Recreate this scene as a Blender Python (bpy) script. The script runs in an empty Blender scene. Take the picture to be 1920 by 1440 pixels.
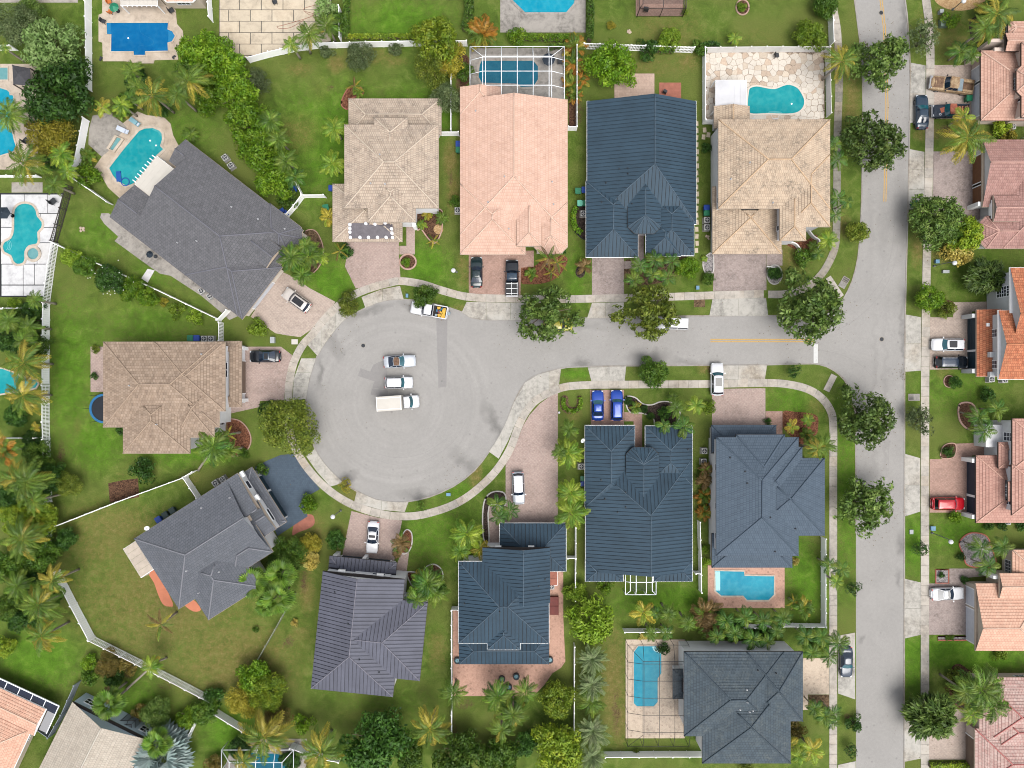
import bpy, bmesh, math, random
import numpy as np
from mathutils import Vector, Matrix
R = random.Random(7)
SC = bpy.context.scene
COL = SC.collection
PI = math.pi
H = 110.0      # height of the aerial camera above the ground, metres
S = 12.0       # photograph pixels per metre on the ground

def G(px, py, z=0.0):
    """survey point: photograph position of a feature whose real height is z -> world metres"""
    k = (H - z) / H / S
    return Vector(((px - 960) * k, (720 - py) * k, z))

# ------------------------------------------------------------------ camera, sky, sun, exposure
cam_d = bpy.data.cameras.new('camera'); cam = bpy.data.objects.new('camera', cam_d); COL.objects.link(cam)
cam.location = (0, 0, H); cam.rotation_euler = (0, 0, 0)
cam_d.sensor_width = 36; cam_d.lens = 36 * H / (1920 / S); cam_d.clip_end = 2000; cam_d.clip_start = 1
SC.camera = cam
SUN_EL, SUN_AZ = math.radians(66), math.radians(150)     # azimuth clockwise from north (image up)
w = bpy.data.worlds.new('World'); SC.world = w; w.use_nodes = True
nt = w.node_tree; nt.nodes.clear()
sky = nt.nodes.new('ShaderNodeTexSky'); sky.sky_type = 'NISHITA'; sky.sun_disc = False
sky.sun_elevation = SUN_EL; sky.sun_rotation = SUN_AZ; sky.air_density = 1.0; sky.dust_density = 4.0; sky.ozone_density = 1.0
hs = nt.nodes.new('ShaderNodeHueSaturation'); hs.inputs['Saturation'].default_value = 0.30   # overcast: grey cloud instead of blue
bg = nt.nodes.new('ShaderNodeBackground'); bg.inputs['Strength'].default_value = 0.10
wo = nt.nodes.new('ShaderNodeOutputWorld')
nt.links.new(sky.outputs[0], hs.inputs['Color']); nt.links.new(hs.outputs[0], bg.inputs['Color']); nt.links.new(bg.outputs[0], wo.inputs[0])
sun_d = bpy.data.lights.new('sun', 'SUN'); sun_d.energy = 1.15; sun_d.angle = math.radians(45); sun_d.color = (1.0, 0.965, 0.91)
sun = bpy.data.objects.new('sun', sun_d); COL.objects.link(sun)
sd = Vector((math.sin(SUN_AZ) * math.cos(SUN_EL), math.cos(SUN_AZ) * math.cos(SUN_EL), math.sin(SUN_EL)))
sun.rotation_euler = sd.to_track_quat('Z', 'Y').to_euler(); sun.location = sd * 200
SC.cycles.pixel_filter_type = 'BLACKMAN_HARRIS'; SC.cycles.filter_width = 1.0
SC.view_settings.view_transform = 'Standard'; SC.view_settings.look = 'None'
SC.view_settings.exposure = 1.42; SC.view_settings.gamma = 1; SC.view_settings.use_curve_mapping = False

# ------------------------------------------------------------------ materials
EX = 2.2
def lin(c):
    return tuple(((v / 255) / 12.92 if v / 255 <= 0.04045 else ((v / 255 + 0.055) / 1.055) ** 2.4) for v in c)
def A(r, g, b, m=1.0):
    """base colour for something that looks (r,g,b) under this daylight and exposure"""
    return tuple(min(0.82, v / EX * m) for v in lin((r, g, b))) + (1.0,)
MATS = {}
class NT:
    def __init__(s, name):
        s.m = bpy.data.materials.new(name); s.m.use_nodes = True; s.t = s.m.node_tree
        s.b = s.t.nodes['Principled BSDF']; s.out = s.t.nodes['Material Output']
    def n(s, typ, **kw):
        x = s.t.nodes.new(typ)
        for k, v in kw.items():
            if k.startswith('i_'):
                x.inputs[k[2:].replace('_', ' ')].default_value = v
            else: setattr(x, k, v)
        return x
    def l(s, a, b): s.t.links.new(a, b)
    def pos(s): return s.n('ShaderNodeNewGeometry').outputs['Position']
    def noise(s, vec, scale, detail=5, rough=.55, dist=0.0):
        x = s.n('ShaderNodeTexNoise', i_Scale=scale, i_Detail=detail, i_Roughness=rough, i_Distortion=dist); s.l(vec, x.inputs['Vector']); return x.outputs['Fac']
    def ramp(s, fac, stops):
        x = s.n('ShaderNodeValToRGB'); e = x.color_ramp.elements
        while len(e) < len(stops): e.new(0.5)
        for k, (p, c) in enumerate(stops):
            e[k].position = p; e[k].color = c if len(c) == 4 else tuple(c) + (1,)
        s.l(fac, x.inputs[0]); return x.outputs[0]
    def mix(s, fac, a, b, mode='MIX'):
        x = s.n('ShaderNodeMix', data_type='RGBA', blend_type=mode)
        for sock, v in ((x.inputs[0], fac), (x.inputs[6], a), (x.inputs[7], b)):
            if hasattr(v, 'is_linked') or hasattr(v, 'links'): s.l(v, sock)
            else: sock.default_value = v
        return x.outputs[2]
    def math(s, op, a, b=0.0, clamp=False):
        x = s.n('ShaderNodeMath', operation=op, use_clamp=clamp)
        for sock, v in ((x.inputs[0], a), (x.inputs[1], b)):
            if hasattr(v, 'links'): s.l(v, sock)
            else: sock.default_value = v
        return x.outputs[0]
    def maprange(s, v, a, b, c=0.0, d=1.0):
        x = s.n('ShaderNodeMapRange'); s.l(v, x.inputs[0])
        for i, q in enumerate((a, b, c, d)): x.inputs[i + 1].default_value = q
        return x.outputs[0]
    def bump(s, h, strength=.3, dist=.05):
        x = s.n('ShaderNodeBump', i_Strength=strength, i_Distance=dist); s.l(h, x.inputs['Height']); s.l(x.outputs[0], s.b.inputs['Normal'])
    def done(s, key, rough=.8, metal=0.0, spec=.4):
        s.b.inputs['Roughness'].default_value = rough; s.b.inputs['Metallic'].default_value = metal
        s.b.inputs['Specular IOR Level'].default_value = spec
        MATS[key] = s.m; return s.m

def plain(key, c, rough=.6, metal=0.0, var=.18, scale=1.5, spec=.4, objvar=0.0, bump=0.0, bscale=30):
    """painted / moulded surface: base colour with soft wear and per-piece variation"""
    if key in MATS: return MATS[key]
    t = NT(key); p = t.pos()
    f = t.noise(p, scale, 6, .6)
    lo = tuple(v * (1 - var) for v in c[:3]) + (1,); hi = tuple(min(.85, v * (1 + var)) for v in c[:3]) + (1,)
    col = t.ramp(f, [(.3, lo), (.7, hi)])
    if objvar:
        oi = t.n('ShaderNodeObjectInfo')
        v = t.maprange(oi.outputs['Random'], 0, 1, 1 - objvar, 1 + objvar)
        hsv = t.n('ShaderNodeHueSaturation'); t.l(col, hsv.inputs['Color']); t.l(v, hsv.inputs['Value']); col = hsv.outputs[0]
    t.l(col, t.b.inputs['Base Color'])
    if bump: t.bump(t.noise(p, bscale, 3), bump, .03)
    return t.done(key, rough, metal, spec)

# ------------------------------------------------------------------ mesh building
class MB:
    def __init__(s): s.v = []; s.f = []; s.uv = []; s.mi = []
    def face(s, pts, uv=None, mi=0):
        b = len(s.v); s.v += [tuple(p) for p in pts]; s.f.append(tuple(range(b, b + len(pts))))
        s.uv.append(uv); s.mi.append(mi)
    def idx(s, verts, faces, mi=0):
        b = len(s.v); s.v += [tuple(p) for p in verts]
        for f in faces: s.f.append(tuple(b + i for i in f)); s.uv.append(None); s.mi.append(mi)
    def obox(s, c, X, Y, Z, hx, hy, hz, mi=0):
        c = Vector(c); X = Vector(X); Y = Vector(Y); Z = Vector(Z)
        vs = [c + X * (hx * i) + Y * (hy * j) + Z * (hz * k) for k in (-1, 1) for j in (-1, 1) for i in (-1, 1)]
        s.idx(vs, [(0, 2, 3, 1), (4, 5, 7, 6), (0, 1, 5, 4), (2, 6, 7, 3), (0, 4, 6, 2), (1, 3, 7, 5)], mi); return s
    def box(s, cx, cy, cz, sx, sy, sz, a=0.0, mi=0):
        return s.obox((cx, cy, cz), (math.cos(a), math.sin(a), 0), (-math.sin(a), math.cos(a), 0), (0, 0, 1), sx / 2, sy / 2, sz / 2, mi)
    def prism(s, poly, z0, z1, mi=0, bottom=False):
        n = len(poly)
        ar = sum(poly[i][0] * poly[(i + 1) % n][1] - poly[(i + 1) % n][0] * poly[i][1] for i in range(n))
        if ar < 0: poly = poly[::-1]
        vs = [(p[0], p[1], z0) for p in poly] + [(p[0], p[1], z1) for p in poly]
        fs = [(i, (i + 1) % n, n + (i + 1) % n, n + i) for i in range(n)] + [tuple(range(n, 2 * n))]
        if bottom: fs.append(tuple(range(n - 1, -1, -1)))
        s.idx(vs, fs, mi); return s
    def tube(s, pts, r, n=6, r2=None, caps=True, mi=0):
        pts = [Vector(p) for p in pts]; m = len(pts); vs = []
        for i, p in enumerate(pts):
            d = (pts[min(i + 1, m - 1)] - pts[max(i - 1, 0)]).normalized()
            a = d.cross(Vector((0, 0, 1)))
            if a.length < 1e-3: a = d.cross(Vector((1, 0, 0)))
            a.normalize(); b = d.cross(a)
            rr = r if r2 is None else r + (r2 - r) * i / (m - 1)
            vs += [p + (a * math.cos(2 * PI * k / n) + b * math.sin(2 * PI * k / n)) * rr for k in range(n)]
        fs = [(i * n + k, i * n + (k + 1) % n, (i + 1) * n + (k + 1) % n, (i + 1) * n + k) for i in range(m - 1) for k in range(n)]
        if caps: fs += [tuple(range(n - 1, -1, -1)), tuple(range((m - 1) * n, m * n))]
        s.idx(vs, fs, mi); return s
    def disc(s, c, r, z0, z1, n=20, r1=None, mi=0):
        r1 = r if r1 is None else r1
        vs = [(c[0] + r * math.cos(2 * PI * k / n), c[1] + r * math.sin(2 * PI * k / n), z0) for k in range(n)] + \
             [(c[0] + r1 * math.cos(2 * PI * k / n), c[1] + r1 * math.sin(2 * PI * k / n), z1) for k in range(n)]
        s.idx(vs, [(k, (k + 1) % n, n + (k + 1) % n, n + k) for k in range(n)] + [tuple(range(n, 2 * n))], mi); return s
    def ring(s, c, r0, r1, z0, z1, n=20, a0=0, a1=2 * PI, mi=0):
        m = n + 1; full = abs(a1 - a0 - 2 * PI) < 1e-6
        for k in range(n):
            t0 = a0 + (a1 - a0) * k / n; t1 = a0 + (a1 - a0) * (k + 1) / n
            P = lambda r, t, z: (c[0] + r * math.cos(t), c[1] + r * math.sin(t), z)
            s.face([P(r0, t0, z1), P(r1, t0, z1), P(r1, t1, z1), P(r0, t1, z1)], mi=mi)
            s.face([P(r1, t0, z0), P(r1, t1, z0), P(r1, t1, z1), P(r1, t0, z1)], mi=mi)
            s.face([P(r0, t1, z0), P(r0, t0, z0), P(r0, t0, z1), P(r0, t1, z1)], mi=mi)
        return s
    def sphere(s, c, r, n=8, m=6, sz=1.0, mi=0):
        vs = []; fs = []
        for j in range(m + 1):
            ph = PI * j / m
            for i in range(n):
                th = 2 * PI * i / n
                vs.append((c[0] + r * math.sin(ph) * math.cos(th), c[1] + r * math.sin(ph) * math.sin(th), c[2] + r * sz * math.cos(ph)))
        for j in range(m):
            for i in range(n):
                fs.append((j * n + i, (j + 1) * n + i, (j + 1) * n + (i + 1) % n, j * n + (i + 1) % n))
        s.idx(vs, fs, mi); return s
    def mesh(s, name, mats, off=(0, 0, 0), smooth=False):
        me = bpy.data.meshes.new(name); ox, oy, oz = off
        me.from_pydata([(a - ox, b - oy, c - oz) for a, b, c in s.v], [], s.f)
        if not isinstance(mats, (list, tuple)): mats = [mats]
        for m in mats: me.materials.append(m)
        if len(mats) > 1: me.polygons.foreach_set('material_index', s.mi)
        if any(u is not None for u in s.uv):
            L = me.uv_layers.new(name='UVMap'); buf = []
            for f, u in zip(s.f, s.uv):
                buf += [c for q in (u if u is not None else [(0, 0)] * len(f)) for c in q]
            L.data.foreach_set('uv', buf)
        if smooth: me.polygons.foreach_set('use_smooth', [True] * len(me.polygons))
        me.update(); return me

def tag(o, label=None, cat=None, group=None, kind=None):
    if label: o['label'] = label
    if cat: o['category'] = cat
    if group: o['group'] = group
    if kind: o['kind'] = kind
    return o
def link(name, data, parent=None, loc=(0, 0, 0), rot=(0, 0, 0), scale=None):
    o = bpy.data.objects.new(name, data); COL.objects.link(o)
    o.location = loc; o.rotation_euler = rot
    if scale is not None: o.scale = scale if hasattr(scale, '__len__') else (scale,) * 3
    if parent is not None: o.parent = parent
    return o
def empty(name, loc, label=None, cat=None, group=None, kind=None, rz=0.0):
    o = link(name, None, None, loc, (0, 0, rz)); o.empty_display_size = .3
    return tag(o, label, cat, group, kind)
def part(name, mb, mat, root, smooth=False):
    """mesh given in world metres, linked under an unrotated root"""
    off = (0, 0, 0) if root is None else ROOTLOC(root)
    return link(name, mb.mesh(name, mat, off, smooth), root)
def ROOTLOC(o):
    l = Vector((0, 0, 0))
    while o is not None: l = l + Vector(o.location); o = o.parent
    return l
def top(name, mb, mat, label, cat, group=None, kind=None, smooth=False):
    """a thing that is one mesh, its origin at its base"""
    a = np.array(mb.v); loc = (float(a[:, 0].mean()), float(a[:, 1].mean()), float(a[:, 2].min()))
    o = link(name, mb.mesh(name, mat, loc, smooth), None, loc)
    return tag(o, label, cat, group, kind)

def clip_band(poly, ax, lo, hi):
    for sgn, lim in ((1, lo), (-1, -hi)):
        out = []; n = len(poly)
        for i in range(n):
            p, q = poly[i], poly[(i + 1) % n]; dp = sgn * p[ax] - lim; dq = sgn * q[ax] - lim
            if dp >= 0: out.append(p)
            if (dp >= 0) != (dq >= 0):
                t = dp / (dp - dq); out.append((p[0] + (q[0] - p[0]) * t, p[1] + (q[1] - p[1]) * t))
        poly = out
        if len(poly) < 3: return []
    return poly
def area2(p):
    return abs(sum(p[i][0] * p[(i + 1) % len(p)][1] - p[(i + 1) % len(p)][0] * p[i][1] for i in range(len(p)))) / 2

def smooth_px(pts, closed=True, n=4):
    """Catmull-Rom through photograph points"""
    out = []; m = len(pts); rng = range(m) if closed else range(m - 1)
    for i in rng:
        g = (lambda k: pts[k % m]) if closed else (lambda k: pts[max(0, min(m - 1, k))])
        p0, p1, p2, p3 = g(i - 1), g(i), g(i + 1), g(i + 2)
        for k in range(n):
            t = k / n
            out.append(tuple(.5 * ((2 * p1[a]) + (-p0[a] + p2[a]) * t + (2 * p0[a] - 5 * p1[a] + 4 * p2[a] - p3[a]) * t * t + (-p0[a] + 3 * p1[a] - 3 * p2[a] + p3[a]) * t ** 3) for a in (0, 1)))
    if not closed: out.append(pts[-1])
    return out
def clip_convex(poly, conv):
    n = len(conv); ar = sum(conv[i][0] * conv[(i + 1) % n][1] - conv[(i + 1) % n][0] * conv[i][1] for i in range(n)); sg = 1 if ar > 0 else -1
    for i in range(n):
        a, b = conv[i], conv[(i + 1) % n]; f = lambda p: sg * ((b[0] - a[0]) * (p[1] - a[1]) - (b[1] - a[1]) * (p[0] - a[0])); out = []
        for j in range(len(poly)):
            p, q = poly[j], poly[(j + 1) % len(poly)]; dp, dq = f(p), f(q)
            if dp >= 0: out.append(p)
            if (dp >= 0) != (dq >= 0): t = dp / (dp - dq); out.append((p[0] + (q[0] - p[0]) * t, p[1] + (q[1] - p[1]) * t))
        poly = out
        if len(poly) < 3: return []
    return poly
def W2(pts, z=0.0): return [(G(x, y, z).x, G(x, y, z).y) for x, y in pts]

def sheet(name, px, z, mat, label=None, cat=None, kind='structure', cell=0.0, zf=0.0, parent=None):
    """flat paving or bed with a real edge, from its surveyed outline"""
    mb = MB(); mb.prism(W2(px), zf, z)
    me = mb.mesh(name, mat)
    bm = bmesh.new(); bm.from_mesh(me)
    bmesh.ops.triangulate(bm, faces=[f for f in bm.faces if len(f.verts) > 4]); bm.to_mesh(me); bm.free()
    o = link(name, me, parent)
    return tag(o, label, cat, None, kind)
# ------------------------------------------------------------------ ground materials
def mat_grass():
    t = NT('grass'); p = t.pos()
    big = t.noise(p, .10, 5, .6); mid = t.noise(p, .55, 6, .65, .6); fine = t.noise(p, 7.0, 4, .75)
    base = t.ramp(mid, [(.30, A(84, 106, 40)), (.5, A(104, 130, 50)), (.68, A(132, 146, 74))])
    base = t.mix(t.maprange(big, .42, .62), base, A(120, 132, 64))
    at = t.n('ShaderNodeAttribute', attribute_name='tone')
    sp = t.n('ShaderNodeSeparateColor'); t.l(at.outputs['Color'], sp.inputs[0])
    wob = t.math('ADD', t.maprange(t.noise(p, 1.1, 6, .7, .5), .3, .7, -.35, .35), t.maprange(t.noise(p, 4.5, 4, .7), .3, .7, -.28, .28))
    def msk(ch, a, b): return t.maprange(t.math('ADD', sp.outputs[ch], t.math('MULTIPLY', wob, t.math('MINIMUM', t.math('MULTIPLY', sp.outputs[ch], 3), 1))), a, b)
    lush = t.ramp(mid, [(.3, A(82, 122, 30)), (.55, A(104, 148, 40)), (.75, A(132, 166, 62))])
    c = t.mix(msk(2, .1, .8), base, lush)
    dry = t.ramp(t.noise(p, 1.6, 6, .7), [(.3, A(118, 118, 58)), (.5, A(138, 130, 72)), (.72, A(168, 148, 98))])
    c = t.mix(msk(0, .1, .9), c, dry)
    dirt = t.ramp(fine, [(.3, A(84, 66, 48)), (.7, A(138, 112, 84))])
    c = t.mix(msk(1, .25, .75), c, dirt)
    g = t.maprange(fine, .25, .75, .66, 1.32)
    hsv = t.n('ShaderNodeHueSaturation'); t.l(c, hsv.inputs['Color']); t.l(g, hsv.inputs['Value'])
    t.l(hsv.outputs[0], t.b.inputs['Base Color'])
    t.bump(t.noise(p, 9, 3, .8), .7, .12)
    return t.done('grass', .95, 0, .15)

DARK_MARKS = [  # px, py, rx, ry, angle, strength : soft-edged darker marks in the asphalt colour
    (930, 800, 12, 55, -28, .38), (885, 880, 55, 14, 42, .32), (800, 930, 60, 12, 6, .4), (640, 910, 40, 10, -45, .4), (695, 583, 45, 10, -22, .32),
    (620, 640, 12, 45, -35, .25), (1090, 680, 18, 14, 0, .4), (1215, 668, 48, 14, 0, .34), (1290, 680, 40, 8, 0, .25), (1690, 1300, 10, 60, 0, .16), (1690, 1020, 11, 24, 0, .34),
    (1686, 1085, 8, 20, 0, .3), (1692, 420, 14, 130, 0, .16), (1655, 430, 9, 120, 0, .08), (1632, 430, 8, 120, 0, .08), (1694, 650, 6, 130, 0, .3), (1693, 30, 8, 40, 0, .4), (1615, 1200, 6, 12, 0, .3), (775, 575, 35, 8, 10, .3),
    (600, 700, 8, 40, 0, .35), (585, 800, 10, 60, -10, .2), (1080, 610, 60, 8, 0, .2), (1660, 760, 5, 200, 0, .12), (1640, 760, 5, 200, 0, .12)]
def mat_asphalt(key, base, dark=.82, stains=True):
    t = NT(key); p = t.pos()
    f1 = t.noise(p, .18, 6, .6, .4); f2 = t.noise(p, 2.2, 6, .7); f3 = t.noise(p, 14, 2, .8)
    c = t.ramp(f1, [(.3, A(*[v * dark ** .28 for v in base])), (.7, A(*base))])
    v = t.math('MULTIPLY', t.maprange(f2, .3, .7, .93, 1.06), t.maprange(f3, .3, .7, .85, 1.14))
    st_ = t.n('ShaderNodeTexVoronoi', i_Scale=.55, i_Randomness=1.0); t.l(p, st_.inputs['Vector'])
    v = t.math('MULTIPLY', v, t.maprange(st_.outputs['Distance'], .05, .12, .80, 1.0))
    if stains:  # adds worn sweeps, the darker marks and fine cracks
        # tyre sweeps worn round the turning circle
        cc = G(748, 755); sub = t.n('ShaderNodeVectorMath', operation='DISTANCE'); t.l(p, sub.inputs[0]); sub.inputs[1].default_value = (cc.x, cc.y, 0)
        sw = t.n('ShaderNodeTexNoise', noise_dimensions='1D', i_Scale=1.1, i_Detail=5.0); t.l(sub.outputs['Value'], sw.inputs['W'])
        near = t.maprange(sub.outputs['Value'], 17, 12, 0, 1)
        v = t.math('MULTIPLY', v, t.math('ADD', 1.0, t.math('MULTIPLY', t.maprange(sw.outputs['Fac'], .3, .7, -.06, .04), t.math('MULTIPLY', near, t.maprange(f1, .35, .6, .3, 1)))))
        wob = t.n('ShaderNodeTexNoise', i_Scale=.55, i_Detail=6.0); t.l(p, wob.inputs['Vector'])
        off = t.n('ShaderNodeVectorMath', operation='SUBTRACT'); t.l(wob.outputs['Color'], off.inputs[0]); off.inputs[1].default_value = (.5, .5, .5)
        sc = t.n('ShaderNodeVectorMath', operation='SCALE'); t.l(off.outputs[0], sc.inputs[0]); sc.inputs['Scale'].default_value = 3.2
        ad = t.n('ShaderNodeVectorMath', operation='ADD'); t.l(p, ad.inputs[0]); t.l(sc.outputs[0], ad.inputs[1])
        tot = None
        for (x, y, rx, ry, an, k) in DARK_MARKS:
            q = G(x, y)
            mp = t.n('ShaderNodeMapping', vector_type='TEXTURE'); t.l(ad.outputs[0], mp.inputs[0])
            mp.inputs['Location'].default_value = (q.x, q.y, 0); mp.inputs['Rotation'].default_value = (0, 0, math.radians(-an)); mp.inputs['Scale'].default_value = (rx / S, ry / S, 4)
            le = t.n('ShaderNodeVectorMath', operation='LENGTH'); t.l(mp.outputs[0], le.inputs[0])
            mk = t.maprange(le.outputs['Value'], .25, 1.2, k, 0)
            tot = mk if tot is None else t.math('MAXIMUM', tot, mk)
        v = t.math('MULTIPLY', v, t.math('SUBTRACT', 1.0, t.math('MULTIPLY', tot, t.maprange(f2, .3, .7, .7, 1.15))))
        cr = t.n('ShaderNodeTexVoronoi', feature='DISTANCE_TO_EDGE', i_Scale=.16); t.l(ad.outputs[0], cr.inputs['Vector'])
        v = t.math('MULTIPLY', v, t.maprange(cr.outputs['Distance'], 0, .006, .93, 1))
    hsv = t.n('ShaderNodeHueSaturation'); t.l(c, hsv.inputs['Color']); t.l(v, hsv.inputs['Value'])
    t.l(hsv.outputs[0], t.b.inputs['Base Color']); t.bump(f3, .35, .02)
    return t.done(key, .92, 0, .25)

def mat_concrete(key, base, spread=.10, tint=(196, 176, 150), stain=.35):
    t = NT(key); p = t.pos()
    oi = t.n('ShaderNodeObjectInfo')
    f = t.noise(p, .9, 7, .65, .5); f2 = t.noise(p, .22, 5, .6); fine = t.noise(p, 16, 2, .7)
    c = t.ramp(f, [(.28, A(*[v * .86 for v in base])), (.5, A(*base)), (.75, A(*[min(255, v * 1.05) for v in base]))])
    c = t.mix(t.math('MULTIPLY', t.maprange(oi.outputs['Random'], .3, 1, 0, .55), t.maprange(f2, .4, .65)), c, A(*tint))
    v = t.maprange(oi.outputs['Random'], 0, 1, 1 - spread, 1 + spread)
    v = t.math('MULTIPLY', v, t.maprange(t.math('MULTIPLY', f2, t.noise(p, 1.7, 6, .7)), .22, .42, 1 + .05, 1 - stain * .6))
    v = t.math('MULTIPLY', v, t.maprange(fine, .3, .7, .93, 1.07))
    hsv = t.n('ShaderNodeHueSaturation'); t.l(c, hsv.inputs['Color']); t.l(v, hsv.inputs['Value'])
    t.l(hsv.outputs[0], t.b.inputs['Base Color']); t.bump(fine, .25, .015)
    return t.done(key, .88, 0, .3)

def mat_pavers(key, c1, c2, joint=(128, 112, 102), bw=.22, bh=.11, rot=0.0, stain=.25, border=None, herring=False):
    t = NT(key); p = t.pos()
    mp = t.n('ShaderNodeMapping'); t.l(p, mp.inputs[0]); mp.inputs['Rotation'].default_value = (0, 0, math.radians(rot))
    br = t.n('ShaderNodeTexBrick', i_Scale=1.0, i_Mortar_Size=.012, i_Mortar_Smooth=.3, i_Bias=0.0, i_Brick_Width=bw, i_Row_Height=bh)
    t.l(mp.outputs[0], br.inputs['Vector'])
    br.inputs['Color1'].default_value = A(*c1); br.inputs['Color2'].default_value = A(*c2); br.inputs['Mortar'].default_value = A(*joint)
    c = br.outputs['Color']
    if herring:
        w1 = t.n('ShaderNodeTexVoronoi', i_Scale=1.7, distance='MANHATTAN'); t.l(mp.outputs[0], w1.inputs['Vector'])
        c = t.mix(t.maprange(w1.outputs['Distance'], .25, .55, 0, .55), c, A(*[min(255, v * 1.07) for v in c1]))
    f2 = t.noise(p, .25, 6, .65, .6); f = t.noise(p, 1.9, 6, .7)
    v = t.maprange(t.math('MULTIPLY', f2, f), .2, .4, 1.06, 1 - stain)
    v = t.math('MULTIPLY', v, t.maprange(t.noise(p, 6, 3, .7), .3, .7, .93, 1.07))
    hsv = t.n('ShaderNodeHueSaturation'); t.l(c, hsv.inputs['Color']); t.l(v, hsv.inputs['Value'])
    t.l(hsv.outputs[0], t.b.inputs['Base Color']); t.bump(br.outputs['Fac'], -.2, .01)
    return t.done(key, .88, 0, .25)

def mat_mulch(key, c1, c2, scale=7):
    t = NT(key); p = t.pos()
    vo = t.n('ShaderNodeTexVoronoi', i_Scale=float(scale)); t.l(p, vo.inputs['Vector'])
    sp = t.n('ShaderNodeSeparateColor'); t.l(vo.outputs['Color'], sp.inputs[0])
    c = t.ramp(t.math('ADD', t.math('MULTIPLY', sp.outputs[0], .6), t.math('MULTIPLY', t.noise(p, 1.4, 5, .7), .5)), [(.25, A(*c1)), (.8, A(*c2))])
    t.l(c, t.b.inputs['Base Color']); t.bump(vo.outputs['Distance'], .8, .08)
    return t.done(key, .95, 0, .15)

def mat_water(key, c1, c2, pale):
    t = NT(key); p = t.pos()
    f = t.noise(p, .35, 4, .6, .4)
    vo = t.n('ShaderNodeTexVoronoi', feature='SMOOTH_F1', i_Scale=1.8); t.l(p, vo.inputs['Vector'])
    c = t.ramp(f, [(.3, A(*c1)), (.7, A(*c2))])
    c = t.mix(t.maprange(vo.outputs['Distance'], .35, .75, 0, .22), c, A(*pale))
    v = t.maprange(t.noise(p, 9, 3, .7), .3, .7, .94, 1.06)
    hsv = t.n('ShaderNodeHueSaturation'); t.l(c, hsv.inputs['Color']); t.l(v, hsv.inputs['Value'])
    t.l(hsv.outputs[0], t.b.inputs['Base Color']); t.bump(t.noise(p, 3.2, 3, .6), .05, .05)
    return t.done(key, .2, 0, .05)

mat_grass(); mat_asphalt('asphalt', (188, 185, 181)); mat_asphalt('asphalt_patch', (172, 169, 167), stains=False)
mat_concrete('sidewalk', (210, 202, 191), .09, stain=.5); mat_concrete('apron', (208, 204, 195), .04, stain=.75); mat_concrete('sidewalk_old', (168, 163, 152), .10, stain=.7)
mat_concrete('deck', (222, 206, 188), .04, stain=.3); mat_concrete('deck_grey', (186, 180, 172), .05, stain=.9); mat_concrete('white_slab', (240, 240, 242), .02, (236, 232, 226), .15)
mat_concrete('slab_cream', (228, 213, 189), .05, (222, 200, 170), .25); mat_concrete('coping', (226, 212, 194), .04); mat_concrete('kerb', (178, 174, 168), .05, stain=.6)
mat_pavers('pavers_pink', (222, 200, 190), (210, 184, 174)); mat_pavers('pavers_beige', (232, 214, 200), (220, 200, 186)); mat_pavers('pavers_grey', (206, 190, 184), (190, 172, 166), (140, 128, 122), stain=.4)
mat_pavers('pavers_red', (222, 184, 168), (206, 166, 150)); mat_pavers('pavers_salmon', (226, 182, 160), (208, 160, 140), herring=True, rot=45); mat_pavers('pavers_cream', (232, 214, 192), (218, 194, 172), herring=True, rot=45)
mat_pavers('pavers_blue', (92, 108, 124), (84, 100, 116), (78, 92, 106), bw=.3, bh=.3, stain=.08)
mat_pavers('deck_tile', (224, 196, 178), (212, 184, 166), (184, 160, 146), .5, .5)
plain('orange_deck', A(226, 140, 105), .8, var=.08); plain('terracotta', A(184, 116, 96), .8, var=.2); plain('edging', A(214, 176, 160), .85, var=.15, objvar=.12); plain('edging_white', A(225, 220, 214), .85, var=.15, objvar=.1)
plain('edging_red', A(206, 120, 100), .85, var=.2); plain('paint_yellow', A(224, 182, 100), .8, var=.2, scale=3); plain('paint_white', A(240, 240, 238), .8, var=.1, scale=3); plain('black_gap', A(48, 52, 56), .9, var=.2)
mat_mulch('mulch_brown', (72, 50, 40), (130, 98, 76)); mat_mulch('mulch_red', (98, 60, 44), (164, 112, 86)); mat_mulch('mulch_tan', (190, 150, 105), (230, 196, 148), 9); mat_mulch('mulch_dark', (48, 42, 38), (96, 82, 74)); mat_mulch('gravel', (120, 115, 118), (198, 192, 190), 9)
mat_mulch('soil', (84, 68, 52), (140, 116, 90), 5)
mat_water('water_teal', (24, 160, 172), (58, 184, 190), (110, 208, 206)); mat_water('water_blue', (14, 108, 172), (26, 128, 190), (60, 150, 200)); mat_water('water_sky', (18, 158, 192), (44, 178, 206), (104, 208, 222)); mat_water('water_deep', (22, 112, 142), (40, 130, 158), (70, 150, 172)); mat_water('water_spa', (110, 172, 178), (134, 190, 192), (160, 206, 206))
plain('flag_a', A(234, 218, 198), .85, var=.12, scale=4, objvar=.10); plain('flag_b', A(222, 200, 178), .85, var=.15, scale=4, objvar=.12); plain('flag_c', A(244, 234, 220), .85, var=.1, scale=4, objvar=.06)

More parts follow.
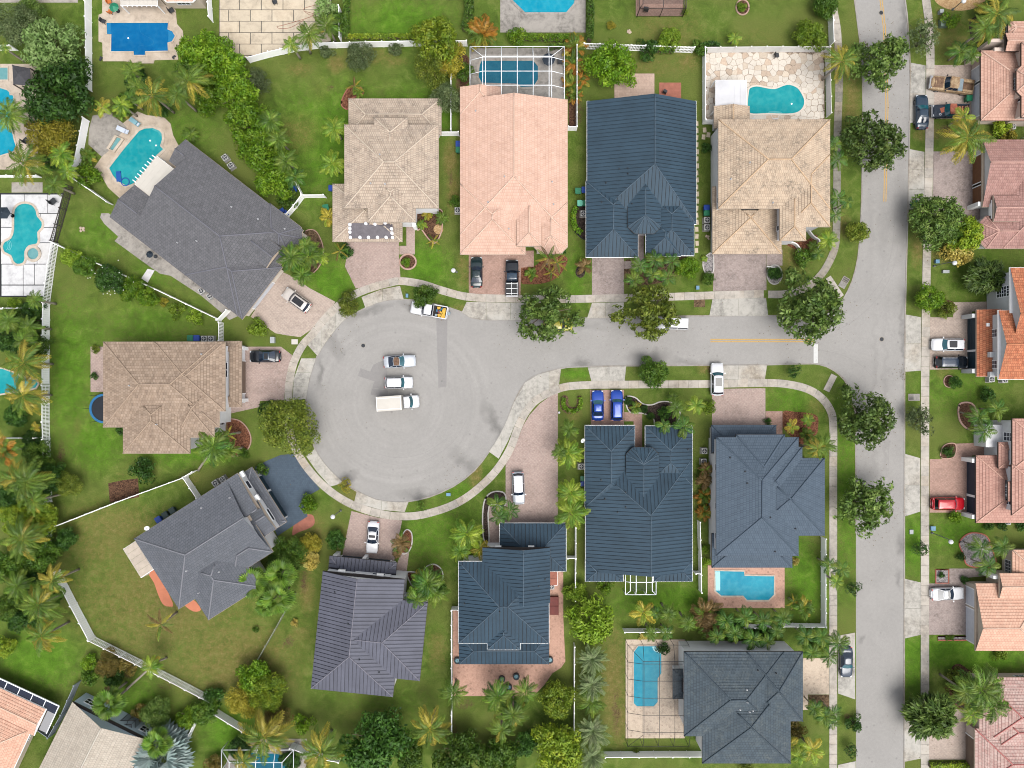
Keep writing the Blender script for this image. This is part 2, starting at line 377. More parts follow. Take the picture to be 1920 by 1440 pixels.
# ------------------------------------------------------------------ the ground sheet
DRY = [(230, 985, 110, 45, .55), (300, 1130, 190, 120, .62), (440, 1240, 130, 90, .7), (190, 1010, 90, 80, .5), (240, 890, 100, 30, .15), (660, 930, 30, 20, .5), (590, 1000, 25, 40, .6), (575, 1110, 16, 45, .8), (560, 250, 45, 40, .5), (630, 120, 18, 18, .9), (700, 105, 60, 18, .5), (560, 130, 25, 14, .6),
       (740, 115, 30, 12, .5), (845, 300, 14, 40, .9), (850, 360, 14, 40, .8), (1180, 125, 140, 25, .45), (1270, 70, 60, 60, .4), (1290, 115, 25, 20, .7), (1595, 190, 18, 60, .8), (1575, 420, 18, 30, .7), (300, 560, 60, 25, .35), (210, 560, 40, 40, .25), (225, 910, 30, 35, .3), (1480, 470, 40, 50, .6), (1480, 430, 30, 30, .5), (880, 520, 25, 20, .55), (868, 495, 16, 20, .6), (865, 580, 25, 10, .5), (890, 885, 14, 30, .9), (650, 1005, 20, 25, .4),
       (1075, 780, 20, 14, .5), (1770, 50, 60, 60, .45), (1790, 90, 40, 40, .5), (1725, 250, 14, 20, .6), (1760, 250, 20, 20, .6), (1720, 470, 14, 35, .7), (1775, 480, 50, 16, .5), (1390, 705, 16, 10, .8), (1320, 690, 16, 12, .8), (1530, 760, 22, 20, .5), (1150, 1280, 26, 110, .8), (1160, 1350, 20, 60, .8), (820, 1220, 20, 40, .6), (560, 1190, 30, 30, .5), (1840, 1265, 60, 12, .5), (40, 1330, 60, 10, .1), (360, 900, 30, 14, .4), (440, 900, 40, 20, .4), (1770, 700, 20, 14, .5), (1065, 955, 14, 60, .5), (145, 800, 8, 20, .4), (600, 170, 25, 30, .25), (1240, 45, 60, 60, .35), (690, 1160, 10, 10, 0), (700, 1340, 90, 14, .3), (1400, 100, 100, 60, .25), (700, 30, 20, 60, .2), (1760, 330, 10, 20, .4)]
DIRT = [(1745, 15, 5, 5, 0), (1335, 695, 14, 14, .6), (240, 1265, 16, 10, .6), (865, 160, 12, 60, .7), (863, 250, 6, 60, .6), (1780, 245, 26, 16, .7), (570, 1090, 7, 25, .7), (1070, 960, 6, 50, .5), (540, 1205, 14, 12, .6), (1155, 1340, 10, 60, .5), (620, 165, 10, 6, .6), (1083, 215, 14, 40, .5), (845, 330, 6, 20, .6), (115, 850, 8, 30, .6), (310, 1285, 20, 10, .5), (365, 925, 10, 20, .4), (870, 1320, 20, 12, .6), (1590, 1345, 9, 9, .7), (138, 325, 12, 12, .6), (555, 665, 8, 6, .5), (1590, 505, 8, 5, .5), (880, 500, 8, 8, .4), (850, 1400, 14, 60, .6)]
LUSH = [(640, 270, 140, 120, .75), (770, 220, 110, 60, .7), (745, 40, 110, 45, .8), (260, 600, 130, 90, .45), (130, 700, 50, 160, .65), (180, 830, 60, 60, .7), (350, 850, 120, 30, .6), (800, 500, 50, 50, .8), (620, 530, 60, 50, .8), (1740, 1220, 200, 30, .95), (1830, 1240, 120, 20, .9), (1715, 1260, 20, 60, .7), (1590, 900, 30, 250, .55), (1715, 1020, 30, 60, .8), (1800, 1000, 60, 40, .7), (1800, 730, 90, 60, .45), (820, 1000, 90, 70, .55), (1080, 520, 20, 80, .5), (70, 1230, 90, 70, .85), (430, 1370, 50, 60, .8), (720, 1330, 150, 60, .25), (1510, 1090, 40, 80, .7), (1250, 1130, 120, 40, .7), (1400, 760, 200, 30, .3), (1480, 755, 60, 40, .55), (240, 40, 120, 40, .4), (350, 240, 80, 60, .35), (1080, 700, 30, 14, .7), (850, 920, 60, 20, .6), (190, 440, 60, 60, .45), (300, 510, 60, 60, .4), (1350, 1410, 60, 10, .5), (1550, 1100, 20, 100, .3), (1480, 1020, 40, 40, .6), (1715, 1100, 12, 14, .5), (250, 1320, 100, 60, .5), (1850, 520, 80, 60, .35)]
def ground():
    xs = np.concatenate([[-700, -300, -140], np.arange(-90, 90.01, .5), [140, 300, 700]])
    ys = np.concatenate([[-700, -300, -120], np.arange(-70, 70.01, .5), [120, 300, 700]])
    X, Y = np.meshgrid(xs, ys); nx, ny = len(xs), len(ys)
    P = np.stack([X.ravel(), Y.ravel(), np.zeros(X.size)], 1)
    PX = X * S + 960; PY = 720 - Y * S
    def field(bl):
        f = np.zeros_like(X)
        for (x, y, rx, ry, k) in bl:
            d = np.sqrt(((PX - x) / rx) ** 2 + ((PY - y) / ry) ** 2)
            f = np.maximum(f, k * np.clip(1.35 - d, 0, 1))
        return f.ravel()
    i = np.arange(nx * ny).reshape(ny, nx)
    q = np.stack([i[:-1, :-1], i[:-1, 1:], i[1:, 1:], i[1:, :-1]], -1).reshape(-1, 4)
    me = bpy.data.meshes.new('ground')
    me.vertices.add(len(P)); me.vertices.foreach_set('co', P.ravel().astype(np.float32))
    me.loops.add(q.size); me.loops.foreach_set('vertex_index', q.ravel().astype(np.int32))
    me.polygons.add(len(q)); me.polygons.foreach_set('loop_start', (np.arange(len(q)) * 4).astype(np.int32))
    at = me.color_attributes.new('tone', 'FLOAT_COLOR', 'POINT')
    col = np.stack([field(DRY), field(DIRT), field(LUSH), np.ones(X.size)], 1)
    at.data.foreach_set('color', col.ravel().astype(np.float32))
    me.materials.append(MATS['grass']); me.update(); me.validate()
    o = link('ground', me); tag(o, 'mown green lawn ground with dry and bare patches between the houses', kind='structure')
ground()

# ------------------------------------------------------------------ roads, patches, paint, kerb
ROAD = [(1602, -60), (1602, 0), (1608, 45), (1615, 110), (1618, 200), (1616, 350), (1612, 450), (1604, 505), (1590, 545), (1570, 575), (1545, 590), (1500, 593), (1440, 592), (1330, 592), (1110, 596), (960, 600), (905, 599), (880, 594), (866, 585), (820, 571), (767, 562), (730, 562), (706, 568), (680, 580), (658, 592), (640, 605), (615, 635), (595, 667), (580, 710), (574, 745), (576, 790), (590, 840), (604, 864), (620, 883), (642, 904), (667, 920), (705, 937), (742, 942), (767, 940), (805, 932), (850, 912), (890, 882), (917, 847), (938, 815), (952, 785), (965, 752), (985, 717), (1010, 702), (1052, 691), (1080, 688), (1175, 686), (1330, 685), (1440, 684), (1527, 682), (1555, 690), (1575, 704), (1590, 724), (1600, 755), (1604, 800), (1605, 1000), (1605, 1440), (1605, 1500), (1695, 1500), (1695, 1440), (1696, 720), (1697, 600), (1699, 510), (1702, 400), (1704, 325), (1705, 250), (1707, 150), (1706, 112), (1701, 30), (1697, 0), (1696, -60)]
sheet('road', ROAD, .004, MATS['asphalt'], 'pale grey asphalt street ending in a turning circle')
for pl in ([(818, 597), (839, 598), (837, 725), (822, 727)], [(676, 690), (694, 697), (700, 684), (712, 678), (726, 676), (726, 731), (698, 727), (702, 715), (671, 705)]):
    sheet('road_patch', pl, .008, MATS['asphalt_patch'], 'darker grey patch of newer asphalt')
sheet('road_patch', [(697, 728), (728, 732), (726, 745), (695, 740)], .010, MATS['asphalt_patch'], 'darker grey patch of newer asphalt')
def ribbon(pts, wpx, closed=False):
    """offset both sides of a centre line (photograph pixels)"""
    n = len(pts); L = []; Rr = []
    for i in range(n):
        a = pts[max(0, i - 1)]; b = pts[min(n - 1, i + 1)]
        dx, dy = b[0] - a[0], b[1] - a[1]; l = math.hypot(dx, dy) or 1
        nx_, ny_ = -dy / l * wpx / 2, dx / l * wpx / 2
        L.append((pts[i][0] + nx_, pts[i][1] + ny_)); Rr.append((pts[i][0] - nx_, pts[i][1] - ny_))
    return L, Rr
def strip(name, pts, wpx, z, mat, zf=0.0, label=None, kind='structure', cat=None):
    L, Rr = ribbon(pts, wpx); mb = MB()
    for i in range(len(pts) - 1):
        a, b, c, d = (G(*q) for q in (L[i], L[i + 1], Rr[i + 1], Rr[i]))
        f = lambda p, zz: (p.x, p.y, zz)
        mb.face([f(a, z), f(d, z), f(c, z), f(b, z)][::-1])
        mb.face([f(a, zf), f(b, zf), f(b, z), f(a, z)]); mb.face([f(d, z), f(c, z), f(c, zf), f(d, zf)])
    for i in (0, -1):
        a, d = G(*L[i]), G(*Rr[i]); mb.face([(a.x, a.y, zf), (a.x, a.y, z), (d.x, d.y, z), (d.x, d.y, zf)])
    o = link(name, mb.mesh(name, mat)); return tag(o, label, cat, None, kind)
for dx in (-2.0, 2.0):
    strip('road_marking', [(1651 + dx, -40), (1652 + dx, 0), (1658 + dx, 50), (1661 + dx, 110), (1663 + dx, 200), (1661 + dx, 300), (1659 + dx, 378)], 1.7, .010, MATS['paint_yellow'], .004, 'yellow centre line painted on the road')
for dy in (-2.2, 2.2):
    strip('road_marking', [(1332, 638.5 + dy), (1526, 638.5 + dy)], 1.8, .010, MATS['paint_yellow'], .004, 'yellow centre line painted on the road')
strip('road_marking', [(1529.5, 645), (1529.5, 681)], 8, .010, MATS['paint_white'], .004, 'white stop bar painted across the side street')
mat_asphalt('tyre_mark', (179, 176, 173), stains=False)
for k_, tm in enumerate(([(1688, 330), (1686, 430), (1676, 500), (1652, 550), (1615, 590), (1570, 618), (1500, 632)], [(1678, 330), (1677, 425), (1666, 495), (1642, 542), (1606, 580)], [(1667, 1000), (1666, 850), (1660, 760), (1630, 700), (1585, 668), (1530, 655)], [(700, 860), (745, 872), (800, 862), (848, 830), (876, 785)], [(690, 845), (742, 858), (794, 850), (838, 822)])):
    strip('tyre_mark', smooth_px(tm, False, 5), .9, .0075 + .0003 * k_, MATS['tyre_mark'], .004, 'faint curved tyre mark on the asphalt')
# low concrete kerb lip along the two road edges
kl = ROAD[1:60]; kr = ROAD[62:-1]
strip('kerb', smooth_px(kl, False, 2), 2.4, .05, MATS['kerb'], 0, 'low grey concrete kerb lip along the road edge')
strip('kerb', kr, 2.4, .05, MATS['kerb'], 0, 'low grey concrete kerb lip along the road edge')

def sidewalk(name, pts, wpx, mat, label, slab=1.55, z=.07, curve=True):
    root = empty(name, (0, 0, 0), label, None, None, 'structure')
    P = smooth_px(pts, False, 6) if curve else pts
    # resample by distance
    ds = [0]
    for i in range(1, len(P)): ds.append(ds[-1] + math.dist(P[i], P[i - 1]))
    tot = ds[-1]; step = slab * S; n = max(1, round(tot / step)); gap = .34
    def at(d):
        d = max(0, min(tot, d))
        for i in range(1, len(P)):
            if d <= ds[i]:
                t = (d - ds[i - 1]) / max(1e-6, ds[i] - ds[i - 1]); return (P[i - 1][0] + (P[i][0] - P[i - 1][0]) * t, P[i - 1][1] + (P[i][1] - P[i - 1][1]) * t)
        return P[-1]
    for k in range(n):
        d0 = tot * k / n + gap / 2; d1 = tot * (k + 1) / n - gap / 2
        c = [at(d0 + (d1 - d0) * j / 3) for j in range(4)]
        a0 = at(d0 - 1.5); a1 = at(d1 + 1.5); L, Rr = ribbon([a0] + c + [a1], wpx)
        mb = MB(); mb.prism(W2(L[1:-1] + Rr[1:-1][::-1]), .0, z + R.uniform(-.006, .006))
        part('slab', mb, MATS[mat(k, n) if callable(mat) else mat], root)
    return root
sidewalk('sidewalk', [(1432, 551), (1330, 554), (1240, 557), (1110, 560), (1050, 561), (960, 560), (880, 557), (830, 545), (792, 533), (752, 527), (728, 531), (692, 541), (660, 555), (630, 577), (605, 603), (585, 628), (567, 648), (551, 680), (543, 715), (541, 745), (541, 790), (549, 830), (562, 856), (580, 882), (605, 909), (635, 932), (672, 951), (717, 964), (755, 968), (792, 965), (842, 950), (880, 929), (917, 897), (940, 869), (958, 838), (972, 800), (985, 774), (1006, 750), (1042, 731), (1080, 723), (1180, 721), (1330, 720), (1436, 718), (1480, 721), (1515, 730), (1540, 746), (1557, 770), (1562, 800), (1562, 900), (1562, 1100), (1562, 1300), (1562, 1470)], 14.5, 'sidewalk', 'pale concrete sidewalk of square slabs curving round the turning circle')
sidewalk('sidewalk', [(1735, -20), (1736, 0), (1741, 40), (1744, 100), (1743, 225), (1741, 325), (1739, 420), (1737, 510), (1735, 660), (1734, 800), (1734, 1470)], 15.5, 'sidewalk', 'straight pale concrete sidewalk beside the long road on the east')
sidewalk('sidewalk', [(1560, -10), (1563, 20), (1570, 63), (1573, 150), (1570, 250), (1569, 350), (1568, 435), (1564, 468), (1551, 498), (1535, 520), (1510, 540), (1475, 551), (1440, 552)], 14, lambda k, n: 'sidewalk_old' if 4 < k < n - 5 else 'sidewalk', 'weathered grey sidewalk with dark stains beside the corner house')
sidewalk('sidewalk', [(1552, 520), (1577, 557)], 12, 'sidewalk', 'short concrete ramp from the sidewalk to the street corner', curve=False)
sidewalk('sidewalk', [(1549, 733), (1564, 703)], 12, 'sidewalk', 'short concrete ramp south of the stop bar', curve=False)

def sh(name, px, z, m, label): return sheet(name, px, z, MATS[m], label)
# concrete aprons, each of cast bays
def apron(px, label, bays=2, horiz=True):
    root = empty('driveway_apron', (0, 0, 0), label, None, None, 'structure')
    ax = 0 if horiz else 1; lo = min(p[ax] for p in px); hi = max(p[ax] for p in px)
    for k in range(bays):
        a = lo + (hi - lo) * k / bays + (.2 if k else 0); b = lo + (hi - lo) * (k + 1) / bays - (.2 if k < bays - 1 else 0)
        q = clip_band(px, ax, a, b)
        if q: part('slab', MB().prism(W2(q), 0, .055 + .002 * k), MATS['apron'], root)
apron([(576, 646), (592, 625), (613, 600), (632, 580), (655, 590), (640, 605), (615, 635), (595, 667)], 'concrete apron below the driveway with the white panoramic-roof car', 3)
apron([(678, 557), (714, 543), (750, 536), (757, 561), (730, 562), (706, 568), (685, 577)], 'curved concrete apron in front of the beige house with the tarp', 2)
apron([(875, 566), (960, 568), (1000, 568), (1003, 599), (960, 600), (905, 599), (880, 594), (866, 585)], 'concrete apron in front of the peach tiled house', 3)
apron([(1110, 568), (1170, 567), (1168, 595), (1101, 596)], 'concrete apron in front of the north navy metal roofed house', 2)
apron([(1336, 560), (1436, 559), (1440, 592), (1330, 592)], 'wide concrete apron in front of the tan tiled corner house', 2)
apron([(565, 672), (592, 672), (580, 710), (574, 748), (549, 750), (551, 710)], 'concrete apron in front of the brown tiled house', 3, False)
apron([(574, 855), (590, 842), (604, 864), (620, 883), (645, 906), (619, 912), (595, 885)], 'concrete apron below the blue paved driveway', 2)
apron([(669, 921), (705, 937), (742, 942), (766, 941), (759, 960), (715, 956), (664, 942)], 'concrete apron in front of the purple metal roofed house', 2)
apron([(1052, 691), (1048, 722), (1020, 733), (990, 757), (968, 790), (953, 826), (935, 860), (917, 847), (938, 815), (952, 785), (965, 752), (985, 717), (1010, 702)], 'long curved concrete apron on the south east of the turning circle', 6)
apron([(1102, 689), (1174, 687), (1171, 714), (1109, 715)], 'concrete apron in front of the two blue cars', 2)
apron([(1332, 686), (1438, 685), (1434, 711), (1335, 712)], 'concrete apron under the white hatchback', 2)
apron([(1708, 118), (1735, 123), (1735, 225), (1706, 231)], 'concrete apron in front of the rusty pickup trucks', 2, False)
apron([(1706, 280), (1733, 285), (1732, 390), (1703, 393)], 'concrete apron in front of the brown tiled eastern house', 3, False)
apron([(1699, 590), (1727, 595), (1726, 695), (1697, 697)], 'concrete apron in front of the orange barrel tiled house', 2, False)
apron([(1697, 851), (1725, 859), (1725, 959), (1697, 968)], 'stained concrete apron in front of the red car', 2, False)
apron([(1696, 1085), (1726, 1092), (1726, 1190), (1696, 1197)], 'concrete apron in front of the eastern white sedan', 2, False)
apron([(1696, 1350), (1726, 1358), (1726, 1422), (1696, 1428)], 'white concrete apron beside the feathery street tree', 1, False)
apron([(1571, 1192), (1603, 1186), (1603, 1311), (1571, 1300)], 'concrete apron under the dark blue parked car', 2, False)
apron([(1571, 1434), (1604, 1427), (1604, 1480), (1571, 1480)], 'concrete apron at the bottom of the long road', 1, False)

# paved driveways and walks
sh('driveway', [(525, 508), (552, 520), (580, 540), (629, 566), (612, 590), (588, 615), (563, 632), (540, 629), (517, 625), (480, 600), (470, 594)], .03, 'pavers_beige', 'beige paver driveway beside the large grey roofed house')
sh('driveway', [(649, 450), (748, 450), (748, 477), (751, 522), (712, 533), (667, 541), (656, 518), (647, 500), (650, 480)], .03, 'pavers_pink', 'pink paver driveway in front of the beige house with the tarp')
sh('walkway', [(762, 415), (778, 415), (778, 477), (749, 477), (749, 461), (762, 461)], .034, 'pavers_pink', 'pink paver walk to the door of the beige house')
sh('driveway', [(879, 470), (1001, 470), (1001, 500), (977, 502), (976, 553), (879, 553)], .03, 'pavers_red', 'salmon paver driveway in front of the peach tiled house')
sh('driveway', [(1110, 476), (1170, 476), (1170, 553), (1110, 554)], .03, 'pavers_grey', 'grey pink paver driveway in front of the north navy roofed house')
sh('walkway', [(1191, 430), (1207, 430), (1207, 503), (1170.5, 504), (1170.5, 490), (1191, 489)], .034, 'pavers_grey', 'paver walk to the recessed door of the north navy roofed house')
sh('driveway', [(1338, 470), (1437, 470), (1437, 544), (1337, 546)], .03, 'pavers_grey', 'stained grey pink paver driveway in front of the corner house')
sh('walkway', [(1437.5, 468), (1467, 468), (1467, 498), (1437.5, 498)], .034, 'pavers_grey', 'paver walk beside the garage of the corner house')
sh('driveway', [(450, 650), (527, 650), (548, 666), (536, 715), (532, 750), (487, 752), (487, 763), (425, 777), (425, 762), (452, 750)], .03, 'pavers_pink', 'pink paver driveway with a black car')
sh('driveway', [(478, 876), (500, 864), (527, 853), (553, 851), (573, 882), (600, 917), (566, 936), (577, 968), (520, 1005), (495, 940)], .03, 'pavers_blue', 'blue grey painted paver driveway')
sh('driveway', [(659, 958), (710, 971), (754, 976), (737, 1062), (640, 1050)], .03, 'pavers_pink', 'pink paver driveway with a white sedan')
sh('walkway', [(752, 1036), (767, 1036), (758, 1108), (742, 1108), (744, 1060)], .034, 'pavers_pink', 'narrow pink paver walk beside the purple roofed house')
sh('driveway', [(1046, 737), (1046, 985), (940, 985), (948, 940), (948, 870), (967, 834), (981, 798), (993, 778), (1012, 757), (1030, 744)], .03, 'pavers_pink', 'large worn pink paver driveway south east of the turning circle')
sh('walkway', [(917, 950), (948, 950), (948, 985), (936, 985), (936, 1022), (918, 1022)], .034, 'pavers_pink', 'paver walk to the door of the southern navy roofed house')
sh('driveway', [(1106, 731), (1170, 731), (1170, 800), (1108, 800)], .03, 'pavers_red', 'salmon paver driveway under two blue cars')
sh('walkway', [(1170.5, 773), (1204, 773), (1204, 845), (1188, 845), (1188, 790), (1170.5, 790)], .034, 'pavers_red', 'salmon paver walk to the door of the southern navy roofed house')
sh('driveway', [(1335, 729), (1435, 728), (1435, 800), (1335, 800)], .03, 'pavers_pink', 'pink paver driveway in front of the slate blue roofed house')
sh('walkway', [(1435.5, 771), (1467, 771), (1467, 815), (1435.5, 815)], .034, 'pavers_red', 'red paver walk in front of the slate blue roofed house')
sh('driveway', [(1500, 1234), (1554, 1234), (1554, 1302), (1515, 1302), (1515, 1331), (1500, 1331)], .03, 'pavers_cream', 'cream herringbone paver driveway beside the south slate roofed house')
sh('driveway', [(1752, 122), (1830, 122), (1830, 222), (1751, 223)], .03, 'pavers_beige', 'beige paver driveway under two old pickup trucks')
sh('driveway', [(1750, 284), (1830, 284), (1830, 402), (1749, 405)], .03, 'pavers_grey', 'grey brown paver driveway of the brown tiled eastern house')
sh('walkway', [(1810, 390), (1862, 390), (1862, 412), (1815, 412)], .036, 'pavers_grey', 'paver walk to the arched door of the brown tiled eastern house')
sh('driveway', [(1744, 595), (1787, 595), (1788, 567), (1880, 565), (1880, 582), (1822, 584), (1822, 692), (1743, 693)], .03, 'pavers_beige', 'pale pink paver driveway under a white and a black car')
sh('driveway', [(1743, 861), (1786, 860), (1792, 845), (1790, 832), (1858, 829), (1858, 852), (1822, 854), (1822, 961), (1743, 961)], .03, 'pavers_red', 'salmon paver driveway under a red car')
sh('driveway', [(1742, 1094), (1780, 1094), (1780, 1066), (1850, 1066), (1850, 1080), (1814, 1083), (1814, 1190), (1742, 1190)], .03, 'pavers_grey', 'grey brown paver driveway under the eastern white sedan')
sh('driveway', [(1742, 1360), (1786, 1360), (1790, 1330), (1812, 1330), (1830, 1365), (1820, 1424), (1742, 1424)], .03, 'pavers_beige', 'stained pale paver driveway at the bottom right')
# ------------------------------------------------------------------ roof and wall materials
def mat_tile(key, c1, c2, joint, tw=.32, th=.42, stain=(120, 110, 100), stain_amt=.4, mott=.08):
    t = NT(key); p = t.pos()
    uv = t.n('ShaderNodeUVMap').outputs[0]
    br = t.n('ShaderNodeTexBrick', i_Scale=1.0, i_Mortar_Size=.026, i_Mortar_Smooth=.4, i_Brick_Width=tw, i_Row_Height=th, offset=.5)
    t.l(uv, br.inputs['Vector']); br.inputs['Color1'].default_value = A(*c1); br.inputs['Color2'].default_value = A(*c2); br.inputs['Mortar'].default_value = A(*joint)
    f = t.noise(p, .5, 6, .65, .4); f2 = t.noise(p, 3.5, 4, .75)
    c = t.mix(t.math('MULTIPLY', t.maprange(f, .44, .64), t.maprange(f2, .44, .60, 0, stain_amt)), br.outputs['Color'], A(*stain))
    # single odd tiles
    wn = t.n('ShaderNodeTexWhiteNoise', noise_dimensions='2D')
    sn = t.n('ShaderNodeVectorMath', operation='SNAP'); t.l(uv, sn.inputs[0]); sn.inputs[1].default_value = (tw, th, 1); t.l(sn.outputs[0], wn.inputs['Vector'])
    v = t.math('MULTIPLY', t.maprange(wn.outputs['Value'], 0, 1, 1 - mott, 1 + mott), t.maprange(f, .3, .7, 1.05, .95))
    hsv = t.n('ShaderNodeHueSaturation'); t.l(c, hsv.inputs['Color']); t.l(v, hsv.inputs['Value'])
    t.l(hsv.outputs[0], t.b.inputs['Base Color']); t.bump(br.outputs['Fac'], -.5, .03)
    return t.done(key, .8, 0, .3)
def mat_metal(key, c, rough=.45, spread=.05):
    t = NT(key); p = t.pos(); oi = t.n('ShaderNodeObjectInfo')
    f = t.noise(p, .35, 5, .6); f2 = t.noise(p, 5, 4, .7)
    col = t.ramp(f, [(.3, A(*[q * .93 for q in c])), (.7, A(*[q * 1.06 for q in c]))])
    v = t.math('MULTIPLY', t.maprange(oi.outputs['Random'], 0, 1, 1 - spread, 1 + spread), t.maprange(f2, .3, .7, .94, 1.06))
    hsv = t.n('ShaderNodeHueSaturation'); t.l(col, hsv.inputs['Color']); t.l(v, hsv.inputs['Value'])
    t.l(hsv.outputs[0], t.b.inputs['Base Color']); t.bump(f2, .06, .01)
    return t.done(key, .6, 0, .2)
mat_tile('tile_beige', (222, 204, 184), (208, 188, 168), (158, 140, 124), stain=(136, 124, 116), stain_amt=.75)
mat_tile('tile_peach', (246, 208, 188), (240, 200, 178), (218, 174, 152), .34, .44, stain=(200, 150, 124), stain_amt=.3, mott=.05)
mat_tile('tile_tan', (228, 206, 180), (216, 192, 166), (174, 150, 128), stain=(136, 124, 112), stain_amt=.85)
mat_tile('tile_brown', (190, 168, 148), (172, 150, 130), (140, 118, 100), .40, .42, stain=(146, 122, 106), stain_amt=.5, mott=.14)
mat_tile('tile_charcoal', (122, 122, 126), (110, 110, 114), (80, 80, 86), .42, .42, stain=(132, 132, 138), stain_amt=.35)
mat_tile('tile_grey', (116, 120, 128), (106, 110, 118), (76, 80, 90), .42, .40, stain=(128, 130, 136), stain_amt=.4)
mat_tile('tile_slate', (96, 112, 128), (88, 104, 120), (60, 76, 94), .34, .42, stain=(100, 116, 132), stain_amt=.3, mott=.05)
mat_tile('tile_slate_old', (86, 100, 110), (76, 90, 100), (54, 66, 76), .42, .44, stain=(122, 130, 128), stain_amt=.6, mott=.10)
mat_tile('tile_pink', (236, 192, 172), (224, 178, 158), (188, 142, 124), .42, .46, stain=(204, 154, 132), stain_amt=.4, mott=.07)
mat_tile('tile_rose', (200, 158, 148), (186, 142, 132), (140, 102, 96), .34, .44, stain=(166, 120, 110), stain_amt=.4, mott=.10)
mat_tile('tile_salmon', (224, 176, 160), (214, 164, 148), (176, 128, 114), .40, .44, stain=(200, 146, 128), stain_amt=.3, mott=.06)
mat_tile('tile_coral', (248, 204, 178), (242, 192, 166), (206, 150, 126), .46, .46, stain=(210, 154, 132), stain_amt=.35, mott=.06)
mat_tile('tile_blush', (226, 198, 188), (212, 178, 168), (160, 112, 106), .46, .48, stain=(214, 150, 142), stain_amt=.7, mott=.10)
mat_tile('tile_orange', (224, 146, 106), (204, 120, 84), (140, 76, 54), .30, .40, stain=(230, 166, 118), stain_amt=.5, mott=.18)
mat_tile('tile_sand', (218, 208, 192), (208, 196, 180), (176, 164, 150), .34, .44, stain=(190, 178, 164), stain_amt=.4)
mat_metal('metal_navy', (62, 85, 102)); mat_metal('metal_navy_dark', (58, 82, 100)); mat_metal('metal_purple', (108, 110, 124)); plain('metal_gap', A(14, 20, 28), .6, var=.1); plain('metal_gap_purple', A(30, 28, 42), .6, var=.1)
for k, c in dict(ridge_beige=(232, 214, 194), ridge_peach=(250, 214, 192), ridge_tan=(230, 196, 160), ridge_brown=(190, 166, 144), ridge_charcoal=(128, 128, 138), ridge_grey=(146, 148, 156), ridge_slate=(82, 100, 118), ridge_old=(66, 82, 94), ridge_pink=(246, 206, 186), ridge_rose=(222, 176, 162), ridge_salmon=(240, 190, 170), ridge_coral=(252, 214, 190), ridge_blush=(206, 128, 122), ridge_orange=(224, 146, 104), ridge_sand=(228, 220, 206), ridge_navy=(84, 104, 120), ridge_purple=(140, 138, 150)).items():
    plain(k, A(*c), .75, var=.14, scale=5)
for k, c in dict(wall_white=(238, 238, 240), wall_cream=(232, 222, 208), wall_grey=(204, 206, 208), wall_blush=(214, 196, 184), wall_tan=(204, 190, 172), wall_bluegrey=(196, 214, 226), wall_pale=(222, 222, 224)).items():
    plain(k, A(*c, 1.5), .85, var=.06, scale=.8, bump=.15, bscale=14)
plain('trim_white', A(244, 244, 244, 1.7), .6, var=.05); plain('gutter_dark', A(70, 62, 58), .6, var=.1); plain('gutter_tan', A(214, 196, 176), .6, var=.1)
plain('frame_white', A(240, 242, 244, 1.7), .5, var=.05); plain('pane_dark', A(38, 48, 70), .08, var=.25, spec=.6); plain('garage_teal', A(44, 70, 84), .5, var=.1); plain('garage_navy', A(66, 74, 92), .5, var=.1); plain('garage_white', A(214, 218, 226, 1.5), .5, var=.06); plain('garage_brown', A(150, 104, 70), .6, var=.15); plain('garage_tan', A(150, 128, 112), .6, var=.1)
plain('vent_lead', A(206, 208, 212), .6, var=.1); plain('vent_dark', A(40, 48, 58), .6, var=.1); plain('door_dark', A(60, 44, 40), .5, var=.2)

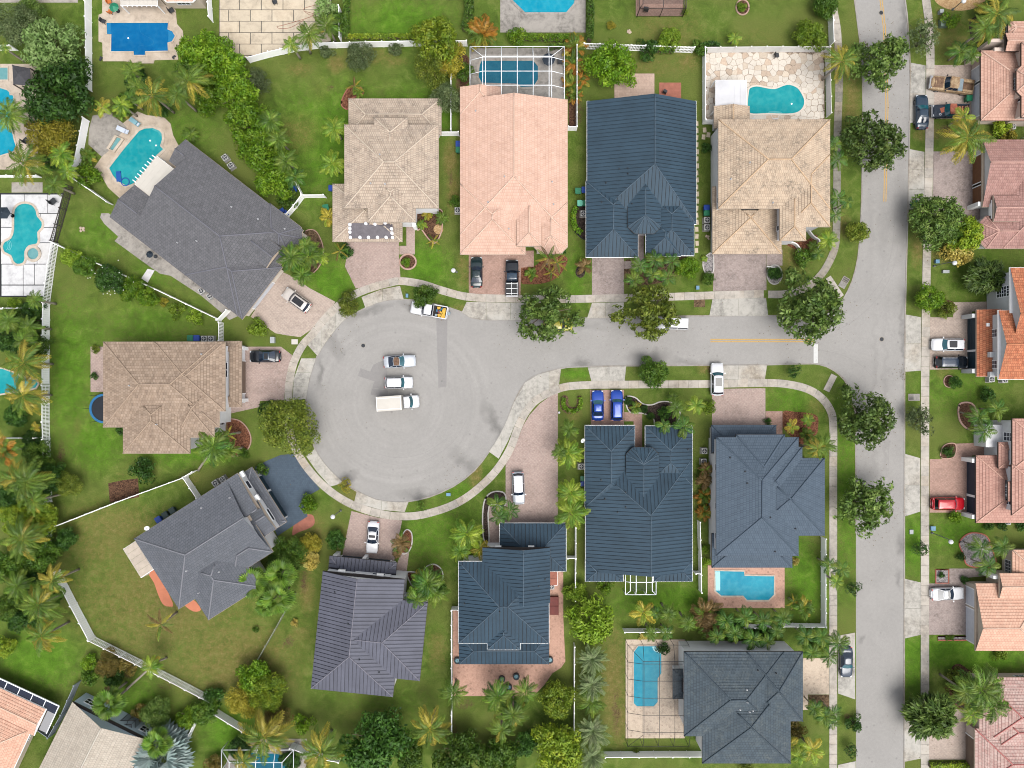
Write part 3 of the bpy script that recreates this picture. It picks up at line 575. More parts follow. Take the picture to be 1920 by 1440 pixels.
UNI = [0]
class House:
    def __init__(s, name, label, cat, roof, ridge, wall, o=(0, 0), ang=0.0, gutter='gutter_tan', metal=None, over=.5):
        s.kind = 'metal' if metal else 'tile'; s.metal = metal
        s.rm, s.gm, s.wm, s.gut = MATS[roof], MATS[ridge], MATS[wall], MATS[gutter]
        s.o, s.a = o, math.radians(ang); s.bl = []; s.over = over
        s.name, s.label, s.cat = name, label, cat; s.root = None
    def px(s, u, v):
        return (s.o[0] + u * math.cos(s.a) - v * math.sin(s.a), s.o[1] + u * math.sin(s.a) + v * math.cos(s.a))
    def block(s, u0, v0, u1, v1, z=2.9, axis='x', ends='hh', pitch=.33, ry=0.0, inset=None, walls=True, gutter=None, over=None):
        c = G(*s.px((u0 + u1) / 2, (v0 + v1) / 2), z); k = (H - z) / H / S
        X = Vector((math.cos(s.a), -math.sin(s.a), 0)); Y = Vector((math.sin(s.a), math.cos(s.a), 0))
        hx, hy = abs(u1 - u0) * k / 2, abs(v1 - v0) * k / 2
        b = dict(c=Vector((c.x, c.y, 0)), X=X, Y=Y, hx=hx, hy=hy, z=z + .004 * len(s.bl), pitch=pitch, ry=ry * k, walls=walls, gutter=gutter, over=s.over if over is None else over)
        if axis == 'x': b['U'], b['V'], b['l'], b['w'] = X, Y, hx, hy
        else: b['U'], b['V'], b['l'], b['w'] = Y, -X, hy, hx
        b['ends'] = ends; w_ = b['w']; ins = []
        for i, e in enumerate(ends):
            ins.append(0.0 if e == 'g' else (w_ if inset is None or inset[i] is None else inset[i] * k))
        if sum(ins) > 2 * b['l'] - .02: f = (2 * b['l'] - .02) / sum(ins); ins = [q * f for q in ins]
        b['ins'] = ins; b['h'] = pitch * w_
        s.bl.append(b); return len(s.bl) - 1
    def height(s, b, P):
        d = Vector((P[0], P[1], 0)) - b['c']; x, y = d.dot(b['U']), d.dot(b['V'])
        if abs(x) > b['l'] or abs(y) > b['w']: return -1
        ry, h, w_ = b['ry'], b['h'], b['w']
        hh = h * ((w_ - y) / (w_ - ry) if y > ry else (y + w_) / (w_ + ry))
        if b['ends'][0] != 'g': hh = min(hh, h * (x + b['l']) / max(.01, b['ins'][0]))
        if b['ends'][1] != 'g': hh = min(hh, h * (b['l'] - x) / max(.01, b['ins'][1]))
        return b['z'] + hh
    def hidden(s, bi, pts, eps=.03):
        for P in pts:
            if not any(s.height(b, P) > P[2] + eps for j, b in enumerate(s.bl) if j != bi): return False
        return True
    def faces(s, b):
        l, w_, h, ry, z = b['l'], b['w'], b['h'], b['ry'], b['z']; i0, i1 = b['ins']
        P = lambda x, y, zz=0.0: b['c'] + b['U'] * x + b['V'] * y + Vector((0, 0, z + zz))
        r0, r1 = P(-l + i0, ry, h), P(l - i1, ry, h)
        c = min(w_, l) * .42
        o0, o1 = b['ends'][0] == 'o', b['ends'][1] == 'o'
        a = P(-l + (c if o0 else 0), -w_); bb = P(l - (c if o1 else 0), -w_); cc = P(l - (c if o1 else 0), w_); d = P(-l + (c if o0 else 0), w_)
        F = [[a, bb, r1, r0], [cc, d, r0, r1]]
        eave = [a, bb]
        if o1:
            p, q = P(l, -w_ + c), P(l, w_ - c); F += [[bb, p, r1], [p, q, r1], [q, cc, r1]]; eave += [p, q]
        elif b['ends'][1] == 'h': F.append([bb, cc, r1])
        eave += [cc, d]
        if o0:
            p, q = P(-l, w_ - c), P(-l, -w_ + c); F += [[d, p, r0], [p, q, r0], [q, a, r0]]; eave += [p, q]
        elif b['ends'][0] == 'h': F.append([d, a, r0])
        E = [(r0, r1)]
        for f in F[2:]:
            E += [(f[0], f[2]), (f[1], f[2])]
        uniq = []
        for e in E:
            if (e[0] - e[1]).length > .15 and not any((e[0] - q[0]).length < .01 and (e[1] - q[1]).length < .01 for q in uniq): uniq.append(e)
        return F, uniq, eave, (r0, r1)
    def build(s):
        b0 = s.bl[0]
        s.root = empty(s.name, (b0['c'].x, b0['c'].y, 0), s.label, s.cat)
        roof_mb = MB(); caps = []; panels = []; slabs = {}
        for bi, b in enumerate(s.bl):
            F, E, eave, rr = s.faces(b)
            for f in F:
                if (f[1] - f[0]).length < .02: continue
                o = f[0]; u = (f[1] - f[0]).normalized(); n = u.cross(f[2] - f[0]).normalized(); v = n.cross(u)
                if n.z < 0: n = -n
                p2 = [((q - o).dot(u), (q - o).dot(v)) for q in f]
                if len(p2) == 4 and (f[2] - f[3]).length < .03: p2 = p2[:3]
                U0, U1 = min(q[0] for q in p2), max(q[0] for q in p2); V1 = max(q[1] for q in p2)
                to3 = lambda q, e=0.0: o + u * q[0] + v * q[1] + n * e
                if s.kind == 'tile':
                    step = .42 if V1 > 1 else V1; m = max(1, math.ceil(V1 / step))
                    off = (hash((bi, len(F))) % 7) * .11
                    for k in range(m):
                        q = clip_band(p2, 1, k * step, min(V1, (k + 1) * step))
                        if not q or area2(q) < 1e-4: continue
                        lift = lambda y: .05 * (1 - (y - k * step) / step)
                        top3 = [to3(a, lift(a[1])) for a in q]
                        if s.hidden(bi, top3 + [sum(top3, Vector()) / len(top3)]): continue
                        roof_mb.face(top3, [(a[0] + off, a[1] + .001) for a in q])
                        lo = [a for a in q if a[1] < k * step + 1e-5]
                        if len(lo) >= 2:
                            lo.sort(); A_, B_ = lo[0], lo[-1]
                            roof_mb.face([to3(A_, 0), to3(B_, 0), to3(B_, .05), to3(A_, .05)], [(A_[0] + off, A_[1] + .21), (B_[0] + off, B_[1] + .21), (B_[0] + off, B_[1] + .25), (A_[0] + off, A_[1] + .25)])
                else:
                    roof_mb.face([to3(a, -.01) for a in p2])
                    m = max(1, round((U1 - U0) / .56)); st = (U1 - U0) / m; gap = .032
                    for k in range(m):
                        q = clip_band(p2, 0, U0 + k * st + (gap if k else 0), U0 + (k + 1) * st - (gap if k < m - 1 else 0))
                        if not q or area2(q) < .02: continue
                        t3 = [to3(a, .05) for a in q]
                        if s.hidden(bi, t3 + [sum(t3, Vector()) / len(t3)]): continue
                        mb = MB(); mb.face(t3)
                        for i in range(len(q)):
                            a, c_ = q[i], q[(i + 1) % len(q)]; mb.face([to3(a, -.005), to3(c_, -.005), to3(c_, .05), to3(a, .05)])
                        # raised seam along the panel's left edge
                        e0 = U0 + k * st + gap; seam = clip_band(q, 0, e0 - .001, e0 + .05)
                        if len(seam) > 2 and max(a[1] for a in seam) - min(a[1] for a in seam) > .4:
                            mb.face([to3(a, .085) for a in seam])
                            for i in range(len(seam)):
                                a, c_ = seam[i], seam[(i + 1) % len(seam)]; mb.face([to3(a, .05), to3(c_, .05), to3(c_, .085), to3(a, .085)])
                        panels.append(mb)
            for e0, e1 in E:
                n = max(1, int((e1 - e0).length / .8)); run = []
                for k in range(n + 1):
                    p = e0 + (e1 - e0) * (k / n) + Vector((0, 0, .045))
                    vis = not s.hidden(bi, [p], .02)
                    if vis: run.append(p)
                    if (not vis or k == n) and len(run) > 1: caps.append(MB().tube(run, .105 if s.kind == 'tile' else .075, 6)); run = []
                    if not vis: run = []
            # eave board and gutter
            gm = MATS[b['gutter']] if b['gutter'] else s.gut
            g = .075 if gm.name == 'trim_white' else .05
            cen = sum(eave, Vector()) / len(eave)
            ex = [(p.x + (p.x - cen.x) / max(.1, (p - cen).length) * g * 1.3, p.y + (p.y - cen.y) / max(.1, (p - cen).length) * g * 1.3) for p in eave]
            part('eave_gutter', MB().prism(ex, b['z'] - .20, b['z'] - .012, bottom=True), gm, s.root)
            ov = b['over'] + .013 * (bi % 5)
            wx, wy = b['hx'] - ov, b['hy'] - ov; b['wx'], b['wy'] = wx, wy
            if b['walls']:
                Q = [b['c'] + b['X'] * (wx * i) + b['Y'] * (wy * j) for i, j in ((-1, -1), (1, -1), (1, 1), (-1, 1))]
                part('wall', MB().prism([(q.x, q.y) for q in Q], 0, b['z'] - .15), s.wm, s.root)
            for e, sg, r in ((0, -1, rr[0]), (1, 1, rr[1])):
                if b['ends'][e] == 'g':
                    P = lambda y, zz: b['c'] + b['U'] * (sg * (b['l'] - .35)) + b['V'] * y + Vector((0, 0, zz))
                    tri = [P(-b['w'] + .1, b['z'] - .17), P(b['w'] - .1, b['z'] - .17), P(b['ry'], b['z'] + b['h'] - .08)]
                    if not s.hidden(bi, tri, .0):
                        d = b['U'] * (-sg * .2); mb = MB(); mb.face(tri); mb.face([q + d for q in tri])
                        for i in range(3): mb.face([tri[i], tri[(i + 1) % 3], tri[(i + 1) % 3] + d, tri[i] + d])
                        part('gable_wall', mb, s.wm, s.root)
        s.roof = part('roof', roof_mb, s.rm if s.kind == 'tile' else MATS[s.metal], s.root)
        if s.kind == 'metal':
            for mb in panels: part('roof_panel', mb, s.rm, s.roof)
        for mb in caps: part('ridge_cap', mb, s.gm, s.root, True)
        return s
    def side(s, bi, sd):
        b = s.bl[bi]
        n, t, hn, ht = {'w': (-b['X'], b['Y'], b['wx'], b['wy']), 'e': (b['X'], b['Y'], b['wx'], b['wy']), 'n': (b['Y'], b['X'], b['wy'], b['wx']), 's': (-b['Y'], b['X'], b['wy'], b['wx'])}[sd]
        return b['c'], n, t, hn, ht
    def window(s, bi, sd, f, zc, w, h, cols=2, rows=3, frame='frame_white'):
        c, n, t, hn, ht = s.side(bi, sd); p = c + n * hn + t * (f * ht) + Vector((0, 0, zc)); Z = Vector((0, 0, 1))
        fr = MB(); T = .09
        for sg in (-1, 1):
            fr.obox(p + t * (sg * (w / 2 + T / 2)), t, n, Z, T / 2, .09, h / 2 + T); fr.obox(p + Z * (sg * (h / 2 + T / 2)), t, n, Z, w / 2, .088, T / 2)
        wn = part('window', fr, MATS[frame], s.root)
        part('pane', MB().obox(p + n * .01, t, n, Z, w / 2 + .01, .03, h / 2 + .01), MATS['pane_dark'], wn)
        mu = MB()
        for k in range(1, cols): mu.obox(p + n * .05 + t * (w * (k / cols - .5)), t, n, Z, .03, .02, h / 2)
        for k in range(1, rows): mu.obox(p + n * .05 + Z * (h * (k / rows - .5)), t, n, Z, w / 2, .018, .03)
        if mu.v: part('muntin', mu, MATS[frame], wn)
    def garage(s, bi, sd, f, w, m='garage_white', h=2.1):
        c, n, t, hn, ht = s.side(bi, sd); p = c + n * hn + t * (f * ht); Z = Vector((0, 0, 1))
        fr = MB()
        for sg in (-1, 1): fr.obox(p + t * (sg * (w / 2 + .08)) + Z * (h / 2), t, n, Z, .08, .1, h / 2)
        fr.obox(p + Z * (h + .08), t, n, Z, w / 2 + .16, .098, .08)
        g = part('garage_door', fr, MATS['trim_white'], s.root)
        for k in range(4): part('door_panel', MB().obox(p + n * .03 + Z * (h * (k + .5) / 4), t, n, Z, w / 2, .03, h / 8 - .015), MATS[m], g)
    def lump(s, bi, sd, f, w, h, d=.35, z0=0.0, m='trim_white', name='pillar'):
        c, n, t, hn, ht = s.side(bi, sd); p = c + n * (hn + d / 2) + t * (f * ht) + Vector((0, 0, z0 + h / 2))
        part(name, MB().obox(p, t, n, Vector((0, 0, 1)), w / 2, d / 2, h / 2), MATS[m], s.root)
    def roofz(s, P):
        return max([s.height(b, P) for b in s.bl] + [0])
    def vents(s, pts, m='vent_lead'):
        for (x, y) in pts:
            z = 4.0
            for _ in range(4): z = max(2.5, s.roofz(G(x, y, z)))
            p = G(x, y, z); mb = MB(); mb.disc((p.x, p.y), .16, z - .15, z + .1, 8, .12); mb.disc((p.x, p.y), .07, z + .05, z + .35, 8)
            part('roof_vent', mb, MATS[m], s.root)

HOUSES = {}
def reg(k, h): HOUSES[k] = h.build(); return h
# ---- large grey house, turned 37.6 degrees
h = House('house', 'large charcoal grey tiled house set diagonally beside the curved teal pool', 'house', 'tile_charcoal', 'ridge_charcoal', 'wall_cream', (351, 264), 37.6, 'gutter_tan')
h.block(24, 0, 275, 202, 3.0, 'x', 'gh', .36); h.block(150, 79, 286, 202, 3.0, 'x', 'hh', .36); h.block(-28, 126, 60, 202, 2.9, 'x', 'gg', .34); h.block(-4, 0, 60, 51, 2.9, 'x', 'gg', .34); h.block(150, 52, 263, 98, 4.0, 'x', 'hg', .36); h.block(195, -2, 283, 68, 3.0, 'x', 'ho', .36)
reg('diag', h); h.garage(1, 'e', -.1, 4.9, 'garage_white'); h.vents([(434, 388), (369, 452), (484, 411), (534, 429), (333, 455)])
# ---- beige two-storey house with tarp
h = House('house', 'beige tiled two storey house with a grey tarp over its garage roof', 'house', 'tile_beige', 'ridge_beige', 'wall_white')
h.block(646, 234, 822, 390, 5.7, 'x', 'hh', .34); h.block(690, 320, 779, 416, 5.7, 'y', 'hh', .34); h.block(702, 221, 764, 300, 5.75, 'y', 'hh', .34); h.block(654, 185, 827, 253, 2.9, 'x', 'hh', .36); h.block(624, 345, 754, 453, 2.9, 'y', 'hh', .34)
reg('beige', h); h.window(0, 'e', .2, 4.2, 1.6, 1.2); h.window(0, 's', .8, 4.3, 2.2, 1.2, 4, 2); h.garage(4, 's', 0, 4.9); h.vents([(695, 344), (722, 345), (712, 290)]); h.lump(1, 's', .95, .5, 2.6, .5)
# ---- peach
h = House('house', 'wide peach tiled one storey house behind a white screened pool cage', 'house', 'tile_peach', 'ridge_peach', 'wall_cream')
h.block(863, 187, 1064, 440, 3.0, 'y', 'hg', .31); h.block(863, 345, 985, 477, 3.0, 'y', 'hh', .31); h.block(1001, 380, 1064, 476, 3.0, 'y', 'oh', .31); h.block(969, 325, 1015, 461, 3.7, 'y', 'hh', .34); h.block(863, 163, 939, 215, 3.0, 'y', 'hg', .31)
reg('peach', h); h.garage(1, 's', 0, 4.9); h.window(2, 's', 0, 1.5, 1.6, 1.3); h.vents([(892, 208), (946, 331), (1035, 341), (915, 379), (954, 429), (1038, 383)])
# ---- north navy metal
h = House('house', 'navy metal roofed house with a ridge turret, north of the street', 'house', 'metal_navy', 'ridge_navy', 'wall_white', gutter='trim_white', metal='metal_gap')
h.block(1101, 190, 1305, 420, 3.1, 'y', 'hg', .34, ry=-18); h.block(1099, 340, 1196, 482, 3.1, 'y', 'hh', .36); h.block(1211, 360, 1301, 479, 3.1, 'y', 'hh', .36); h.block(1177, 310, 1239, 438, 4.0, 'y', 'oh', .40, gutter='gutter_dark'); h.block(1212, 405, 1276, 480, 3.14, 'y', 'hh', .42)
reg('navy_n', h); h.garage(1, 's', 0, 4.9); h.window(2, 's', -.3, 1.5, 1.8, 1.3); h.vents([(1161, 317), (1177, 316), (1177, 326), (1185, 382), (1128, 379), (1136, 343), (1293, 432)], 'vent_dark')
# ---- tan corner house
h = House('house', 'tan tiled two storey corner house with a flagstone pool yard', 'house', 'tile_tan', 'ridge_tan', 'wall_pale', gutter='gutter_tan')
h.block(1347, 224, 1556, 391, 5.8, 'x', 'hh', .34); h.block(1474, 290, 1556, 425, 5.8, 'y', 'hh', .34); h.block(1462, 350, 1511, 451, 5.8, 'y', 'hh', .34); h.block(1336, 350, 1465, 476, 2.9, 'y', 'hh', .34); h.block(1339, 199, 1405, 240, 2.9, 'y', 'gg', .3)
reg('corner', h); h.garage(3, 's', 0, 4.9); h.window(0, 'w', .25, 4.4, .8, 1.2, 1, 2); h.window(0, 'w', -.2, 4.4, .8, 1.2, 1, 2); h.window(0, 'w', -.8, 4.4, .8, 1.5, 1, 2); h.window(0, 'w', .62, 4.4, .8, 1.2, 1, 2); h.window(2, 'w', -.5, 4.2, .7, 1.5, 1, 2); h.vents([(1370, 336), (1406, 305), (1449, 380)])
# ---- brown house on the west
h = House('house', 'brown tiled two storey house beside the round blue trampoline', 'house', 'tile_brown', 'ridge_brown', 'wall_white', gutter='gutter_tan')
h.block(194, 641, 411, 801, 5.7, 'x', 'hh', .33); h.block(231, 715, 356, 850, 5.7, 'y', 'hh', .33); h.block(290, 641, 422, 771, 5.7, 'x', 'hh', .33); h.block(400, 640, 453, 763, 2.9, 'y', 'hh', .33); h.block(330, 715, 402, 820, 5.7, 'x', 'hh', .33)
reg('brown', h); h.window(2, 'e', .35, 4.3, 1.0, 1.3, 1, 2); h.window(2, 'e', .1, 4.3, 1.0, 1.3, 1, 2); h.garage(3, 'e', -.1, 4.9, 'garage_tan'); h.window(4, 'e', -.5, 1.6, 1.4, 1.6); h.vents([(378, 664), (243, 723), (294, 796)]); h.lump(3, 'e', .9, .5, 2.3, .5); h.lump(3, 'e', -.9, .5, 2.3, .5)
# ---- grey house on the south west
h = House('house', 'slate grey tiled house with white front walls beside the blue paved driveway', 'house', 'tile_grey', 'ridge_grey', 'wall_white', (252, 1010), -32.4, 'gutter_tan')
h.block(0, 0, 205, 156, 5.6, 'x', 'hg', .34); h.block(36, 78, 152, 203, 5.6, 'y', 'hh', .34); h.block(130, 0, 229, 78, 5.6, 'x', 'hg', .34, ry=-38, over=.08); h.block(120, 100, 206, 160, 5.6, 'x', 'hh', .34); h.block(196, 5, 258, 126, 2.9, 'y', 'hh', .14); h.block(150, 63, 234, 127, 4.9, 'x', 'hg', .3, over=.08)
reg('grey_sw', h); h.garage(4, 'e', .45, 2.6, 'garage_teal'); h.garage(4, 'e', -.4, 4.8, 'garage_teal'); h.window(2, 'e', .3, 4.2, 1.2, 1.2, 1, 1); h.window(5, 'e', -.1, 3.6, 1.9, .9, 1, 1); h.lump(2, 'e', .9, .9, .5, .5, 4.2); h.lump(2, 'e', -.5, .9, .5, .5, 4.2); h.vents([(431, 933), (378, 952), (350, 1070), (373, 1111)]); h.vents([(411, 1072), (311, 1096), (314, 1101)])
# ---- purple metal
h = House('house', 'purple grey standing seam roofed house, slightly turned, in the south', 'house', 'metal_purple', 'ridge_purple', 'wall_white', (606, 1067), 5.8, 'trim_white', 'metal_gap_purple')
h.block(0, 4, 154, 225, 5.6, 'y', 'hg', .34, ry=7, gutter='gutter_dark', over=.3); h.block(76, 43, 201, 190, 5.6, 'x', 'gh', .34, gutter='gutter_dark'); h.block(56, 2, 126, 44, 4.9, 'x', 'gg', .22, over=.08); h.block(10, -26, 136, 30, 2.9, 'x', 'hh', .14, gutter='gutter_dark')
reg('purple', h); h.window(2, 'n', .35, 3.9, 1.9, .8, 1, 1); h.garage(3, 'n', -.45, 3.4, 'garage_teal'); h.garage(3, 'n', .45, 3.4, 'garage_teal'); h.lump(3, 'n', -.98, .6, 2.5, .6); h.lump(3, 'n', 0, .5, 2.5, .6); h.lump(0, 'n', -.6, 1.0, .5, .6, 4.6); h.lump(0, 'n', .4, 1.0, .5, .6, 4.6)
h.vents([(628, 1110), (653, 1169), (674, 1236), (711, 1260), (692, 1297)], 'vent_dark')
# ---- navy with skirt roof
h = House('house', 'navy metal roofed two storey house above a round edged pink paver terrace', 'house', 'metal_navy_dark', 'ridge_navy', 'wall_white', gutter='trim_white', metal='metal_gap')
h.block(860, 1053, 1029, 1206, 5.7, 'x', 'hh', .34); h.block(905, 1027, 1031, 1130, 5.7, 'y', 'gg', .34, ry=-13, gutter='gutter_dark'); h.block(914, 1150, 975, 1218, 5.7, 'y', 'hh', .34); h.block(861, 1190, 1029, 1245, 2.9, 'x', 'hh', .36, gutter='gutter_dark'); h.block(937, 981, 1061, 1071, 2.9, 'x', 'hh', .34)
reg('navy_s', h); h.garage(4, 'n', .1, 4.9, 'garage_navy'); h.lump(1, 'n', -.6, .9, .5, .6, 4.6); h.lump(1, 'n', .5, .9, .5, .6, 4.6); h.vents([(937, 1147), (871, 1131), (1010, 1099), (1022, 1086)], 'vent_dark')
# ---- south navy metal twin
h = House('house', 'navy metal roofed house with a ridge turret, behind two blue cars', 'house', 'metal_navy', 'ridge_navy', 'wall_white', gutter='trim_white', metal='metal_gap')
h.block(1098, 860, 1298, 1072, 3.1, 'y', 'gh', .34, ry=-16); h.block(1097, 798, 1190, 950, 3.1, 'y', 'hh', .36); h.block(1210, 799, 1298, 910, 3.1, 'y', 'hh', .36); h.block(1174, 839, 1235, 960, 4.0, 'y', 'ho', .40, gutter='gutter_dark'); h.block(1098, 1050, 1168, 1090, 3.1, 'x', 'hh', .36); h.block(1226, 1050, 1298, 1090, 3.1, 'x', 'hh', .36); h.block(1150, 880, 1296, 1000, 3.1, 'x', 'hh', .345)
reg('navy_m', h); h.garage(1, 'n', 0, 4.9); h.vents([(1127, 900), (1134, 935), (1173, 923), (1173, 951), (1158, 960), (1290, 843)], 'vent_dark')
# ---- slate blue
h = House('house', 'slate blue tiled two storey house between the street and the blue patio pool', 'house', 'tile_slate', 'ridge_slate', 'wall_pale', gutter='gutter_dark')
h.block(1343, 820, 1497, 1042, 5.8, 'y', 'hh', .34); h.block(1400, 859, 1546, 1004, 5.8, 'x', 'hh', .34); h.block(1390, 838, 1504, 960, 5.8, 'x', 'hh', .34); h.block(1380, 815, 1471, 930, 5.8, 'x', 'hh', .34); h.block(1334, 797, 1455, 850, 2.9, 'x', 'hh', .34); h.block(1335, 1000, 1485, 1064, 2.9, 'x', 'hh', .34)
reg('slate', h); h.window(0, 'w', -.2, 4.3, .9, 1.2, 1, 2); h.window(0, 'w', -.75, 4.3, .9, 1.2, 1, 2); h.window(0, 'w', .5, 4.3, .9, 1.2, 1, 2); h.garage(4, 'n', 0, 4.9); h.vents([(1397, 884), (1401, 906), (1444, 970), (1453, 1034), (1491, 991), (1369, 858)], 'vent_dark')
# ---- south slate, by the black pool frame
h = House('house', 'weathered slate tiled two storey house next to the black pool frame', 'house', 'tile_slate_old', 'ridge_old', 'wall_white', gutter='gutter_dark')
h.block(1283, 1222, 1470, 1380, 5.8, 'x', 'hh', .33); h.block(1317, 1270, 1482, 1431, 5.8, 'y', 'hh', .33); h.block(1400, 1222, 1505, 1352, 5.8, 'x', 'hh', .33); h.block(1262, 1255, 1330, 1310, 2.9, 'x', 'hh', .3)
reg('slate_old', h); h.window(0, 'n', -.25, 4.6, 1.0, .8, 1, 1); h.window(0, 'n', .2, 4.6, 1.0, .8, 1, 1); h.window(0, 'n', .52, 4.6, 1.1, .8, 1, 1); h.window(0, 'w', .6, 4.2, .7, 1.2, 1, 2); h.vents([(1400, 1293), (1405, 1334), (1411, 1332), (1387, 1330), (1401, 1316)]); h.vents([(1421, 1257), (1455, 1262)], 'vent_dark')
# ---- east side of the long road
h = House('house', 'pale pink tiled house behind two rusty pickup trucks', 'house', 'tile_pink', 'ridge_pink', 'wall_blush', gutter='gutter_dark')
h.block(1839, 95, 1990, 226, 2.9, 'x', 'hh', .34); h.block(1906, 118, 2010, 186, 5.2, 'x', 'oh', .34, inset=(20, None)); h.block(1885, 62, 2000, 96, 4.0, 'x', 'gh', .36); h.block(1890, 40, 2000, 66, 2.9, 'x', 'oh', .34); h.block(1915, 80, 2040, 220, 5.2, 'x', 'hh', .34)
reg('e_pink', h); h.garage(0, 'w', .45, 2.6, 'garage_white'); h.garage(0, 'w', -.3, 5.2, 'garage_white'); h.window(1, 'w', 0, 4.2, 1.5, 1.6, 3, 4); h.window(4, 'w', -.45, 4.3, .9, 1.3, 2, 2); h.lump(0, 'w', .97, .6, 2.6, 1.2, m='wall_blush'); h.lump(2, 'w', .8, .5, 3.2, 2.2, m='wall_blush', name='arch_pier'); h.lump(2, 'w', -.8, .5, 3.2, 1.6, m='wall_blush', name='arch_pier'); h.window(3, 'w', .3, 1.7, 1.2, 1.4)
h = House('house', 'rose brown tiled house with an arched entry and brown garage doors', 'house', 'tile_rose', 'ridge_rose', 'wall_pale', gutter='trim_white')
h.block(1842, 262, 2000, 388, 3.0, 'x', 'gh', .36, ry=14, gutter='gutter_tan'); h.block(1863, 367, 2000, 415, 3.9, 'x', 'gh', .34, gutter='gutter_tan'); h.block(1836, 405, 1990, 466, 3.0, 'x', 'oh', .36, gutter='gutter_tan'); h.block(1880, 300, 2010, 466, 3.0, 'x', 'hh', .36, gutter='gutter_tan')
reg('e_rose', h); h.garage(0, 'w', .2, 4.6, 'garage_brown'); h.garage(0, 'w', -.58, 3.2, 'garage_brown'); h.lump(0, 'w', -.98, .6, 2.6, .9); h.lump(1, 'w', .82, .45, 3.4, .6, name='arch_pier'); h.lump(1, 'w', -.82, .45, 3.4, .6, name='arch_pier'); h.lump(1, 'w', 0, 2.8, .6, .6, 2.9, name='arch'); h.window(2, 'w', .3, 1.6, 1.1, 1.3, 1, 2); h.window(2, 'w', -.3, 1.6, 1.1, 1.3, 1, 2)
h = House('house', 'orange barrel tiled two storey house with dark garage doors', 'house', 'tile_orange', 'ridge_orange', 'wall_grey', gutter='gutter_tan')
h.block(1872, 582, 2010, 711, 5.7, 'x', 'gg', .34, gutter='trim_white'); h.block(1894, 502, 2010, 660, 5.9, 'x', 'gg', .34, ry=-10, gutter='trim_white'); h.block(1831, 581, 1905, 706, 2.9, 'y', 'gg', .42)
reg('e_orange', h); h.window(0, 'w', .4, 4.3, 1.1, 1.7, 2, 4); h.window(0, 'w', -.62, 4.3, 1.1, 1.7, 2, 4); h.window(1, 'w', .52, 3.4, 1.5, 2.0, 3, 4); h.window(1, 'w', .52, 5.0, 1.5, .9, 4, 1); h.garage(2, 'w', .35, 5.0, 'garage_teal'); h.garage(2, 'w', -.55, 2.6, 'garage_teal'); h.lump(2, 'w', .93, .6, 2.6, 1.0, m='wall_grey'); h.lump(2, 'w', -.93, .6, 2.6, 1.0, m='wall_grey'); h.lump(0, 'w', -.3, .8, .6, .7, 3.6, 'wall_grey'); h.lump(0, 'w', -.95, .8, .6, .7, 3.6, 'wall_grey'); h.lump(1, 'w', -.35, .5, 3.6, 2.4, m='trim_white', name='arch_pier')
h = House('house', 'salmon tiled two storey house with navy garage doors, beside the red car', 'house', 'tile_salmon', 'ridge_salmon', 'wall_pale', gutter='gutter_dark')
h.block(1830, 854, 1990, 980, 2.9, 'x', 'hh', .34); h.block(1872, 829, 1990, 878, 4.0, 'x', 'hh', .34); h.block(1898, 785, 2030, 880, 5.7, 'x', 'hh', .34); h.block(1890, 903, 2000, 940, 5.3, 'x', 'hh', .38); h.block(1897, 870, 2030, 966, 5.7, 'x', 'hh', .34)
reg('e_salmon', h); h.garage(0, 'w', .3, 5.0, 'garage_navy'); h.garage(0, 'w', -.6, 2.6, 'garage_navy'); h.lump(0, 'w', .93, .6, 2.6, .9); h.lump(0, 'w', -.93, .6, 2.6, .9); h.window(2, 'w', .3, 4.2, 1.2, 1.9, 2, 3); h.lump(2, 'w', .3, 3.4, 2.8, 2.5, m='wall_pale', name='bay'); h.window(3, 'w', 0, 4.2, 1.1, 1.4, 3, 4); h.window(4, 'w', -.62, 4.3, .8, 1.1, 1, 2)
h = House('house', 'coral tiled one storey house beside the eastern white sedan', 'house', 'tile_coral', 'ridge_coral', 'wall_tan', gutter='gutter_tan')
h.block(1829, 1094, 1960, 1220, 3.0, 'x', 'gh', .34, ry=-14); h.block(1874, 1075, 2000, 1121, 3.8, 'x', 'gh', .34); h.block(1898, 1031, 2000, 1120, 3.0, 'x', 'hh', .36); h.block(1900, 1090, 2010, 1215, 3.0, 'x', 'hh', .36)
reg('e_coral', h); h.garage(0, 'w', .55, 2.6, 'garage_white'); h.garage(0, 'w', -.4, 5.0, 'garage_white'); h.lump(1, 'w', .8, .5, 3.2, 1.0, m='trim_white', name='arch_pier'); h.lump(1, 'w', -.8, .5, 3.2, 1.0, m='trim_white', name='arch_pier'); h.window(2, 'w', .2, 1.6, 2.0, 1.6, 4, 4)
h = House('house', 'blush tiled house with red ridge caps behind tall green palms', 'house', 'tile_blush', 'ridge_blush', 'wall_blush', gutter='gutter_tan')
h.block(1828, 1366, 1990, 1480, 2.9, 'x', 'hh', .34); h.block(1877, 1343, 1990, 1396, 3.6, 'x', 'hh', .34); h.block(1836, 1270, 2000, 1400, 2.9, 'x', 'hh', .34)
reg('e_blush', h); h.garage(0, 'w', .0, 5.0, 'garage_tan'); h.window(2, 'n', .1, 1.6, 1.4, 1.2, 2, 2)
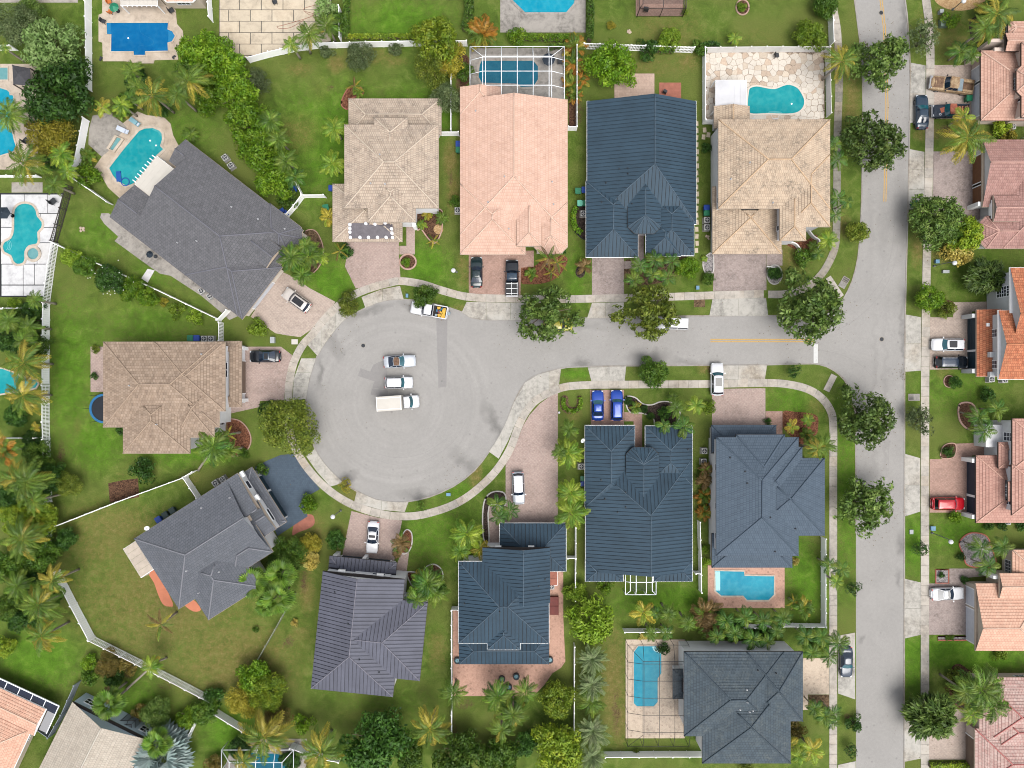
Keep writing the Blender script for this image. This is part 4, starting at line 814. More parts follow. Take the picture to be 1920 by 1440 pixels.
# ---- south west pair at the picture's corner
h = House('house', 'peach tiled house with a dark screened strip along its eaves', 'house', 'tile_coral', 'ridge_coral', 'wall_tan', (86, 1330), 25, 'trim_white')
h.block(-140, 0, 0, 54, 2.9, 'x', 'gg', .30); h.block(-140, 45, -8, 180, 2.9, 'x', 'hh', .30)
reg('sw_peach', h); h.window(1, 'e', .65, 1.7, 1.8, 1.0, 3, 2)
h = House('house', 'sand tiled house with a blue grey gable wall under the silver palm', 'house', 'tile_sand', 'ridge_sand', 'wall_bluegrey', (136, 1316), 26.6, 'gutter_dark')
h.block(0, 0, 157, 170, 3.4, 'y', 'gg', .36, over=.06)
reg('sw_sand', h); h.window(0, 'n', -.72, 1.6, 1.3, 1.2, 2, 2); h.window(0, 'n', -.42, 2.4, 2.2, .5, 3, 1); h.window(0, 'n', .78, 1.6, 1.3, 1.2, 2, 2)
h = House('house', 'peach tiled house at the top beside the rectangular deep blue pool', 'house', 'tile_peach', 'ridge_peach', 'wall_tan', gutter='trim_white')
h.block(295, -90, 378, 3, 2.9, 'y', 'og', .3); h.block(225, -90, 300, -2, 2.9, 'y', 'hg', .3)
reg('n_peach', h); h.window(0, 's', 0, 1.7, 1.9, 1.0, 3, 2)
# ------------------------------------------------------------------ beds and decks
def circ(x, y, rx, ry=None, n=18, a=0.0):
    ry = ry or rx; ca, sa = math.cos(a), math.sin(a)
    return [(x + rx * math.cos(t) * ca - ry * math.sin(t) * sa, y + rx * math.cos(t) * sa + ry * math.sin(t) * ca) for t in [2 * PI * k / n for k in range(n)]]
def rect(x0, y0, x1, y1): return [(x0, y0), (x1, y0), (x1, y1), (x0, y1)]
BZ = [0]
def bed(px, m, label, edge=None, ew=2.6, smooth=True, z=.02):
    BZ[0] += 1; z += .0006 * (BZ[0] % 14)
    P = smooth_px(px, True, 4) if smooth else px
    sheet('planting_bed', P, z, MATS[m], label)
    if edge: strip('bed_edging', P + [P[0], P[1]], ew, .13, MATS[edge], 0, 'low curved edging stones round a planting bed')
bed(circ(1800, -8, 50, 28), 'mulch_tan', 'tan bark chip bed around the lamp at the top')
bed([(1818, 40), (1840, 30), (1850, 55), (1838, 80), (1822, 75)], 'mulch_dark', 'dark mulch bed under the leaning palms')
bed([(785, 395), (826, 393), (830, 415), (826, 440), (815, 456), (802, 446), (790, 430), (782, 430)], 'mulch_brown', 'dark mulch bed beside the beige house', 'edging', 2.2)
bed(circ(822, 430, 9), 'mulch_tan', 'small ring of pale chips in the dark bed')
bed(circ(765, 491, 15, 14), 'mulch_brown', 'round mulch bed beside the pink driveway', 'edging', 3)
bed([(977, 502), (1001, 500), (1030, 476), (1062, 482), (1060, 500), (1045, 520), (1020, 531), (985, 533), (977, 528)], 'mulch_red', 'reddish mulch bed beside the salmon driveway')
bed(circ(1088, 510, 9, 11), 'mulch_dark', 'small mulch ring beside the paver driveway')
bed([(1072, 400), (1085, 385), (1100, 385), (1100, 445), (1085, 442), (1074, 425)], 'mulch_dark', 'mulch bed along the side of the north navy roofed house', 'black_gap', 1.6)
bed([(1175, 487), (1280, 480), (1290, 490), (1275, 512), (1240, 530), (1180, 535), (1172, 520)], 'soil', 'planting bed with small palms before the north navy roofed house')
bed([(1320, 484), (1333, 474), (1337, 480), (1337, 510), (1325, 515), (1318, 500)], 'gravel', 'pebble bed beside the stained driveway', 'edging_white', 2)
bed([(1470, 455), (1508, 452), (1530, 440), (1536, 460), (1530, 470), (1500, 480), (1495, 470)], 'mulch_red', 'mulch bed in the white walled entry garden')
bed(circ(1452, 515, 14, 18), 'gravel', 'pebble ring round the clipped bush by the stained driveway', 'edging_white', 2)
bed([(425, 790), (445, 787), (462, 800), (471, 822), (465, 842), (445, 855), (428, 850), (418, 825)], 'mulch_red', 'oval bark chip bed in front of the brown tiled house', 'edging', 2)
bed(circ(663, 1012, 5), 'mulch_dark', 'tiny mulch ring')
bed([(752, 1010), (762, 993), (772, 1000), (772, 1022), (764, 1036), (753, 1036)], 'mulch_red', 'small bed beside the narrow walk', 'edging_white', 2)
bed([(763, 1075), (775, 1072), (790, 1075), (800, 1062), (815, 1058), (828, 1068), (830, 1085), (818, 1100), (800, 1110), (775, 1100)], 'mulch_brown', 'palm bed between two southern houses', 'edging_white', 2)
bed([(910, 935), (925, 922), (946, 925), (946, 949), (917, 949), (917, 1015), (907, 1010), (905, 965)], 'mulch_dark', 'curved dark bed with white edging by the entry walk', 'edging_white', 2.4)
bed([(1173, 745), (1190, 745), (1205, 757), (1222, 759), (1240, 753), (1262, 756), (1275, 775), (1262, 800), (1230, 800), (1225, 785), (1206, 775), (1180, 772)], 'mulch_dark', 'wavy dark bed beside two blue cars', 'edging_white', 2.2)
bed([(1468, 772), (1490, 772), (1530, 778), (1534, 800), (1530, 815), (1508, 830), (1500, 838), (1480, 815), (1468, 800)], 'mulch_red', 'red mulch bed before the slate blue house')
bed([(1050, 760), (1055, 742), (1065, 744), (1067, 760), (1080, 762), (1082, 744), (1090, 744), (1091, 765), (1080, 775), (1060, 774)], 'soil', 'soil strip under a horseshoe hedge')
bed([(1797, 762), (1805, 755), (1822, 757), (1832, 775), (1830, 800), (1822, 806), (1808, 800), (1798, 785)], 'mulch_brown', 'palm bed with pink block edging', 'edging', 3)
bed([(1764, 858), (1766, 840), (1776, 832), (1790, 832), (1792, 845), (1786, 858)], 'mulch_brown', 'corner bed beside the salmon driveway', 'edging', 1.6)
bed([(1798, 1018), (1812, 1002), (1830, 999), (1850, 1006), (1860, 1030), (1866, 1060), (1835, 1064), (1812, 1058), (1806, 1040)], 'gravel', 'grey gravel garden with red edging', 'edging_red', 2)
bed(rect(1754, 1068, 1778, 1093), 'gravel', 'small square gravel bed with red edging', 'edging_red', 2, False)
bed(rect(1758, 1193, 1813, 1200), 'gravel', 'thin gravel bed beside the grey brown driveway', 'edging_red', 2, False)
bed([(1782, 1262), (1788, 1248), (1800, 1245), (1815, 1255), (1835, 1270), (1838, 1330), (1812, 1335), (1790, 1320), (1780, 1300)], 'mulch_brown', 'mulch bed under tall palms beside the blush house')
bed(circ(1828, 522, 16, 20), 'mulch_dark', 'round bed with a dark drooping shrub', 'edging', 2)
bed(circ(1779, 715, 10, 11), 'mulch_brown', 'small round mulch ring on the eastern lawn', 'edging', 1.4)
bed(circ(1777, 575, 14, 12), 'mulch_brown', 'mulch corner bed beside the walk of the orange house')
bed(rect(1805, 582, 1822, 595), 'mulch_brown', 'square planter bed beside the garage', None, 2, False)
bed([(640, 195), (650, 170), (665, 160), (680, 168), (678, 180), (660, 185), (652, 205)], 'mulch_red', 'mulch ring behind the beige house', 'terracotta', 2)
bed(circ(1392, 14, 12, 14), 'mulch_brown', 'round bed ringed with pale stones on the north lawn', 'edging', 2.4)
bed([(557, 970), (585, 965), (588, 985), (560, 998), (548, 1002)], 'terracotta', 'orange chip bed beside the blue driveway')
bed(rect(1516, 1303, 1554, 1325), 'soil', 'small soil bed beside the cream driveway', None, 2, False)
bed(rect(1302, 695, 1302.5, 695.5), 'soil', 'bare spot', None, 2, False) if False else None
bed([(862, 105), (880, 110), (880, 150), (872, 160), (862, 158)], 'mulch_brown', 'mulch strip beside the pool cage')
bed(rect(1066, 100, 1080, 243), 'mulch_brown', 'mulch strip of orange palms beside the pool cage', None, 2, False)
bed([(568, 440), (590, 432), (604, 455), (606, 480), (595, 505), (570, 520), (555, 500)], 'soil', 'planting bed before the large grey house', 'edging', 1.6)
sheet('terrace', [(849, 1143), (861, 1143), (861, 1245), (1030, 1245), (1030, 1155), (1056, 1155), (1060, 1240), (1052, 1252), (1036, 1262), (1020, 1285), (1000, 1305), (849, 1305)], .03, MATS['pavers_salmon'], 'round edged salmon paver terrace behind the southern navy house')
sheet('side_path', rect(1030, 1062, 1056, 1155), .032, MATS['pavers_salmon'], 'salmon paver side path beside the southern navy house')
sheet('patio', rect(1152, 138, 1227, 185), .03, MATS['deck_tile'], 'beige paver patio behind the north navy roofed house')
sheet('patio', rect(1236, 155, 1277, 190), .03, MATS['terracotta'], 'terracotta patio square behind the north navy roofed house')
sheet('patio', rect(170, 650, 200, 735), .03, MATS['pavers_pink'], 'pink paver strip behind the brown tiled house')
for P in ([(279, 1075), (292, 1068), (324, 1130), (316, 1137), (305, 1132), (296, 1113), (289, 1093)], [(345, 1132), (362, 1124), (377, 1143), (362, 1146)]): sheet('patio', smooth_px(P, True, 3), .03, MATS['orange_deck'], 'curved orange painted concrete patio behind the south west grey house')
sheet('side_path', [(190, 400), (204, 400), (262, 447), (345, 505), (452, 590), (430, 600), (420, 590), (378, 555), (320, 517), (300, 513), (285, 503), (215, 452), (222, 444), (196, 420), (188, 408)], .03, MATS['deck_grey'], 'mottled concrete path along the large grey house')
for P in ([(265, 522), (277, 504), (290, 507), (277, 530)],): sheet('side_path', P, .034, MATS['white_slab'], 'short white concrete path between fence and large grey house')
bed([(203, 906), (232, 900), (259, 897), (261, 932), (206, 943)], 'mulch_brown', 'bare brown planting patch against the long white fence', None, 2, False)
bed(rect(1301, 560, 1322, 576), 'soil', 'square bare patch on the verge', None, 2, False)
sheet('lawn_mat', rect(0, 342, 22, 361), .02, MATS['grass'], 'patch of artificial turf')
sheet('patio', rect(22, 342, 80, 361), .03, MATS['deck_grey'], 'grey concrete strip south of the western pool')
sheet('side_path', rect(-40, -30, 146, 5), .03, MATS['deck_grey'], 'grey concrete at the upper left edge')

# ------------------------------------------------------------------ pools
def pool(px, m, label, cop='coping', cw=4.0, smooth=0, lights=(), name='swimming_pool', cz=.12):
    P = smooth_px(px, True, smooth) if smooth else px
    c = G(sum(p[0] for p in P) / len(P), sum(p[1] for p in P) / len(P))
    root = empty(name, (c.x, c.y, 0), label, 'pool')
    part('water', MB().prism(W2(P), .0, .075), MATS[m], root)
    L, Rr = ribbon([P[-1]] + P + [P[0], P[1]], cw); mb = MB(); n = len(P)
    for i in range(1, n + 1):
        a, b, e, d = (G(*q) for q in (L[i], L[i + 1] if i < n else L[1], Rr[i + 1] if i < n else Rr[1], Rr[i]))
        f = lambda p, zz: (p.x, p.y, zz)
        mb.face([f(a, cz), f(b, cz), f(e, cz), f(d, cz)]); mb.face([f(a, 0), f(b, 0), f(b, cz), f(a, cz)]); mb.face([f(d, 0), f(e, 0), f(e, cz), f(d, cz)])
    part('coping', mb, MATS[cop], root)
    for (x, y) in lights:
        q = G(x, y); part('drain_cover', MB().disc((q.x, q.y), .13, .07, .085, 10), MATS['trim_white'], root)
    return root
plain('pool_step', A(120, 206, 210), .3, var=.06)
# north west rectangle
sheet('pool_deck', [(185, 28), (192, 25), (192, -20), (225, -20), (300, -20), (330, 20), (332, 45), (343, 58), (344, 70), (336, 85), (334, 112), (290, 113), (288, 119), (258, 119), (235, 115), (193, 115), (192, 80), (185, 78)], .045, MATS['deck'], 'travertine deck around the rectangular deep blue pool')
pool([(200, 42), (316, 42), (316, 55), (324, 58), (330, 68), (324, 79), (316, 81), (316, 97), (273, 98), (273, 105), (251, 105), (251, 98), (208, 98), (208, 65), (200, 65)], 'water_blue', 'rectangular deep blue pool with a half round step', cw=3, lights=[(241, 72)])
# curved teal pool of the diagonal house
sheet('pool_deck', [(258, 209), (275, 216), (308, 220), (320, 232), (325, 254), (334, 271), (345, 290), (330, 320), (290, 352), (282, 368), (262, 380), (225, 372), (203, 352), (188, 325), (177, 314), (191, 294), (166, 271), (167, 243), (174, 217), (203, 211), (231, 231)], .045, MATS['deck'], 'travertine deck around the curved teal pool')
sheet('pool_deck', [(166, 271), (167, 243), (174, 217), (203, 211), (231, 231), (238, 240), (222, 256), (203, 284), (191, 294)], .05, MATS['deck_grey'], 'lichen stained grey stone deck beside the spa')
pool([(203, 315), (214, 300), (232, 277), (248, 258), (260, 244), (272, 239), (287, 238), (300, 243), (306, 250), (307, 262), (303, 274), (309, 281), (296, 293), (275, 320), (254, 345), (246, 349), (236, 350), (220, 342), (210, 330)], 'water_teal', 'curved teal pool beside the diagonal grey house', cw=5, lights=[(282, 264), (293, 273)])
pool([(219, 256), (232, 262), (215, 285), (204, 280)], 'water_spa', 'small raised rectangular spa next to the curved teal pool', cw=5, name='spa_pool', cz=.35)
# west edge pools
sheet('pool_deck', rect(-40, 120, 72, 318), .045, MATS['deck'], 'cream deck along the pool at the left edge')
pool(smooth_px([(-40, 168), (14, 168), (20, 178), (27, 180), (27, 215), (20, 230), (24, 245), (28, 262), (27, 285), (-40, 288)], True, 2), 'water_sky', 'turquoise pool under palms at the left edge', cw=3)
pool(rect(-30, 126, 16, 151), 'water_spa', 'pale grey blue spa at the left edge', cw=3, name='spa_pool')
wp = empty('patio', (0, 0, 0), 'white patio of large slabs with black joints', None, None, 'structure')
part('joint_bed', MB().prism(W2([(0, 362), (119, 362), (84, 557), (0, 557)]), 0, .03), MATS['black_gap'], wp)
for (y0, y1, xs) in ((365, 400, (2, 46, 90, 118)), (401, 426, (2, 44, 76, 114)), (427, 455, (2, 36, 74, 108)), (456, 495, (2, 40, 70, 103)), (496, 534, (3, 44, 65, 95)), (535.5, 555, (3, 44, 86))):
    for a, b in zip(xs[:-1], xs[1:]):
        e = lambda y: 118 - (y - 365) * .19
        last = b == xs[-1]
        part('slab', MB().prism(W2([(a + .5, y0), ((e(y0) if last else b) - .6, y0), ((e(y1) if last else b) - .6, y1 - .4), (a + .5, y1 - .4)]), .0, .06 + R.uniform(0, .008)), MATS['white_slab'], wp)
pool([(25, 405), (27, 392), (35, 383), (48, 380), (62, 384), (70, 395), (72, 405), (81, 416), (80, 428), (73, 436), (74, 450), (70, 459), (56, 462), (49, 472), (49, 486), (44, 495), (32, 497), (24, 490), (20, 480), (8, 474), (4, 462), (9, 452), (20, 446), (25, 430)], 'water_teal', 'teal guitar shaped pool on white slabs', smooth=2, cw=4.5)
pool(circ(63, 476, 13, 13), 'water_spa', 'round spa beside the guitar shaped pool', cw=5, name='spa_pool', cz=.2)
for k in range(3):
    Lx = [(14 + 3 * k + 6 * math.cos(t) - 4, 460 + 10 * math.sin(t)) for t in [-1.2 + .4 * j for j in range(7)]]
    strip('pool_step', Lx, 1.0, .085, MATS['pool_step'], .07, 'pale curved step line in the guitar shaped pool')
pool(smooth_px([(-30, 700), (5, 690), (40, 705), (70, 712), (68, 728), (30, 735), (-30, 740)], True, 2), 'water_teal', 'teal pool hidden under palms at the left edge', cw=3)
def steps(lab, px, m, z=.079):
    root = [o for o in bpy.data.objects if o.get('label') == lab][0]
    part('pool_step', MB().prism(W2(px), .06, z), MATS[m], root)
plain('step_teal', A(84, 190, 196), .2, var=.08); plain('step_sky', A(110, 208, 222), .2, var=.08); plain('step_blue', A(34, 140, 196), .2, var=.08)
steps('rectangular deep blue pool with a half round step', [(316, 57), (323, 60), (328, 68), (323, 77), (316, 80)], 'step_blue'); steps('rectangular deep blue pool with a half round step', rect(201, 43, 208, 64), 'step_blue'); steps('curved teal pool beside the diagonal grey house', [(287, 240), (299, 244), (305, 251), (303, 257), (296, 248), (286, 244)], 'step_teal')
strip('pool_hose', smooth_px([(262, 45), (265, 62), (285, 74), (288, 82), (276, 87), (262, 85)], False, 5), .5, .085, MATS['step_blue'], .075, 'pale cleaner hose curling in the rectangular blue pool')
# screened pool, navy pool etc.
sheet('pool_deck', rect(881, 90, 1058, 196), .045, MATS['deck_grey'], 'grey deck inside the white pool cage')
pool([(903, 112), (1000, 112), (1011, 124), (1011, 150), (1001, 165), (976, 166), (970, 160), (903, 158), (895, 145), (897, 122)], 'water_deep', 'deep teal pool under the white pool cage', cop='deck_grey', cw=5)
sheet('pool_deck', rect(938, -30, 1098, 61), .045, MATS['deck_grey'], 'mottled stone deck around the turquoise pool at the top')
pool([(958, -30), (960, 3), (984, 26), (1062, 26), (1078, 8), (1085, -30)], 'water_sky', 'turquoise octagonal pool at the top edge', cop='deck_grey', cw=5)
# corner house flagstone yard
mat_mulch('flag_joint', (120, 100, 84), (214, 196, 176), 3)
root = empty('flagstone_terrace', (0, 0, 0), 'cream flagstone terrace with dark joints around the kidney pool', None, None, 'structure')
part('joint_bed', MB().prism(W2(rect(1318, 97, 1546, 232)), 0, .035), MATS['flag_joint'], root)
def voronoi(x0, y0, x1, y1, step, seed):
    rr = random.Random(seed); pts = []
    ny = int((y1 - y0) / step); nx = int((x1 - x0) / step)
    for j in range(-1, ny + 2):
        for i in range(-1, nx + 2):
            pts.append((x0 + (i + .5 + rr.uniform(-.42, .42)) * (x1 - x0) / nx, y0 + (j + .5 + rr.uniform(-.42, .42)) * (y1 - y0) / ny))
    out = []
    for p in pts:
        if not (x0 < p[0] < x1 and y0 < p[1] < y1): continue
        poly = rect(x0, y0, x1, y1)
        for q in sorted(pts, key=lambda q: math.dist(p, q))[1:16]:
            mx, my, dx, dy = (p[0] + q[0]) / 2, (p[1] + q[1]) / 2, q[0] - p[0], q[1] - p[1]
            res = []
            for i in range(len(poly)):
                a, b = poly[i], poly[(i + 1) % len(poly)]
                da = (a[0] - mx) * dx + (a[1] - my) * dy; db = (b[0] - mx) * dx + (b[1] - my) * dy
                if da <= 0: res.append(a)
                if (da <= 0) != (db <= 0): t = da / (da - db); res.append((a[0] + (b[0] - a[0]) * t, a[1] + (b[1] - a[1]) * t))
            poly = res
            if len(poly) < 3: break
        if len(poly) >= 3: out.append((p, poly))
    return out
KID = smooth_px([(1402, 175), (1405, 165), (1418, 161), (1435, 164), (1452, 166), (1468, 160), (1480, 158), (1495, 164), (1504, 176), (1509, 190), (1505, 204), (1492, 213), (1470, 215), (1440, 214), (1412, 215), (1402, 210), (1400, 195)], True, 3)
def inside(p, poly):
    c = False; j = len(poly) - 1
    for i in range(len(poly)):
        if (poly[i][1] > p[1]) != (poly[j][1] > p[1]) and p[0] < (poly[j][0] - poly[i][0]) * (p[1] - poly[i][1]) / (poly[j][1] - poly[i][1]) + poly[i][0]: c = not c
        j = i
    return c
for (p, poly) in voronoi(1319, 98, 1545, 231, 10.4, 5):
    if all(inside(q, KID) for q in poly) or (1345 < p[0] < 1545 and p[1] > 226) or (1346 < p[0] < 1398 and 158 < p[1] < 226): continue
    s_ = R.uniform(.91, .985); cx = sum(q[0] for q in poly) / len(poly); cy = sum(q[1] for q in poly) / len(poly)
    part('flagstone', MB().prism(W2([(cx + (q[0] - cx) * s_, cy + (q[1] - cy) * s_) for q in poly]), 0, .05 + R.uniform(0, .02)), MATS[R.choice(['flag_a', 'flag_c', 'flag_c', 'flag_c', 'flag_c', 'flag_b'])], root)
pool(KID, 'water_teal', 'kidney shaped teal pool on cream flagstones', cop='flag_c', cw=3, lights=[(1484, 195)])
steps('kidney shaped teal pool on cream flagstones', [(1438, 213), (1442, 209), (1452, 208), (1464, 210), (1468, 214)], 'step_teal'); sheet('patio', rect(1404, 215, 1470, 224), .05, MATS['white_slab'], 'white concrete strip beside the kidney pool')
# patio pool of slate house
sheet('pool_deck', rect(1327, 1060, 1471, 1140), .045, MATS['pavers_salmon'], 'salmon paver deck around the sky blue patio pool')
pool([(1340, 1069), (1395, 1070), (1396, 1078), (1452, 1079), (1452, 1115), (1441, 1126), (1400, 1126), (1393, 1118), (1352, 1118), (1340, 1108)], 'water_sky', 'sky blue patio pool south of the slate blue house', cw=3)
sheet('pool_deck', rect(1173, 1199, 1284, 1384), .045, MATS['pavers_cream'], 'cream paver deck inside the black pool frame')
pool([(1196, 1210), (1230, 1210), (1241, 1222), (1241, 1262), (1234, 1272), (1234, 1316), (1226, 1325), (1194, 1325), (1187, 1318), (1187, 1222)], 'water_sky', 'keyhole shaped turquoise pool inside the black frame', cw=2.4)
sheet('pool_deck', [(440, 1385), (575, 1385), (575, 1500), (400, 1500)], .045, MATS['deck_grey'], 'grey deck inside the cage at the bottom edge')
pool([(452, 1408), (540, 1412), (545, 1500), (440, 1500)], 'water_deep', 'deep green pool in the cage at the bottom edge', cop='deck_grey', cw=4)
steps('sky blue patio pool south of the slate blue house', rect(1341, 1071, 1350, 1107), 'step_sky'); steps('keyhole shaped turquoise pool inside the black frame', [(1229, 1212), (1239, 1222), (1239, 1226), (1226, 1220), (1222, 1212)], 'step_sky')
# cream slab patio, running bond
cp = empty('patio', (0, 0, 0), 'cream patio of long slabs with dark joints by the back fence', None, None, 'structure')
BND = [(411, -25), (622, -25), (621, 82), (560, 92), (480, 110), (411, 124)]
part('joint_bed', MB().prism(W2(BND), 0, .028), MATS['black_gap'], cp)
for r_ in range(-1, 6):
    y0, y1 = r_ * 21.4 - 2.2, r_ * 21.4 + 18.2; x = 369 + (20 if r_ % 2 else 0)
    while x < 640:
        q = clip_convex(rect(x, y0, x + 39.4, y1), [(412, -25), (621, -25), (620, 81), (560, 91), (480, 109), (412, 123)])
        if q and area2(q) > 20: part('slab', MB().prism(W2(q), 0, .055 + R.uniform(0, .01)), MATS['slab_cream'], cp)
        x += 40.6

# ------------------------------------------------------------------ fences
plain('vinyl_white', A(240, 242, 246, 2.15), .5, var=.05, scale=.7, objvar=.03); plain('vinyl_grey', A(172, 182, 192), .5, var=.08, objvar=.04); plain('wood_dark', A(84, 78, 72), .85, var=.25, scale=3, objvar=.1); plain('vinyl_mossy', A(190, 196, 170), .7, var=.3, scale=1.5); plain('wall_paint', A(226, 224, 220, 1.6), .8, var=.06)
def fence(pts, label, style='solid', m='vinyl_white', h=1.83, pl=2.4, group=None, name='fence', cat='fence'):
    mid = pts[len(pts) // 2]; c = G(*mid); root = empty(name, (c.x, c.y, 0), label, cat, group)
    post = MB().box(0, 0, (h + .12) / 2, .13, .13, h + .12); post.box(0, 0, h + .14, .17, .17, .05)
    pm = post.mesh('post', MATS[m]); first = True
    for a, b in zip(pts[:-1], pts[1:]):
        A_, B_ = G(*a), G(*b); L = (B_ - A_).length; n = max(1, round(L / pl)); st = L / n; d = (B_ - A_) / L; an = math.atan2(d.y, d.x)
        mb = MB(); l2 = st / 2 - .07
        mb.box(0, 0, .12, 2 * l2, .05, .12); mb.box(0, 0, h - .08, 2 * l2, .07, .14)
        if style == 'solid':
            k = max(1, int(2 * l2 / .3)); wd = 2 * l2 / k
            for i in range(k): mb.box(-l2 + (i + .5) * wd, 0, h / 2, wd - .012, .032, h - .3)
        elif style == 'picket':
            k = max(2, int(2 * l2 / .21)); wd = 2 * l2 / k; mb.box(0, 0, h * .5, 2 * l2, .04, .1)
            for i in range(k): mb.box(-l2 + (i + .5) * wd, .035, h / 2 + .06, .11, .025, h)
        else:
            k = max(2, int(2 * l2 / .3)); wd = 2 * l2 / k
            for i in range(k): mb.box(-l2 + (i + .5) * wd, 0, h / 2, .06, .04, h - .1)
            for i in range(1, 5): mb.box(0, .03, h * i / 5, 2 * l2, .03, .08)
        pm2 = mb.mesh('panel', MATS[m])
        for i in range(n):
            p = A_ + d * (st * (i + .5)) - c
            o = link('fence_panel', pm2, root, p, (0, 0, an)); o['kind'] = 'stuff' if False else 'thing'
            del o['kind']
            q = A_ + d * (st * i) - c
            if not first or i: link('post', pm, root, q, (0, 0, an))
            elif first: link('post', pm, root, q, (0, 0, an))
        first = False
    link('post', pm, root, G(*pts[-1]) - c, (0, 0, 0))
    return root
F = fence
F([(172, -15), (173, 100), (173, 172)], 'tall white vinyl fence west of the rectangular blue pool'); F([(168, 228), (158, 280), (150, 318), (139, 330)], 'white vinyl fence behind the stained spa deck'); F([(140, 335), (175, 358), (212, 384)], 'white vinyl fence ending at the diagonal grey house')
F([(137, 352), (125, 395), (108, 455)], 'dark wooden lattice fence beside the white slab patio', 'lattice', 'wood_dark'); F([(110, 458), (103, 500), (94, 568)], 'white picket fence beside the white slab patio', 'picket'); F([(94, 570), (93, 660), (93, 720)], 'solid white fence on the west lawn, its northern part'); F([(93, 723), (93, 790), (95, 855)], 'white picket fence on the west lawn, its southern part', 'picket')
F([(110, 459), (180, 492), (300, 545), (415, 600)], 'long picket fence behind the flowering hedge', 'picket', h=1.5); F([(415, 602), (433, 583)], 'short white gate panel at the corner of the diagonal house'); F([(419, 606), (419, 640)], 'short white picket fence north of the brown house', 'picket')
F([(542, 407), (557, 390), (571, 371)], 'white vinyl fence running down to the diagonal grey house'); F([(572, 371), (612, 371)], 'short white fence linking to the beige house'); F([(571, 369), (560, 348)], 'short white fence stub behind the hedge trees')
F([(470, 118), (510, 107), (555, 97), (600, 91)], 'white back fence below the cream slab patio'); F([(602, 91), (690, 89), (780, 87), (876, 87)], 'long white back fence behind the beige house'); F([(640, 22), (641, 80)], 'thin white fence between patio and hedge lawn')
F([(847, 112), (847, 180), (847, 250)], 'white fence between the beige and peach houses'); F([(824, 255), (861, 255)], 'short white fence panel joining the beige and peach houses'); F([(1080, 95), (1080, 170), (1080, 244)], 'white fence beside the orange palms'); F([(1064, 245), (1080, 245)], 'short white fence stub beside the peach house')
F([(1093, 92), (1180, 95), (1260, 98), (1297, 99)], 'white picket fence half hidden behind the round green trees', 'picket')
F([(1316, 99), (1430, 98), (1546, 98)], 'solid white wall north of the flagstone terrace', m='wall_paint', name='garden_wall', cat='wall'); F([(1547, 99), (1548, 160), (1549, 220)], 'solid white wall east of the kidney pool', m='wall_paint', name='garden_wall', cat='wall'); F([(1317, 100), (1317, 232)], 'white fence west of the flagstone terrace'); F([(1318, 233), (1337, 233)], 'short white fence panel beside the little gable of the corner house')
F([(1549, 12), (1553, 50), (1554, 88)], 'white fence along the sidewalk at the top'); F([(0, 95), (34, 95)], 'white fence panel at the upper left edge'); F([(396, -10), (400, 42)], 'white fence beside the cream slab patio'); F([(-5, 333), (78, 333)], 'low white fence south of the pool at the left edge', h=1.2); F([(-5, 580), (76, 580)], 'white fence below the white slab patio at the left edge'); F([(24, 820), (78, 820)], 'white fence stub among palms at the left edge')
F([(118, 982), (230, 938), (353, 893)], 'long white fence north of the south west grey house'); F([(353, 894), (378, 931)], 'white gate panel beside the south west grey house', pl=1.6); F([(353, 892), (370, 882)], 'short white fence under the drooping palm')
F([(97, 900), (98, 940)], 'white fence piece behind the yellow bush at the left'); F([(98, 995), (98, 1020)], 'small white fence piece among the western palms'); F([(113, 1068), (145, 1130), (178, 1192)], 'solid white fence on the south west lawn edge'); F([(179, 1194), (265, 1237), (330, 1270), (410, 1312)], 'white picket fence on the south west lawn edge', 'picket')
F([(410, 1330), (462, 1362)], 'thin white rail fence near the bottom'); F([(555, 1112), (520, 1175), (485, 1236)], 'mossy low fence between two southern lawns', 'picket', 'vinyl_mossy', 1.2)
F([(848, 1138), (848, 1270), (848, 1390)], 'long thin white fence west of the salmon terrace'); F([(849, 1137), (860, 1137)], 'short white fence panel beside the skirt roofed house'); F([(1078, 985), (1078, 1042), (1077, 1120)], 'white fence between the two southern navy houses'); F([(1063, 1042), (1077, 1042)], 'short white fence panel between the two southern navy houses')
F([(1076, 1205), (1075, 1300), (1075, 1378)], 'white fence behind the date palms'); F([(1307, 975), (1309, 1040), (1310, 1105)], 'white fence beside the slate blue house'); F([(1299, 1070), (1308, 1070)], 'tiny white fence panel by the metal roofed house')
F([(1539, 1006), (1539, 1090), (1539, 1168)], 'solid white fence east of the patio pool lawn'); F([(1539, 1169), (1460, 1168)], 'solid white fence south of the patio pool lawn'); F([(1168, 1178), (1252, 1178)], 'white fence half hidden below the yellow palm'); F([(1375, 1170), (1440, 1170)], 'white fence hidden among small palms'); F([(1132, 1409), (1225, 1408), (1318, 1408)], 'solid white fence south of the black pool frame')
F([(152, 1276), (128, 1330), (104, 1372)], 'blue grey vinyl fence between the two south western houses', m='vinyl_grey'); F([(104, 1373), (78, 1355)], 'short blue grey fence panel by the peach corner house', m='vinyl_grey'); F([(373, 1347), (345, 1407)], 'white fence beside the silver palm'); F([(550, 1392), (605, 1412), (640, 1418)], 'white fence behind palms at the bottom edge'); F([(905, 1413), (965, 1415)], 'white fence piece at the bottom edge'); F([(1908, 425), (1909, 450), (1960, 450)], 'white fence beside the rose brown house', h=1.6)

